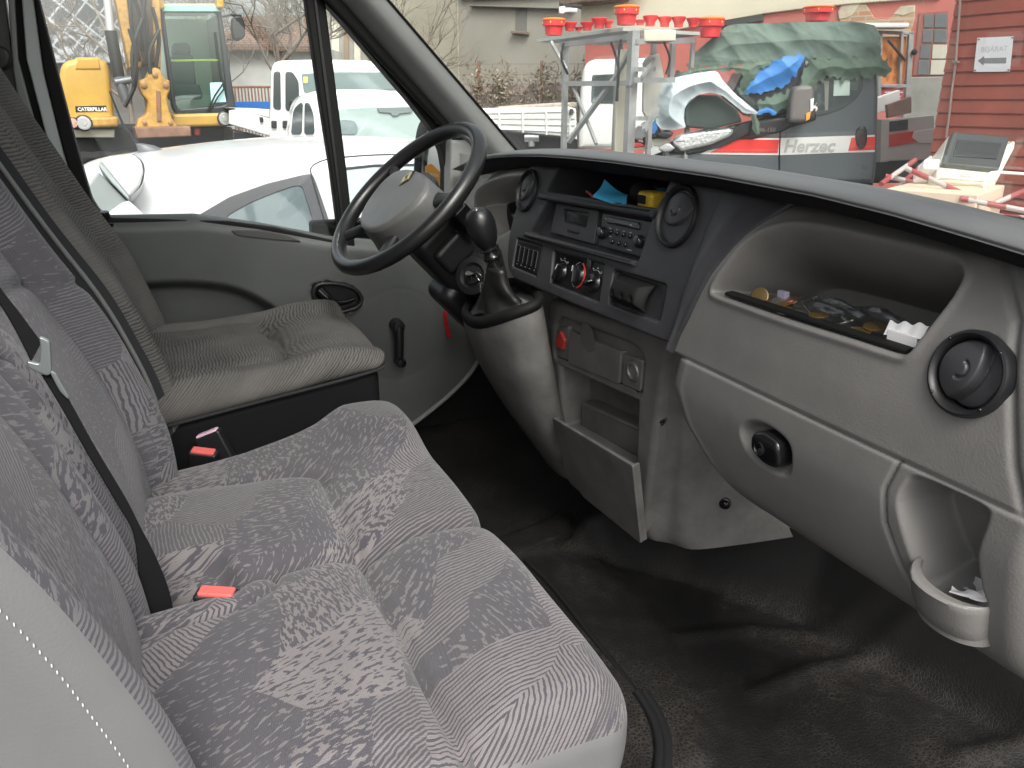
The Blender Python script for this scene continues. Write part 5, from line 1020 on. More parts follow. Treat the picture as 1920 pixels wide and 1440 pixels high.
wpr = MB().tube(tubes(EP, [(385, 218), (402, 180), (417, 158)], 0, -0.03), 0.012, 6).tube(tubes(EP, [(388, 218), (408, 182), (420, 166)], 0, -0.02), 0.01, 6).tube(tubes(EP, [(404, 60), (410, 110), (420, 170)], 0, -0.02), 0.012, 6); wpr.build('wiper', BLACK, cab)
for px, py in ((300, 10), (411, 8)): slab('corner_lamp', YEL, cab, EP, [(px-7, py-8), (px+6, py-8), (px+7, py+8), (px-7, py+8)], -0.12, 0.05, 0.02, 0.02)
slab('cab_base', YEL, ex, EP, [(322, 214), (440, 211), (447, 215), (445, 232), (434, 236), (322, 239)], -0.12, 1.6, 0.04, 0.03)
mi = slab('mirror', BLACK, ex, EP, [(434, 34), (442, 30), (452, 32), (457, 44), (458, 68), (452, 75), (437, 75), (433, 55)], -0.1, 0.05, 0.02, 0.03); MB().tube(tubes(EP, [(416, 32), (430, 29), (452, 30)], 0, -0.04), 0.014, 6).tube(tubes(EP, [(424, 74), (448, 76)], 0, -0.04), 0.012, 6).build('mirror_arm', BLACK, mi)
bmY = slab('boom', YELD, ex, EP, [(205, -40), (232, -40), (240, 40), (264, 112), (262, 128), (240, 128), (226, 60)], -0.3, 0.15, 0.02); 
slab('boom', YELD, ex, EP, [(280, -40), (294, -40), (299, 60), (298, 128), (288, 128), (284, 60)], -0.3, 0.15, 0.02)
slab('stick', mat('stick_dark', (0.07, 0.055, 0.04), 0.6, var=(9, 0.4)), ex, EP, [(234, -40), (288, -40), (296, 60), (290, 120), (262, 126), (246, 60)], -0.10, 0.3, 0.03)
cyl = MB().tube(tubes(EP, [(196, -40), (206, 60)], 0, -0.25), 0.05, 14).build('cylinder_rod', mat('bright_steel', (0.62, 0.62, 0.60), 0.3, metal=0.5), ex); MB().tube(tubes(EP, [(206, 60), (222, 150)], 0, -0.25), 0.075, 14).build('cylinder_barrel', BLACK, cyl)
b = MB().tube(tubes(EP, [(218, 145), (236, 190)], 0, -0.3), 0.07, 12).tube(tubes(EP, [(214, 155), (244, 150)], 0, -0.33), 0.05, 10).tube(tubes(EP, [(244, 155), (240, 195)], 0, -0.33), 0.03, 10); b.build('coupler', mat('coupler_grey', (0.16, 0.17, 0.18), 0.45, metal=0.5), ex)
lk = slab('linkage', YELD, ex, EP, [(256, 152), (268, 148), (274, 134), (284, 128), (296, 134), (300, 148), (311, 152), (312, 170), (306, 182), (310, 205), (316, 222), (326, 238), (250, 240), (254, 222), (268, 214), (272, 190), (262, 178), (256, 166)], -0.55, -0.25, 0.03, 0.03)
slab('linkage_slot', RUST, lk, EP, [(286, 170), (294, 172), (296, 226), (288, 226)], -0.57, -0.4, 0.01)
for px, py, r_ in ((264, 160, 0.04), (304, 160, 0.04), (284, 142, 0.035), (266, 228, 0.03), (312, 228, 0.03)): MB().lathe([(r_, -0.02), (r_, 0.012), (r_*0.6, 0.02), (0, 0.02)], EP(*EP.uv(px, py), -0.56), EP.n, 16).build('pin', mat('pin_brown', (0.30, 0.17, 0.07), 0.5), lk)
for i, (a_, c_) in enumerate([((236, -30), (262, 100)), ((244, -30), (258, 118)), ((252, -30), (270, 120)), ((270, -20), (276, 130)), ((280, 20), (286, 130)), ((262, 40), (246, 150)), ((250, 118), (230, 200)), ((292, 60), (276, 140)), ((238, 60), (245, 160))]):
    m_ = ((a_[0]+c_[0])/2+(-1)**i*9, (a_[1]+c_[1])/2); MB().tube(spline([EP(*EP.uv(*p), -0.40-0.02*i) for p in (a_, m_, c_)], 5), 0.026, 7).build('hose', BLACK, ex)
slab('blade', RUST, ex, EP, [(246, 236), (346, 234), (348, 252), (252, 256)], -0.7, -0.2, 0.02)
slab('chassis', mat('chassis_black', (0.03, 0.03, 0.03), 0.7), ex, EP, [(130, 241), (440, 240), (440, 300), (135, 300)], 0.2, 2.4, 0.03)
slab('tool_box', CREAM, ex, EP, [(139, 243), (215, 243), (215, 258), (139, 258)], 0.0, 0.3, 0.02)
slab('red_tank', mat('red_tank', (0.45, 0.05, 0.04), 0.4), ex, EP, [(365, 240), (376, 240), (376, 254), (365, 254)], 0.0, 0.2, 0.02)
for px in (158, 190, 245, 366, 420):
    c = EP(*EP.uv(px, 300), -0.25 if px < 200 or px > 400 else 0.1); c[2] = 0.52; wheel(ex, c, EP.n, 0.52, 0.45)
# ---- double cab dropside truck
dt = thing('double_cab_truck', at(620, 185, Z=10)*[1, 1, 0], 'white double-cab dropside truck behind the hatchback', 'truck')
DP = vplane(506, 9.8, 780, 10.1)
slab('cab', TRKW, dt, DP, [(504, 262), (507, 132), (512, 118), (524, 113), (600, 111), (690, 113), (728, 124), (760, 165), (800, 210), (810, 300), (504, 300)], 0, 1.3, 0.06, 0.05)
for q_ in ([(513, 134), (526, 133), (527, 207), (512, 204)], [(535, 134), (548, 134), (560, 152), (562, 206), (552, 210), (535, 207)]): slab('side_window', CGL, dt, DP, q_, -0.012, 0.05, 0.005, 0.04)
slab('windscreen', CGLL, dt, DP, [(565, 138), (640, 134), (718, 135), (752, 168), (570, 174)], -0.012, 0.05, 0.005, 0.03)
slab('mirror', BLACK, dt, DP, [(544, 188), (554, 186), (555, 207), (545, 210)], -0.2, -0.05, 0.02, 0.03)
slab('sticker', mat('yellow_sticker', (0.7, 0.65, 0.2), 0.6), dt, DP, [(569, 144), (577, 144), (577, 156), (569, 156)], -0.02, 0.0, 0.002)
for px in (516, 537): slab('door_handle', BLACK, dt, DP, [(px-7, 226), (px+3, 226), (px+3, 240), (px-7, 240)], -0.04, 0.02, 0.01, 0.01)
BP2 = vplane(430, 10.0, 512, 10.2)
slab('bed_side', TRKW, dt, BP2, [(430, 207), (446, 205), (506, 222), (508, 256), (440, 236), (430, 232)], 0, 0.08, 0.02)
slab('bed_floor', TRKW, dt, BP2, [(440, 203), (508, 205), (508, 222), (446, 206)], 0.1, 1.6, 0.02)
slab('bed_latch', BLACK, dt, BP2, [(486, 219), (493, 220), (493, 229), (487, 229)], -0.04, 0.0, 0.01)
slab('chassis', BLACK, dt, BP2, [(440, 245), (508, 260), (508, 310), (440, 300)], 0.3, 1.6, 0.03)
for px, d_ in ((540, 0.1), (760, 0.1)):
    c = DP(*DP.uv(px, 300), d_); c[2] = 0.36; wheel(dt, c, DP.n, 0.36, 0.24)
# ---- small white van between
sv_ = thing('small_white_van', at(660, 185, Z=7)*[1, 1, 0], 'small white van with pale windscreen behind the hatchback roof', 'van')
SVP = vplane(540, 6.8, 800, 7.1)
slab('body', CARW, sv_, SVP, [(536, 330), (540, 250), (549, 200), (562, 181), (590, 170), (640, 167), (720, 168), (768, 178), (796, 205), (812, 260), (816, 330)], 0, 1.3, 0.06, 0.06)
slab('windscreen', mat('pale_windscreen', (0.40, 0.50, 0.48), 0.06, spec=0.9, coat=1.0), sv_, SVP, [(634, 204), (700, 199), (768, 199), (786, 218), (796, 262), (640, 262)], -0.012, 0.05, 0.006, 0.04)
for q_ in ([(550, 205), (562, 192), (568, 192), (566, 252), (545, 252)], [(571, 192), (580, 192), (588, 214), (590, 252), (570, 252)]): slab('side_window', CGL, sv_, SVP, q_, -0.012, 0.05, 0.004, 0.03)
slab('inside_mirror', mat('mirror_grey', (0.20, 0.24, 0.24), 0.4), sv_, SVP, [(706, 202), (776, 200), (770, 211), (748, 213), (746, 217), (734, 217), (732, 212), (710, 210)], -0.03, -0.012, 0.003, 0.01)
slab('headrest', mat('headrest_grey', (0.22, 0.28, 0.28), 0.7), sv_, SVP, [(634, 228), (642, 224), (664, 226), (670, 236), (670, 252), (634, 252)], -0.02, -0.011, 0.002, 0.03)
for px in (565, 790):
    c = SVP(*SVP.uv(px, 300), 0.1); c[2] = 0.3; wheel(sv_, c, SVP.n, 0.3, 0.2)
# ---- dropside truck seen through the windscreen
rt = thing('dropside_truck', at(1050, 185, Z=12)*[1, 1, 0], 'white dropside truck behind the steel rack', 'truck')
RP = vplane(880, 12.1, 1230, 11.9)
slab('cab', TRKW, rt, RP, [(1084, 280), (1089, 170), (1093, 132), (1100, 117), (1114, 111), (1180, 109), (1228, 108), (1232, 280)], 0, 2.0, 0.08, 0.05)
slab('side_window', CGL, rt, RP, [(1110, 140), (1157, 138), (1158, 194), (1108, 194)], -0.012, 0.05, 0.01, 0.04)
bs = slab('bed_side', TRKW, rt, RP, [(884, 205), (900, 203), (1066, 200), (1080, 204), (1082, 262), (1070, 258), (890, 238)], 0, 0.07, 0.02)
for i in range(5):
    x_ = 890+44*i; slab('stake', TRKW, bs, RP, [(x_, 204), (x_+4, 204), (x_+5, 240+4.5*i), (x_+1, 240+4.5*i)], -0.04, 0.02, 0.01)
for j in range(4): 
    y0_, y1_ = 212+9*j, 208+13*j
    slab('rail', TRKW, bs, RP, [(886, y0_), (1078, y1_), (1078, y1_+1.6), (886, y0_+1.6)], -0.02, 0.02, 0.004)
MB().tube([RP(*RP.uv(1072, 205), -0.05), RP(*RP.uv(1070, 215), -0.07)], 0.03, 8).build('bed_latch', BLACK, rt)
slab('bed_load', mat('perforated_panel', (0.42, 0.36, 0.30), 0.8, var=(20, 0.3)), rt, RP, [(930, 200), (1040, 193), (1082, 192), (1082, 204), (930, 206)], 0.3, 1.7, 0.03)
slab('chassis', mat('chassis_grey', (0.10, 0.10, 0.10), 0.7), rt, RP, [(890, 240), (1082, 262), (1082, 300), (890, 300)], 0.3, 1.7, 0.03)
for px in (957, 1160):
    c = RP(*RP.uv(px, 300), 0.12); c[2] = 0.42; wheel(rt, c, RP.n, 0.42, 0.3)
    MB().lathe([(0.52, -0.1), (0.52, 0.12), (0.48, 0.12), (0.48, -0.1)], c, RP.n, 28, -0.2, PI+0.2, ref=(RP.u)).build('mudguard', TRKW, rt)
MB().tube([RP(*RP.uv(983, 258), 0.1), RP(*RP.uv(1010, 258), 0.1)], 0.07, 14).tube([RP(*RP.uv(996, 250), 0.1), RP(*RP.uv(996, 275), 0.1)], 0.05, 10).build('air_tank', SIL, rt)
# ---- steel rack with a board of red lamps on top
rk = thing('steel_rack', at(1120, 185, Z=8.4)*[1, 1, 0], 'grey steel rack holding a flat board in front of the trucks', 'rack')
L_, M_, R3 = at(1006, 75, z=2.40), at(1168, 53, z=2.40), at(1318, 62, z=2.40); F4 = L_+R3-M_
b = MB(); q_ = [L_, M_, R3, F4]; b.loft([[p*[1, 1, 0]+np.array([0, 0, z_]) for p in q_] for z_ in (2.375, 2.41)]); b.build('top_board', mat('board_grey', (0.45, 0.46, 0.44), 0.6, var=(4, 0.08)), rk, 20)
def bar(p, q, w_, name='post', m=GALV):
    p, q = np.array(p), np.array(q); a = (q-p)/np.linalg.norm(q-p); r = np.array([1.0, 0, 0]) if abs(a[0]) < 0.8 else np.array([0, 1.0, 0]); u = np.cross(a, r); u /= np.linalg.norm(u); v = np.cross(a, u)
    return MB().loft([[c+(u*s+v*t)*w_/2 for s, t in ((1, 1), (-1, 1), (-1, -1), (1, -1))] for c in (p, q)]).build(name, m, rk, 20)
def post(px, py, Z_, w_, z0=0.0):
    p = at(px, py, Z=Z_); q = p.copy(); q[2] = z0; return bar(q, p, w_)
post(1061, 80, 8.9, 0.055); post(1189, 58, 7.9, 0.085); post(1161, 82, 8.8, 0.06); post(1226, 80, 8.5, 0.05); post(1262, 75, 8.6, 0.05); post(1300, 70, 8.6, 0.04)
pz = lambda px, py, Z_: at(px, py, Z=Z_)
for a_, c_, w_ in (((1062, 157, 8.9), (1184, 156, 8.0), 0.05), ((1193, 150, 7.9), (1262, 150, 8.5), 0.05), ((1193, 130, 7.9), (1226, 130, 8.4), 0.04), ((1193, 222, 7.9), (1226, 222, 8.4), 0.04), ((1066, 266, 8.85), (1150, 150, 8.3), 0.045), ((1076, 165, 8.8), (1118, 270, 8.6), 0.03), ((1150, 150, 8.3), (1182, 95, 8.0), 0.04), ((1207, 245, 7.9), (1232, 205, 8.3), 0.04), ((1033, 78, 8.9), (1062, 130, 8.9), 0.03), ((1052, 84, 8.9), (1186, 68, 8.0), 0.05), ((1190, 78, 7.9), (1300, 76, 8.5), 0.05), ((1204, 145, 7.9), (1226, 110, 8.4), 0.03)):
    bar(pz(*a_), pz(*c_), w_, 'brace')
RKP = vplane(1150, 8.2, 1270, 8.4)
slab('control_box', CREAM, rk, RKP, [(1196, 58), (1255, 58), (1255, 79), (1196, 80)], -0.15, 0.15, 0.015)
slab('side_panel', CREAM, rk, RKP, [(1167, 92), (1186, 90), (1184, 290), (1160, 290)], 0.1, 0.14, 0.01)
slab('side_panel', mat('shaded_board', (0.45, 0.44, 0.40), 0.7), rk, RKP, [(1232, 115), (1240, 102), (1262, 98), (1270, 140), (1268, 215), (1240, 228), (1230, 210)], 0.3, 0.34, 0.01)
for p3 in ([(1138, 80), (1152, 130), (1148, 190)], [(1157, 75), (1152, 110), (1150, 190)], [(1236, 80), (1247, 110), (1240, 140)], [(1050, 82), (1046, 110), (1058, 140)]): MB().tube(spline([RKP(*RKP.uv(*p), -0.1) for p in p3], 4), 0.012, 6).build('cable', BLACK, rk)
# security lamp bracket lives on the pink wall, below. Red lamp buckets:
REDB = mat('red_lamp_plastic', (0.72, 0.055, 0.06), 0.45); ORIM = mat('orange_rim', (0.85, 0.22, 0.03), 0.4); YD = mat('yellow_dot', (0.85, 0.6, 0.1), 0.4)
def bucket(px, py, w_px, h_px, label, big, Z_):
    p = at(px, py, Z=Z_); s_ = Z_/FPX; w_ = w_px*s_/2; h_ = h_px*s_
    t = thing('warning_lamp', p, label, 'warning lamp', 'red lamps on the rack')
    pr_ = [(0, 0), (w_*0.72, 0), (w_*0.80, h_*0.45), (w_*0.82, h_*0.55), (w_*0.98, h_*0.58), (w_, h_*0.92), (w_*0.9, h_), (0, h_)] if big else [(0, 0), (w_*0.6, 0), (w_*0.62, h_*0.35), (w_*0.95, h_*0.75), (w_, h_*0.95), (w_*0.9, h_), (w_*0.8, h_*0.8), (0, h_*0.75)]
    MB().lathe(pr_, p, (0, 0, 1), 22).build('shell', REDB, t)
    if big:
        MB().lathe([(w_*0.9, h_*0.98), (w_*1.03, h_*0.93), (w_*1.05, h_*0.99), (w_*0.95, h_*1.06), (w_*0.85, h_*1.02)], p, (0, 0, 1), 22).build('rim', ORIM, t)
        for k_ in range(6):
            a_ = k_*PI/3+0.3; MB().ell(p+np.array([w_*1.0*math.cos(a_), w_*1.0*math.sin(a_), h_*0.78]), (0.006, 0.006, 0.012), 8, 6).build('catch', YD, t)
    return t
for px, py, w_, h_, bg_, Z_, lab in [(1038, 66, 42, 27, 1, 8.6, 'large red warning lamp with orange rim at the outer corner of the board'), (1068, 58, 27, 15, 0, 8.7, 'shallow red lamp beside the outermost large red lamp'),
    (1085, 58, 18, 7, 0, 8.8, 'smallest red lamp, low beside the shallow lamp'), (1101, 57, 26, 15, 0, 8.5, 'red lamp alone mid-way along the sloping board edge'), (1123, 53, 30, 18, 0, 8.3, 'red flared lamp left of the tallest lamp, tilted over'),
    (1140, 52, 20, 12, 0, 8.6, 'red lamp half hidden behind the tilted flared lamp'), (1174, 47, 46, 31, 1, 8.0, 'tallest red warning lamp with orange rim at the near corner of the board'), (1200, 47, 24, 9, 0, 8.7, 'low red lamp just right of the tallest lamp'),
    (1219, 49, 29, 18, 0, 8.2, 'first of four red cone lamps in the row after the tallest lamp'), (1246, 50, 27, 17, 0, 8.2, 'second of four red cone lamps in the row after the tallest lamp'), (1272, 51, 27, 18, 0, 8.2, 'third of four red cone lamps in the row after the tallest lamp'), (1299, 51, 26, 16, 0, 8.3, 'last of four red cone lamps in the row, beside the orange-rimmed lamp')]:
    bucket(px, py, w_, h_, lab, bg_, Z_)
bucket(1331, 70, 49, 32, 'large red warning lamp with orange rim beside the green tarpaulin', 1, 8.5); bucket(1532, 40, 56, 24, 'large red warning lamp with orange rim standing above the green tarpaulin', 1, 9.8)
ls = MB().rbox((-0.9, -0.12, 0), (0.9, 0.12, 0.06), 0.02, 2, M=Matrix.Translation(Vector(tuple(at(1560, 46, Z=9.9)-np.array([0, 0, 0.05])))).to_4x4()@Matrix.Rotation(R(65), 4, 'Z')); tag(ls.build('lamp_shelf', mat('white_shelf', (0.7, 0.7, 0.68), 0.5)), 'white shelf carrying a red lamp above the green tarpaulin', 'shelf')
# ---- grey pickup with crash damage, tarpaulins over its cab
pk = thing('crashed_pickup', at(1450, 185, Z=8.8)*[1, 1, 0], 'dark grey crash-damaged pickup under green and blue tarpaulins', 'pickup')
KP2 = vplane(1170, 8.95, 1660, 8.5)
GRYP = mat('pickup_grey_paint', (0.088, 0.100, 0.112), 0.3, coat=0.6, var=(2, 0.06)); DGR = mat('pickup_dark_trim', (0.025, 0.022, 0.024), 0.4)
slab('body', GRYP, pk, KP2, [(1205, 345), (1200, 300), (1240, 285), (1300, 282), (1390, 262), (1462, 235), (1480, 205), (1500, 140), (1530, 100), (1560, 70), (1625, 66), (1644, 80), (1648, 180), (1645, 300), (1640, 345)], 0, 1.85, 0.05, 0.03)
slab('bonnet', DGR, pk, KP2, [(1350, 262), (1365, 240), (1440, 222), (1500, 216), (1530, 200), (1530, 225), (1480, 240), (1465, 248), (1410, 262)], -0.03, 0.5, 0.03, 0.02)
slab('door_window', CGL, pk, KP2, [(1505, 222), (1520, 180), (1545, 150), (1560, 142), (1618, 146), (1617, 166), (1604, 186), (1578, 204), (1545, 215)], -0.014, 0.1, 0.006, 0.03)
slab('window_notice', mat('green_notice', (0.50, 0.62, 0.56), 0.7), pk, KP2, [(1563, 150), (1593, 149), (1592, 179), (1562, 180)], -0.022, -0.015, 0.001)
slab('window_post', mat('post_grey', (0.22, 0.22, 0.2), 0.6), pk, KP2, [(1545, 152), (1554, 152), (1552, 206), (1546, 208)], -0.02, -0.014, 0.001)
MB().tube(tubes(KP2, [(1463, 246), (1461, 290), (1462, 345)], 0, -0.004), 0.010, 6).build('door_gap', RUBB, pk)
RSTR = mat('red_stripe', (0.70, 0.035, 0.03), 0.35); WSTR = mat('white_stripe', (0.72, 0.71, 0.69), 0.4)
slab('white_stripe', WSTR, pk, KP2, [(1312, 289), (1375, 259), (1460, 259), (1640, 253), (1640, 285), (1590, 286), (1460, 291)], -0.008, 0.02, 0.002)
slab('red_stripe', RSTR, pk, KP2, [(1330, 286), (1385, 261), (1461, 262), (1458, 287)], -0.012, 0.0, 0.002)
slab('red_stripe', RSTR, pk, KP2, [(1596, 258), (1640, 256), (1640, 281), (1590, 283)], -0.012, 0.0, 0.002)
u_, v_ = KP2.uv(1468, 285); text('lettering', 'Herzec', 0.185, lambda u, v, d: KP2(u_+u*0.98, v_+v+u*0.02, -0.013+d), mat('letter_grey', (0.42, 0.42, 0.41), 0.5), pk, bold=0.006, shear=0.15)
u_, v_ = KP2.uv(1422, 247); text('lettering', '96-150', 0.062, lambda u, v, d: KP2(u_+u, v_+v+u*0.02, -0.034+d), mat('letter_dim', (0.22, 0.17, 0.16), 0.5), pk)
hl = slab('headlight', mat('headlight_body', (0.62, 0.63, 0.63), 0.18, metal=0.4, coat=1.0, bump=(25, 0.5, 0.02)), pk, KP2, [(1258, 264), (1272, 252), (1320, 243), (1368, 238), (1376, 246), (1368, 256), (1330, 272), (1276, 284)], -0.10, 0.2, 0.04, 0.03)
slab('headlight_rim', DGR, pk, KP2, [(1256, 266), (1370, 236), (1412, 228), (1404, 252), (1350, 276), (1290, 290), (1262, 286)], -0.05, 0.2, 0.02, 0.02)
for i, (px, py, a_, c_) in enumerate([(1180, 262, 22, 8), (1200, 250, 18, 14), (1216, 262, 16, 10), (1236, 266, 26, 9), (1190, 272, 20, 6), (1226, 246, 12, 14), (1250, 276, 16, 8), (1210, 236, 8, 10), (1246, 250, 20, 7)]):
    m_ = [DGR, SIL, DGR, CREAM, mat('red_shard', (0.5, 0.04, 0.04), 0.4), DGR, SIL, PAPERW, DGR][i]
    g = np.random.default_rng(i); slab('crash_debris', m_, pk, KP2, [(px+a_*math.cos(t)*g.uniform(0.6, 1.2), py+c_*math.sin(t)*g.uniform(0.6, 1.3)) for t in np.linspace(0, 2*PI, 8)[:-1]], -0.08-0.02*i, 0.3, 0.015)
mr_ = slab('mirror', mat('mirror_brown_grey', (0.15, 0.135, 0.13), 0.5), pk, KP2, [(1472, 226), (1474, 190), (1480, 166), (1490, 161), (1514, 160), (1518, 170), (1517, 205), (1510, 224), (1500, 229), (1478, 229)], -0.30, -0.06, 0.04, 0.05); slab('indicator', ORG, mr_, KP2, [(1502, 212), (1511, 208), (1509, 222), (1502, 226)], -0.32, -0.28, 0.008); slab('lens_strip', PAPERW, mr_, KP2, [(1510, 186), (1517, 184), (1515, 206), (1510, 210)], -0.315, -0.28, 0.006)
slab('door_handle', BLACK, pk, KP2, [(1604, 246), (1610, 237), (1622, 237), (1625, 248), (1624, 268), (1618, 279), (1608, 278), (1603, 262)], -0.05, 0.02, 0.02, 0.03)
# small white fruit-shaped sticker
b = MB(); b.prism([(0.016*math.cos(t)*(1+0.12*math.cos(2*t)), 0.018*math.sin(t)) for t in np.linspace(0, 2*PI, 19)[:-1]], lambda u, v, d: KP2(KP2.uv(1526, 204)[0]+u*2.0, KP2.uv(1526, 204)[1]+v*2.0, -0.018+d), 0, 0.003, 0.0005, 1); b.prism([(0.002, 0.022), (0.012, 0.034), (0.006, 0.022)], lambda u, v, d: KP2(KP2.uv(1526, 204)[0]+u*2.0, KP2.uv(1526, 204)[1]+v*2.0, -0.018+d), 0, 0.003, 0.0004, 1); b.build('window_sticker', PAPERW, pk)
for px in (1290, 1600):
    c = KP2(*KP2.uv(px, 345), 0.1); c[2] = 0.34; wheel(pk, c, KP2.n, 0.34, 0.24)
slab('sill', DGR, pk, KP2, [(1205, 345), (1640, 345), (1640, 420), (1220, 420)], 0.05, 1.8, 0.03)
bp_ = vplane(1648, 8.9, 1760, 9.2)
bd = slab('bed_side', mat('bed_alloy', (0.58, 0.58, 0.56), 0.45), pk, bp_, [(1648, 226), (1752, 216), (1752, 298), (1645, 303)], 0, 0.06, 0.01)
slab('red_stripe', RSTR, bd, bp_, [(1664, 252), (1712, 246), (1708, 258), (1720, 266), (1664, 276)], -0.012, 0.01, 0.002); slab('white_stripe', WSTR, bd, bp_, [(1714, 246), (1752, 241), (1752, 268), (1722, 268), (1708, 257)], -0.012, 0.01, 0.002)
slab('dark_panel', BLACK, bd, bp_, [(1666, 228), (1701, 224), (1701, 243), (1666, 247)], -0.012, 0.01, 0.002); slab('bed_post', mat('bed_alloy', (0.4, 0.4, 0.38), 0.4), bd, bp_, [(1647, 224), (1662, 223), (1660, 303), (1645, 304)], -0.05, 0.06, 0.01)
slab('bed_base', BLACK, pk, bp_, [(1648, 303), (1752, 300), (1752, 345), (1648, 345)], 0.1, 1.8, 0.02)
# what lies in the bed
tag(slab('white_board', PAPERW, None, bp_, [(1648, 196), (1700, 186), (1752, 168), (1752, 200), (1690, 220), (1650, 226)], 0.5, 0.55, 0.01), 'white sheet leaning in the pickup bed', 'board')
tag(slab('brown_board', mat('brown_board', (0.24, 0.15, 0.12), 0.7), None, bp_, [(1696, 197), (1742, 181), (1742, 212), (1698, 222)], 0.25, 0.29, 0.005), 'brown board leaning on the white sheet in the bed', 'board')
# tarpaulins
def cloth(name, m, pl_, pts, d0, bulge, folds, seed, label, cat, n=130, edge=0.15, ragged=0.0, parent=None):
    q = pp(pl_, *pts); q = rpoly(q, 0.03); A = np.array(q); lo, hi = A.min(0), A.max(0); U_, V_ = np.meshgrid(np.linspace(lo[0], hi[0], n), np.linspace(lo[1], hi[1], int(n*0.75)))
    D_ = -sdf(U_, V_, q); g = np.random.default_rng(seed); W_ = np.zeros_like(U_)
    main = g.uniform(0.2, 0.9)
    for j_ in range(14):
        a_ = main+g.normal(0, 0.55); f_ = g.uniform(2, 13); W_ += (1-np.abs(np.sin((U_*math.cos(a_)+V_*math.sin(a_))*f_+g.uniform(0, 6)+1.4*np.sin(U_*2.3+V_*3.1+j_)))**0.8)*2.4/f_**0.7
    W_ = (W_-W_.mean())*0.38; dd_ = d0-bulge*sst(D_, 0, edge*3)-folds*W_
    if ragged: D_ = D_+ragged*(np.sin(U_*37+V_*11)*np.sin(V_*53)+0.6*np.sin(U_*91))
    P_ = pl_.p+U_[..., None]*pl_.u+V_[..., None]*pl_.v-dd_[..., None]*pl_.n
    mk = D_ > 0; mk = mk[:-1, :-1] & mk[1:, 1:] & mk[:-1, 1:] & mk[1:, :-1]
    o = MB().grid(P_, mask=mk).grid(P_-pl_.n*0.006, mask=mk).build(name, m, parent, 60, recalc=False); return tag(o, label, cat) if label else o
GT = mat('green_tarp', (0.145, 0.195, 0.168), 0.7, spec=0.3, var=(3, 0.12)); GT2 = mat('dark_green_tarp', (0.105, 0.15, 0.115), 0.75, spec=0.3, var=(6, 0.25)); BT = mat('blue_tarp', (0.05, 0.20, 0.52), 0.5, spec=0.4, var=(4, 0.1))
tp_ = thing('green_tarpaulin', KP2(*KP2.uv(1500, 100), 0), 'torn green tarpaulin tied over the pickup cab', 'tarpaulin')
cloth('top_sheet', GT, KP2, [(1283, 126), (1300, 100), (1335, 70), (1362, 48), (1380, 45), (1500, 41), (1600, 40), (1640, 48), (1650, 70), (1652, 108), (1600, 116), (1560, 112), (1512, 108), (1420, 118), (1340, 124)], -0.02, 0.10, 0.045, 1, None, None, 170, parent=tp_)
cloth('torn_skirt', GT2, KP2, [(1512, 106), (1560, 108), (1652, 104), (1672, 128), (1664, 142), (1610, 148), (1572, 152), (1560, 140), (1530, 160), (1500, 190), (1450, 214), (1412, 200), (1420, 186), (1460, 176), (1496, 160), (1508, 130)], -0.06, 0.06, 0.05, 2, None, None, 170, 0.05, 0.02, parent=tp_)
cloth('torn_strip', GT2, KP2, [(1240, 160), (1262, 138), (1300, 126), (1345, 124), (1440, 112), (1450, 120), (1420, 132), (1412, 152), (1400, 172), (1380, 180), (1392, 140), (1360, 132), (1310, 140), (1262, 158)], -0.05, 0.04, 0.04, 3, None, None, 170, 0.04, 0.02, parent=tp_)
cloth('hanging_strip', GT2, KP2, [(1404, 206), (1416, 206), (1424, 250), (1412, 254)], -0.12, 0.02, 0.015, 4, None, None, 40, 0.02, 0.008, parent=tp_)
cloth('blue_tarpaulin', BT, KP2, [(1385, 176), (1400, 150), (1430, 122), (1470, 105), (1502, 98), (1508, 112), (1494, 140), (1470, 164), (1440, 172), (1410, 178)], -0.03, 0.05, 0.03, 5, 'bright blue tarpaulin showing through the torn green one', 'tarpaulin', 90, 0.06, 0.012)
cloth('blue_scrap', BT, KP2, [(1412, 214), (1424, 204), (1440, 200), (1456, 212), (1450, 218), (1436, 210), (1422, 216)], -0.12, 0.02, 0.015, 6, 'blue tarpaulin scrap hanging above the bonnet', 'tarpaulin', 50, 0.03, 0.006)
cloth('blue_scrap', BT, KP2, [(1218, 248), (1216, 236), (1230, 220), (1234, 240), (1226, 250)], -0.22, 0.02, 0.015, 9, 'blue tarpaulin scrap below the loose silver wing', 'tarpaulin', 40, 0.03, 0.006)
slab('dark_cab_front', DGR, pk, KP2, [(1370, 180), (1395, 130), (1510, 105), (1520, 180), (1480, 214), (1420, 222)], 0.02, 1.6, 0.03)
sf = cloth('loose_wing', mat('silver_blue_paint', (0.50, 0.58, 0.62), 0.3, coat=0.5), KP2, [(1225, 196), (1230, 172), (1246, 150), (1290, 140), (1336, 133), (1344, 136), (1352, 150), (1376, 176), (1418, 210), (1416, 214), (1390, 212), (1372, 196), (1352, 180), (1330, 174), (1308, 178), (1290, 190), (1282, 206), (1282, 222), (1286, 238), (1262, 243), (1240, 242), (1230, 232)], -0.25, 0.16, 0.035, 7, 'loose silver-blue car wing lying on the crashed bonnet', 'car wing', 150, 0.08)
slab('arch_liner', mat('arch_dark', (0.045, 0.06, 0.055), 0.7), pk, KP2, [(1284, 238), (1284, 200), (1310, 178), (1345, 178), (1380, 204), (1390, 228), (1330, 242)], -0.14, 0.3, 0.02, 0.03)
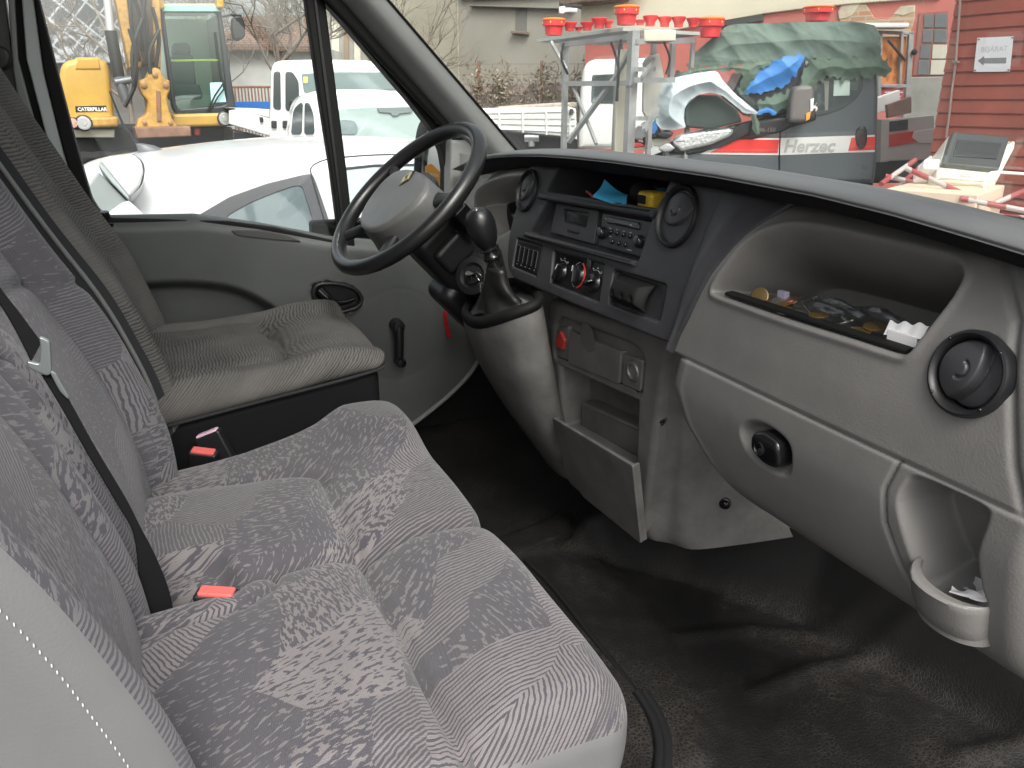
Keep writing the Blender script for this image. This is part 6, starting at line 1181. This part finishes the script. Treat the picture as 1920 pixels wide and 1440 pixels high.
# rack behind the pickup with an orange board and a red sign
fr2 = thing('advert_frame', at(1690, 185, Z=10.2)*[1, 1, 0], 'grey metal frame with an orange board behind the pickup bed', 'frame')
FP2 = vplane(1640, 10.2, 1715, 10.2)
for q_ in ([(1646, 57), (1712, 60), (1712, 66), (1646, 63)], [(1703, 60), (1712, 60), (1704, 200), (1695, 200)], [(1646, 63), (1653, 63), (1650, 200), (1644, 200)], [(1648, 158), (1698, 158), (1698, 164), (1648, 164)], [(1688, 63), (1693, 63), (1688, 160), (1684, 160)]): slab('frame_bar', GALV, fr2, FP2, q_, -0.03, 0.03, 0.005)
ob = slab('orange_board', mat('orange_board', (0.60, 0.20, 0.045), 0.6, var=(4, 0.1)), fr2, FP2, [(1652, 68), (1702, 68), (1697, 158), (1650, 158)], 0.03, 0.06, 0.005)
for k_, (px, s_) in enumerate(((1668, 'ABLAK HUNGARY'), (1681, 'TEL ABLAKOK'))):
    u_, v_ = FP2.uv(px, 152); text('lettering', s_, 0.055, lambda u, v, d: FP2(u_-v, v_+u*0.85, 0.028+d), mat('dark_letter', (0.25, 0.09, 0.03), 0.6), ob)
rs = slab('red_sign', mat('red_sign', (0.50, 0.05, 0.07), 0.5), fr2, FP2, [(1648, 165), (1694, 165), (1694, 192), (1648, 192)], 0.0, 0.03, 0.005)
u_, v_ = FP2.uv(1660, 191); text('lettering', 'MBE', 0.10, lambda u, v, d: FP2(u_+u, v_+v, -0.006+d), PAPERW, rs, bold=0.004)
b = MB()
for q_ in ([(1659, 172), (1693, 172), (1693, 174), (1659, 174)],): b.prism(pp(FP2, *q_), FP2, -0.004, 0.0, 0.001, 1)
b.build('sign_line', PAPERW, rs)
MB().tube([FP2(*FP2.uv(1662, 76), -0.05), FP2(*FP2.uv(1694, 114), -0.05)], 0.018, 8).build('gas_strut', BLACK, fr2)
MB().lathe([(0.03, 0), (0.04, 0.02), (0.02, 0.05), (0, 0.05)], FP2(*FP2.uv(1711, 98), -0.03), FP2.n, 14).build('frame_lamp', BLACK, fr2)
# ---- red boarded hut
HUTM = mat('red_boards', (0.32, 0.075, 0.050), 0.55, spec=0.4, var=(2.2, 0.22), bump=(60, 0.25, 0.002))
hut = thing('red_hut', at(1760, 185, Z=7.6)*[1, 1, 0], 'red hut clad in horizontal boards with a cable down its wall', 'hut')
HU = Plane(at(1751, 240, Z=7.6)*[1, 1, 0], at(1930, 240, Z=6.9)*[1, 1, 0]-at(1751, 240, Z=7.6)*[1, 1, 0], (0, 0, 1))
prof = []
for i in range(28):
    z_ = 0.05+i*0.118; prof += [(z_, 0.0), (z_+0.100, 0.012), (z_+0.108, 0.022), (z_+0.116, 0.022)]
u1 = 3.2; b = MB(); b.grid(np.array([[HU(u, z_, d_) for z_, d_ in prof] for u in np.linspace(0, u1, 8)])); b.grid(np.array([[HU(0.0, z_, d_) for z_, d_ in prof], [HU(0.0, z_, 2.5) for z_, d_ in prof]])); b.build('board_wall', HUTM, hut, 25)
MB().prism([(0.02, 0.0), (u1, 0.0), (u1, 3.36), (0.02, 3.36)], HU, 0.05, 2.5, 0.01).build('core', mat('hut_core', (0.1, 0.03, 0.02), 0.8), hut)
MB().prism([(-0.25, 3.36), (u1, 3.36), (u1, 3.46), (-0.25, 3.46)], HU, -0.3, 2.8, 0.02).build('roof', mat('felt_roof', (0.06, 0.06, 0.06), 0.9), hut)
PIPE = mat('grey_conduit', (0.26, 0.20, 0.18), 0.6)
MB().tube(spline([HU(*HU.uv(*p), -0.02) for p in [(1804, -20), (1800, 40), (1794, 118), (1787, 170), (1782, 215), (1776, 258)]], 4), 0.011, 8).build('cable', PIPE, hut)
slab('cable_clip', PIPE, hut, HU, [(1790, 114), (1800, 114), (1800, 118), (1790, 118)], -0.04, 0.0, 0.004)
ps = tag(slab('arrow_sign', mat('sign_paper', (0.78, 0.78, 0.80), 0.7), None, HU, [(1833, 71), (1901, 68), (1894, 134), (1826, 135)], -0.006, -0.003, 0.0006), 'white paper sign with a left arrow pinned on the red hut', 'sign')
INK = mat('faded_ink', (0.20, 0.20, 0.21), 0.7); INK2 = mat('pale_ink', (0.50, 0.50, 0.53), 0.7)
slab('arrow', INK, ps, HU, [(1834, 114), (1846, 105), (1846, 109), (1888, 108), (1887, 119), (1845, 119), (1845, 123)], -0.0075, -0.006, 0.0003)
u_, v_ = HU.uv(1839, 98); text('lettering', 'BEJÁRAT', 0.062, lambda u, v, d: HU(u_+u*0.98, v_+v, -0.007+d), INK2, ps)
for p_ in ((1836, 74), (1899, 71), (1829, 132), (1892, 131)): slab('pin', INK, ps, HU, [(p_[0]-2, p_[1]-1.5), (p_[0]+2, p_[1]-1.5), (p_[0]+2, p_[1]+1.5), (p_[0]-2, p_[1]+1.5)], -0.009, -0.006, 0.0005)
# ---- floodlight on a carton, red-white barrier poles
FLP = Plane(at(1820, 345, Z=4.3), at(1884, 262, Z=4.3)-at(1781, 254, Z=4.3), at(1781, 254, Z=4.3)-at(1764, 316, Z=4.2))
fl_ = thing('floodlight', at(1820, 345, Z=4.3), 'old cream floodlight with black front resting on a carton', 'floodlight')
slab('housing', mat('cream_housing', (0.62, 0.58, 0.48), 0.6, var=(8, 0.08)), fl_, FLP, [(1780, 252), (1890, 262), (1906, 264), (1904, 276), (1866, 348), (1754, 336), (1758, 318)], 0.0, 0.22, 0.02, 0.01)
slab('front_plate', mat('flood_black', (0.028, 0.030, 0.030), 0.45), fl_, FLP, [(1781, 253), (1889, 262), (1868, 325), (1762, 314)], -0.03, 0.02, 0.012, 0.015)
slab('grille', mat('grille_black', (0.015, 0.016, 0.016), 0.3), fl_, FLP, [(1790, 270), (1872, 276), (1862, 306), (1781, 300)], -0.036, -0.02, 0.004)
slab('maker_plate', SIL, fl_, FLP, [(1801, 327), (1823, 328), (1822, 333), (1800, 332)], -0.006, 0.0, 0.001)
slab('side_box', PAPERW, fl_, FLP, [(1733, 300), (1738, 296), (1764, 298), (1760, 316), (1732, 314)], 0.0, 0.12, 0.01, 0.01)
MB().tube(spline([FLP(*FLP.uv(*p), -0.06) for p in [(1833, 376), (1836, 350), (1848, 338), (1880, 338), (1930, 342)]], 5), 0.008, 8).build('cable', PAPERW, fl_)
cb = MB().rbox((-0.22, -0.30, -0.28), (0.22, 0.30, 0.0), 0.01, 2, M=Matrix.Translation(Vector(tuple(at(1775, 350, Z=4.3))))@Matrix.Rotation(R(25), 4, 'Z')); tag(cb.build('carton', mat('carton', (0.62, 0.50, 0.38), 0.8, var=(5, 0.06))), 'beige carton under the floodlight', 'carton')
kst = NT('red_white_bands'); tco = kst.n('TexCoord').outputs['Object']; sz = kst.n('SeparateXYZ', {0: tco}); fr_ = kst.math('FRACT', kst.math('MULTIPLY', kst.math('ADD', sz.outputs[0], sz.outputs[1]), 4.2)); st_ = kst.math('GREATER_THAN', fr_, 0.5)
kst.put(kst.b.inputs['Base Color'], kst.mix(st_, (0.30, 0.05, 0.05, 1), (0.42, 0.38, 0.37, 1))); kst.b.inputs['Roughness'].default_value = 0.5
for i, (a_, c_, lab) in enumerate([((1652, 345, 4.4), (1716, 300, 4.6), 'red-white banded barrier pole sloping up beside the carton'), ((1700, 316, 4.3), (1835, 376, 4.1), 'red-white banded barrier pole crossing in front of the carton'), ((1660, 330, 4.6), (1760, 352, 4.5), 'red-white banded barrier pole half behind the carton'), ((1800, 372, 4.0), (1935, 398, 3.9), 'red-white banded barrier pole lowest at the right'), ((1840, 392, 4.2), (1935, 352, 4.3), 'red-white banded barrier pole sloping up at the far right'), ((1690, 345, 4.7), (1745, 296, 4.9), 'red-white banded barrier pole steepest behind the carton')]):
    tag(MB().tube([at(a_[0], a_[1], Z=a_[2]), at(c_[0], c_[1], Z=c_[2])], 0.014, 10).build('barrier_pole', kst.m), lab, 'barrier pole', 'barrier poles by the hut')
st2 = MB().rbox((-0.7, -1.0, 0.0), (0.7, 1.0, 1.0), 0.03, 2, M=Matrix.Translation(Vector((at(1790, 380, Z=4.5)[0], at(1790, 380, Z=4.5)[1], 0.0)))@Matrix.Rotation(R(25), 4, 'Z')); tag(st2.build('crate_stack', kst.m), 'stack of red and white barrier boards below the carton', 'barrier stack')
# ---- buildings
k = NT('pink_plaster'); tc = k.n('TexCoord').outputs['Object']; n1 = k.n('TexNoise', {'Vector': tc, 'Scale': 1.3, 'Detail': 6.0}).outputs[0]
k.put(k.b.inputs['Base Color'], k.mix(k.maprange(n1, 0.35, 0.65, 0, 1), (0.52, 0.155, 0.125, 1), (0.44, 0.135, 0.115, 1))); k.b.inputs['Roughness'].default_value = 0.9; PINK = k.m
CRM = mat('cream_plaster', (0.66, 0.60, 0.47), 0.9, var=(0.8, 0.06)); BEIGE = mat('beige_plaster', (0.30, 0.285, 0.245), 0.9, var=(0.5, 0.10)); BEIGE_LIT = mat('lit_beige_plaster', (0.46, 0.43, 0.34), 0.9, var=(0.6, 0.08))
k = NT('bare_brick'); uv_ = k.n('UVMap').outputs[0]; br = k.n('TexBrick', {'Vector': uv_, 1: (0.42, 0.21, 0.12, 1), 2: (0.50, 0.33, 0.19, 1), 3: (0.42, 0.38, 0.30, 1), 'Scale': 1.0, 'Mortar Size': 0.012, 'Brick Width': 0.26, 'Row Height': 0.085}); k.put(k.b.inputs['Base Color'], br.outputs[0]); k.b.inputs['Roughness'].default_value = 0.9; k.put(k.b.inputs['Normal'], k.n('Bump', {'Height': br.outputs[1], 'Strength': -0.6, 'Distance': 0.02}).outputs[0]); BRICK = k.m
pb = thing('pink_building', at(1450, 185, Z=15)*[1, 1, 0], 'pink plastered building with patches of bare brick and cream gable', 'building')
PBP = vplane(1090, 17.5, 1780, 13.5)
b0 = PBP.uv(1094, 185)[0]; b1 = PBP.uv(1800, 185)[0]
MB().prism([(b0, 0), (b1, 0), (b1, 4.2), (b0, 3.6)], PBP, 0, 5, 0.02).build('wall', PINK, pb)
slab('upper_wall', CRM, pb, PBP, [(1090, 78), (1094, -60), (1760, -60), (1765, -4), (1600, 8), (1500, 18), (1436, 26), (1350, 42), (1250, 60), (1180, 70)], -0.06, 0.3, 0.02)
slab('painted_eave_shadow', mat('eave_shadow_tone', (0.06, 0.055, 0.05), 0.8), pb, PBP, [(1352, 40), (1432, 27), (1432, 40), (1380, 48), (1352, 50)], -0.12, 0.1, 0.01)  # dark slab painted in for the shadow under the eave
bo_ = pp(PBP, (1574, 30), (1582, 14), (1606, 4), (1624, 8), (1640, 34), (1664, 38), (1684, 20), (1700, 12), (1716, 14), (1714, 40), (1708, 60), (1700, 84), (1690, 130), (1688, 160), (1650, 165), (1650, 60), (1600, 52), (1576, 44))
pu = lambda c: np.stack([(c-PBP.p)@PBP.u, c[:, 2]], -1)
MB().prism(bo_, PBP, -0.025, 0.1, 0.01).build('bare_brick', BRICK, pb, 30, uv=pu)
slab('plaster_edge', mat('old_plaster', (0.50, 0.44, 0.33), 0.9, var=(9, 0.2)), pb, PBP, [(1572, 22), (1580, 8), (1604, 0), (1612, 8), (1602, 26), (1590, 34), (1574, 36)], -0.035, 0.0, 0.01); slab('plaster_edge', mat('old_plaster', (0.5, 0.44, 0.33), 0.9), pb, PBP, [(1676, 26), (1690, 12), (1716, 10), (1716, 22), (1694, 30)], -0.035, 0.0, 0.01)
wf = slab('window', mat('window_reveal', (0.30, 0.11, 0.09), 0.9), pb, PBP, [(1724, 24), (1780, 20), (1776, 142), (1712, 142)], -0.03, 0.06, 0.01)
for i, q_ in enumerate([[(1734, 28), (1751, 27), (1750, 52), (1733, 52)], [(1754, 27), (1776, 26), (1776, 52), (1753, 52)], [(1732, 55), (1750, 55), (1748, 80), (1730, 80)], [(1753, 55), (1776, 55), (1776, 80), (1752, 80)], [(1728, 84), (1746, 84), (1744, 110), (1725, 110)], [(1750, 84), (1776, 84), (1776, 110), (1748, 110)], [(1724, 113), (1743, 113), (1742, 140), (1721, 140)], [(1747, 113), (1776, 113), (1776, 140), (1745, 140)]]):
    slab('pane', CREAM if i in (5, 7) else mat('dusty_glass', (0.14, 0.155, 0.16), 0.15), wf, PBP, q_, -0.045, 0.0, 0.005)
slab('plinth', mat('cement_plinth', (0.27, 0.26, 0.235), 0.9, var=(2, 0.2)), pb, PBP, [(1700, 145), (1790, 143), (1790, 260), (1690, 260)], -0.06, 0.2, 0.02)
TILE = mat('old_roof_tiles', (0.16, 0.115, 0.09), 0.85, var=(8, 0.3))
slab('roof_edge', TILE, pb, PBP, [(1070, 14), (1076, -60), (1240, -60), (1180, 4), (1130, 10)], -0.5, 0.5, 0.05)
sl_ = thing('security_lamp', at(1062, 20, Z=15.5), 'white security lamp on a bracket under the tiled eave', 'lamp'); SLP = vplane(1040, 15.5, 1090, 15.5)
slab('lamp_head', PAPERW, sl_, SLP, [(1048, 14), (1058, 12), (1061, 22), (1056, 27), (1048, 26)], -0.1, 0.1, 0.02); MB().tube(tubes(SLP, [(1058, 20), (1068, 19), (1082, 20)], 0, 0), 0.04, 8).build('bracket', PAPERW, sl_)
bh = thing('beige_house', at(930, 185, Z=22)*[1, 1, 0], 'plain beige house with one small window behind the fence', 'house')
BH = vplane(862, 22, 1110, 20); hb_ = BH.uv(862, 185)[0]; he_ = BH.uv(1110, 185)[0]
MB().prism([(hb_, 0), (he_, 0), (he_, 4.6), (hb_, 5.2)], BH, 0, 7, 0.02).build('wall', BEIGE, bh)
BH2 = vplane(740, 25, 861.5, 22); MB().prism([(BH2.uv(740, 185)[0], 0), (BH2.uv(861, 185)[0], 0), (BH2.uv(861, 185)[0], 5.2), (BH2.uv(740, 185)[0], 5.2)], BH2, 0.0, 3, 0.02).build('side_wall', BEIGE_LIT, bh)  # side facet's plaster is lightened to paint the light falling on it
hw = slab('window', mat('shutter_grey', (0.16, 0.155, 0.14), 0.8), bh, BH, [(967, 18), (988, 18), (988, 60), (967, 60)], -0.02, 0.1, 0.01); slab('sill', mat('sill_brown', (0.20, 0.15, 0.12), 0.8), hw, BH, [(963, 58), (993, 60), (993, 65), (963, 63)], -0.15, 0.0, 0.01)
slab('eave_rail', mat('pipe_grey', (0.14, 0.13, 0.12), 0.7), bh, BH, [(885, 10), (1080, 16), (1080, 19), (885, 13)], -0.15, 0.0, 0.02)
slab('eave', mat('eave_dark', (0.13, 0.12, 0.105), 0.8), bh, BH, [(862, -8), (1110, -30), (1110, -8), (870, 2)], -0.1, 0.4, 0.02)
# slate shed, tiled house and timber shed on the left
k = NT('slate_lozenges'); tc = k.n('UVMap').outputs[0]; rv = k.n('VectorRotate', {0: tc, 3: R(42)}, rotation_type='Z_AXIS').outputs[0]; s_ = k.n('SeparateXYZ', {0: rv})
def edge(o, f): return k.math('LESS_THAN', k.math('ABSOLUTE', k.math('SUBTRACT', k.math('FRACT', k.math('MULTIPLY', o, f)), 0.5)), 0.055)
e_ = k.math('MAXIMUM', edge(s_.outputs[0], 3.2), edge(s_.outputs[1], 2.7)); nz_ = k.n('TexNoise', {'Vector': tc, 'Scale': 3.5, 'Detail': 7.0, 'Roughness': 0.7}).outputs[0]
sn = k.maprange(k.math('ADD', nz_, k.math('MULTIPLY', k.n('SeparateXYZ', {0: tc}).outputs[1], -0.13)), 0.10, 0.30, 0, 1)
c_ = k.mix(sn, (0.075, 0.078, 0.082, 1), (0.55, 0.56, 0.58, 1)); c_ = k.mix(k.math('MULTIPLY', e_, k.maprange(nz_, 0.35, 0.5, 0.2, 1)), c_, (0.42, 0.43, 0.45, 1)); k.put(k.b.inputs['Base Color'], c_); k.b.inputs['Roughness'].default_value = 0.6
ss = thing('slate_shed', at(150, 185, Z=17)*[1, 1, 0], 'shed with dark lozenge slate roof and frost behind the excavator', 'shed'); SS_ = vplane(60, 16.5, 260, 17)
MB().prism(pp(SS_, (40, -60), (270, -60), (270, 118), (40, 118)), SS_, 0.0, 3, 0.02).build('roof', k.m, ss, 30, uv=lambda c: np.stack([(c-SS_.p)@SS_.u, c[:, 2]], -1)); MB().prism([(SS_.uv(44, 185)[0], 0), (SS_.uv(266, 185)[0], 0), (SS_.uv(266, 185)[0], 2.42), (SS_.uv(44, 185)[0], 2.42)], SS_, 0.3, 3, 0.02).build('wall', mat('shed_wall', (0.16, 0.15, 0.14), 0.9), ss)
th = thing('tiled_house', at(500, 185, Z=20)*[1, 1, 0], 'white-walled house with a brown tiled roof behind the trucks', 'house'); TH = vplane(400, 20, 620, 20)
k = NT('plain_tiles'); tc = k.n('UVMap').outputs[0]; br = k.n('TexBrick', {'Vector': tc, 1: (0.235, 0.15, 0.11, 1), 2: (0.18, 0.115, 0.085, 1), 3: (0.075, 0.05, 0.04, 1), 'Scale': 1.0, 'Mortar Size': 0.010, 'Brick Width': 0.17, 'Row Height': 0.075}); k.put(k.b.inputs['Base Color'], br.outputs[0]); k.b.inputs['Roughness'].default_value = 0.9
a_ = [TH(*TH.uv(*p), d_) for p, d_ in (((415, 18), 1.6), ((585, 15), 1.6), ((600, 88), -0.3), ((400, 84), -0.3))]
b = MB(); b.loft([a_, [p-np.array([0, 0, 0.12]) for p in a_]]); b.build('roof', k.m, th, 20, uv=lambda c: np.stack([(c-TH.p)@TH.u, c[:, 2]*1.3], -1))
MB().prism([(TH.uv(402, 185)[0], 0), (TH.uv(598, 185)[0], 0), (TH.uv(598, 185)[0], 2.95), (TH.uv(402, 185)[0], 2.95)], TH, 0, 4, 0.02).build('wall', mat('whitewash', (0.50, 0.50, 0.48), 0.9, var=(1.2, 0.18)), th)
ts = thing('timber_shed', at(660, 185, Z=23)*[1, 1, 0], 'pale timber shed with upright boards behind the double-cab truck', 'shed'); TS = vplane(590, 23, 780, 23)
MB().prism([(TS.uv(598, 185)[0], 0), (TS.uv(745, 185)[0], 0), (TS.uv(745, 185)[0], 4.0), (TS.uv(598, 185)[0], 4.3)], TS, 0.05, 3, 0.02).build('wall', mat('shed_grey_boards', (0.30, 0.285, 0.26), 0.9, var=(1.5, 0.2)), ts)
for i, (x0_, w_) in enumerate(((622, 14), (645, 9), (664, 12), (690, 10), (716, 9))): slab('post', [CREAM, mat('brown_post', (0.25, 0.18, 0.12), 0.8)][i % 2], ts, TS, [(x0_, 40), (x0_+w_, 40), (x0_+w_, 150), (x0_, 150)], -0.02, 0.08, 0.01)
# railing and blue board by the truck bed
rl = thing('railing', at(470, 185, Z=14)*[1, 1, 0], 'rusty iron railing behind the truck bed', 'railing'); RL = vplane(430, 14, 515, 14)
for i in range(14):
    x_ = 436+i*6.2; MB().tube([RL(RL.uv(x_, 185)[0], z_) for z_ in (1.0, RL.uv(x_, 163)[1])], 0.014, 6).build('bar', RUST, rl)
MB().tube(tubes(RL, [(430, 163), (515, 163)], 0), 0.02, 6).build('rail', RUST, rl)
tag(slab('blue_board', mat('blue_board', (0.03, 0.16, 0.50), 0.5), None, vplane(430, 13.5, 515, 13.5), [(440, 190), (512, 190), (512, 204), (440, 204)], 0, 0.08, 0.01), 'blue board standing behind the truck bed', 'board')
# fence with dry creeper
fc = thing('wire_fence', at(980, 185, Z=19)*[1, 1, 0], 'low wall and wire fence overgrown with dry creeper', 'fence'); FC = vplane(860, 19, 1100, 18.5)
slab('low_wall', mat('old_wall', (0.20, 0.17, 0.15), 0.9, var=(3, 0.25)), fc, FC, [(850, 172), (1100, 168), (1100, 230), (850, 230)], 0.0, 0.2, 0.02)
slab('wall_band', mat('pinkish_band', (0.38, 0.30, 0.29), 0.9, var=(4, 0.15)), fc, FC, [(880, 160), (1100, 158), (1100, 172), (880, 174)], 0.02, 0.18, 0.02)
for x_ in (898, 1016): slab('fence_post', RUST, fc, FC, [(x_-2.5, 114), (x_+2.5, 114), (x_+2.5, 200), (x_-2.5, 200)], -0.05, 0.02, 0.005)
for y_ in (120, 140, 158): MB().tube(tubes(FC, [(860, y_), (1098, y_)], 0, -0.01), 0.006, 5).build('wire', RUST, fc)
g = np.random.default_rng(11); b = MB(); tw = MB()
for i in range(36):
    x_ = g.uniform(870, 1096); y0_ = 200; y1_ = g.uniform(100, 150)+max(0, (900-x_))*0.5; pts = [(x_+g.normal(0, 7)*t, y0_+(y1_-y0_)*t) for t in np.linspace(0, 1, 6)]
    tw.tube(spline([FC(*FC.uv(*p), g.uniform(-0.15, 0.0)) for p in pts], 3), 0.010, 5)
    for _ in range(38):
        t = g.uniform(0.1, 1.0); j = min(4, int(t*5)); p = pts[j]; c = FC(*FC.uv(p[0]+g.normal(0, 9), p[1]+g.normal(0, 9)), g.uniform(-0.25, 0.05)); s_ = g.uniform(0.03, 0.07); a_ = g.normal(0, 1, 3); a_ /= np.linalg.norm(a_); e_ = np.cross(a_, g.normal(0, 1, 3)); e_ /= np.linalg.norm(e_)
        b.add([c, c+a_*s_+e_*s_*0.4, c+a_*s_*1.8, c+a_*s_-e_*s_*0.4], [(0, 1, 2, 3)])
cp_ = thing('creeper', at(980, 185, Z=18.8)*[1, 1, 0], 'dry brown creeper climbing the wire fence', 'creeper'); tw.build('stems', mat('dry_twig', (0.24, 0.20, 0.165), 0.9), cp_, 180); b.build('leaves', mat('dry_leaves', (0.27, 0.225, 0.165), 0.85, var=(5, 0.5)), cp_, None, recalc=False)
# bare trees
BARK = mat('bark', (0.20, 0.165, 0.135), 0.9, var=(6, 0.2))
def tree(p, h, seed, label, spread=0.5):
    g = np.random.default_rng(seed); t = thing('bare_tree', p, label, 'tree', 'bare trees behind the yard'); tk = MB(); tw = MB()
    def grow(p, d, l, r, lev):
        n = 5; pts = [p]
        for i in range(n): d = d+g.normal(0, 0.10, 3)+np.array([0, 0, 0.04]); d /= np.linalg.norm(d); pts.append(pts[-1]+d*l/n)
        (tk if lev == 0 else tw).tube(pts, list(np.linspace(r, r*0.55, n+1)), 7 if lev < 2 else 4, caps=False)
        if lev < 4:
            for _ in range([6, 5, 5, 4][lev]):
                j = g.integers(2, n+1); nd = d+g.normal(0, spread, 3)*[1, 1, 0.7]; nd /= np.linalg.norm(nd); grow(pts[j], nd, l*g.uniform(0.45, 0.7), r*0.5, lev+1)
    grow(np.array(p, float), np.array([g.normal(0, 0.08), g.normal(0, 0.08), 1.0]), h*0.5, h*0.011, 0); tk.build('trunk', BARK, t, 180, recalc=False); tw.build('crown', BARK, t, 180, recalc=False)
for px, Z_, h, sd_, lab in [(545, 17.5, 6.0, 1, 'bare tree right of the excavator cab, before the tiled roof'), (610, 21, 6.5, 2, 'bare tree seen through the quarter window'), (470, 18.5, 5.0, 3, 'thin bare tree close behind the excavator mirror'), (770, 19, 5.2, 4, 'bare tree in front of the lit-toned gable of the beige house'), (250, 15.5, 5.5, 5, 'bare tree behind the excavator boom')]:
    q = at(px, 185, Z=Z_); tree((q[0], q[1], 0), h, sd_, lab)
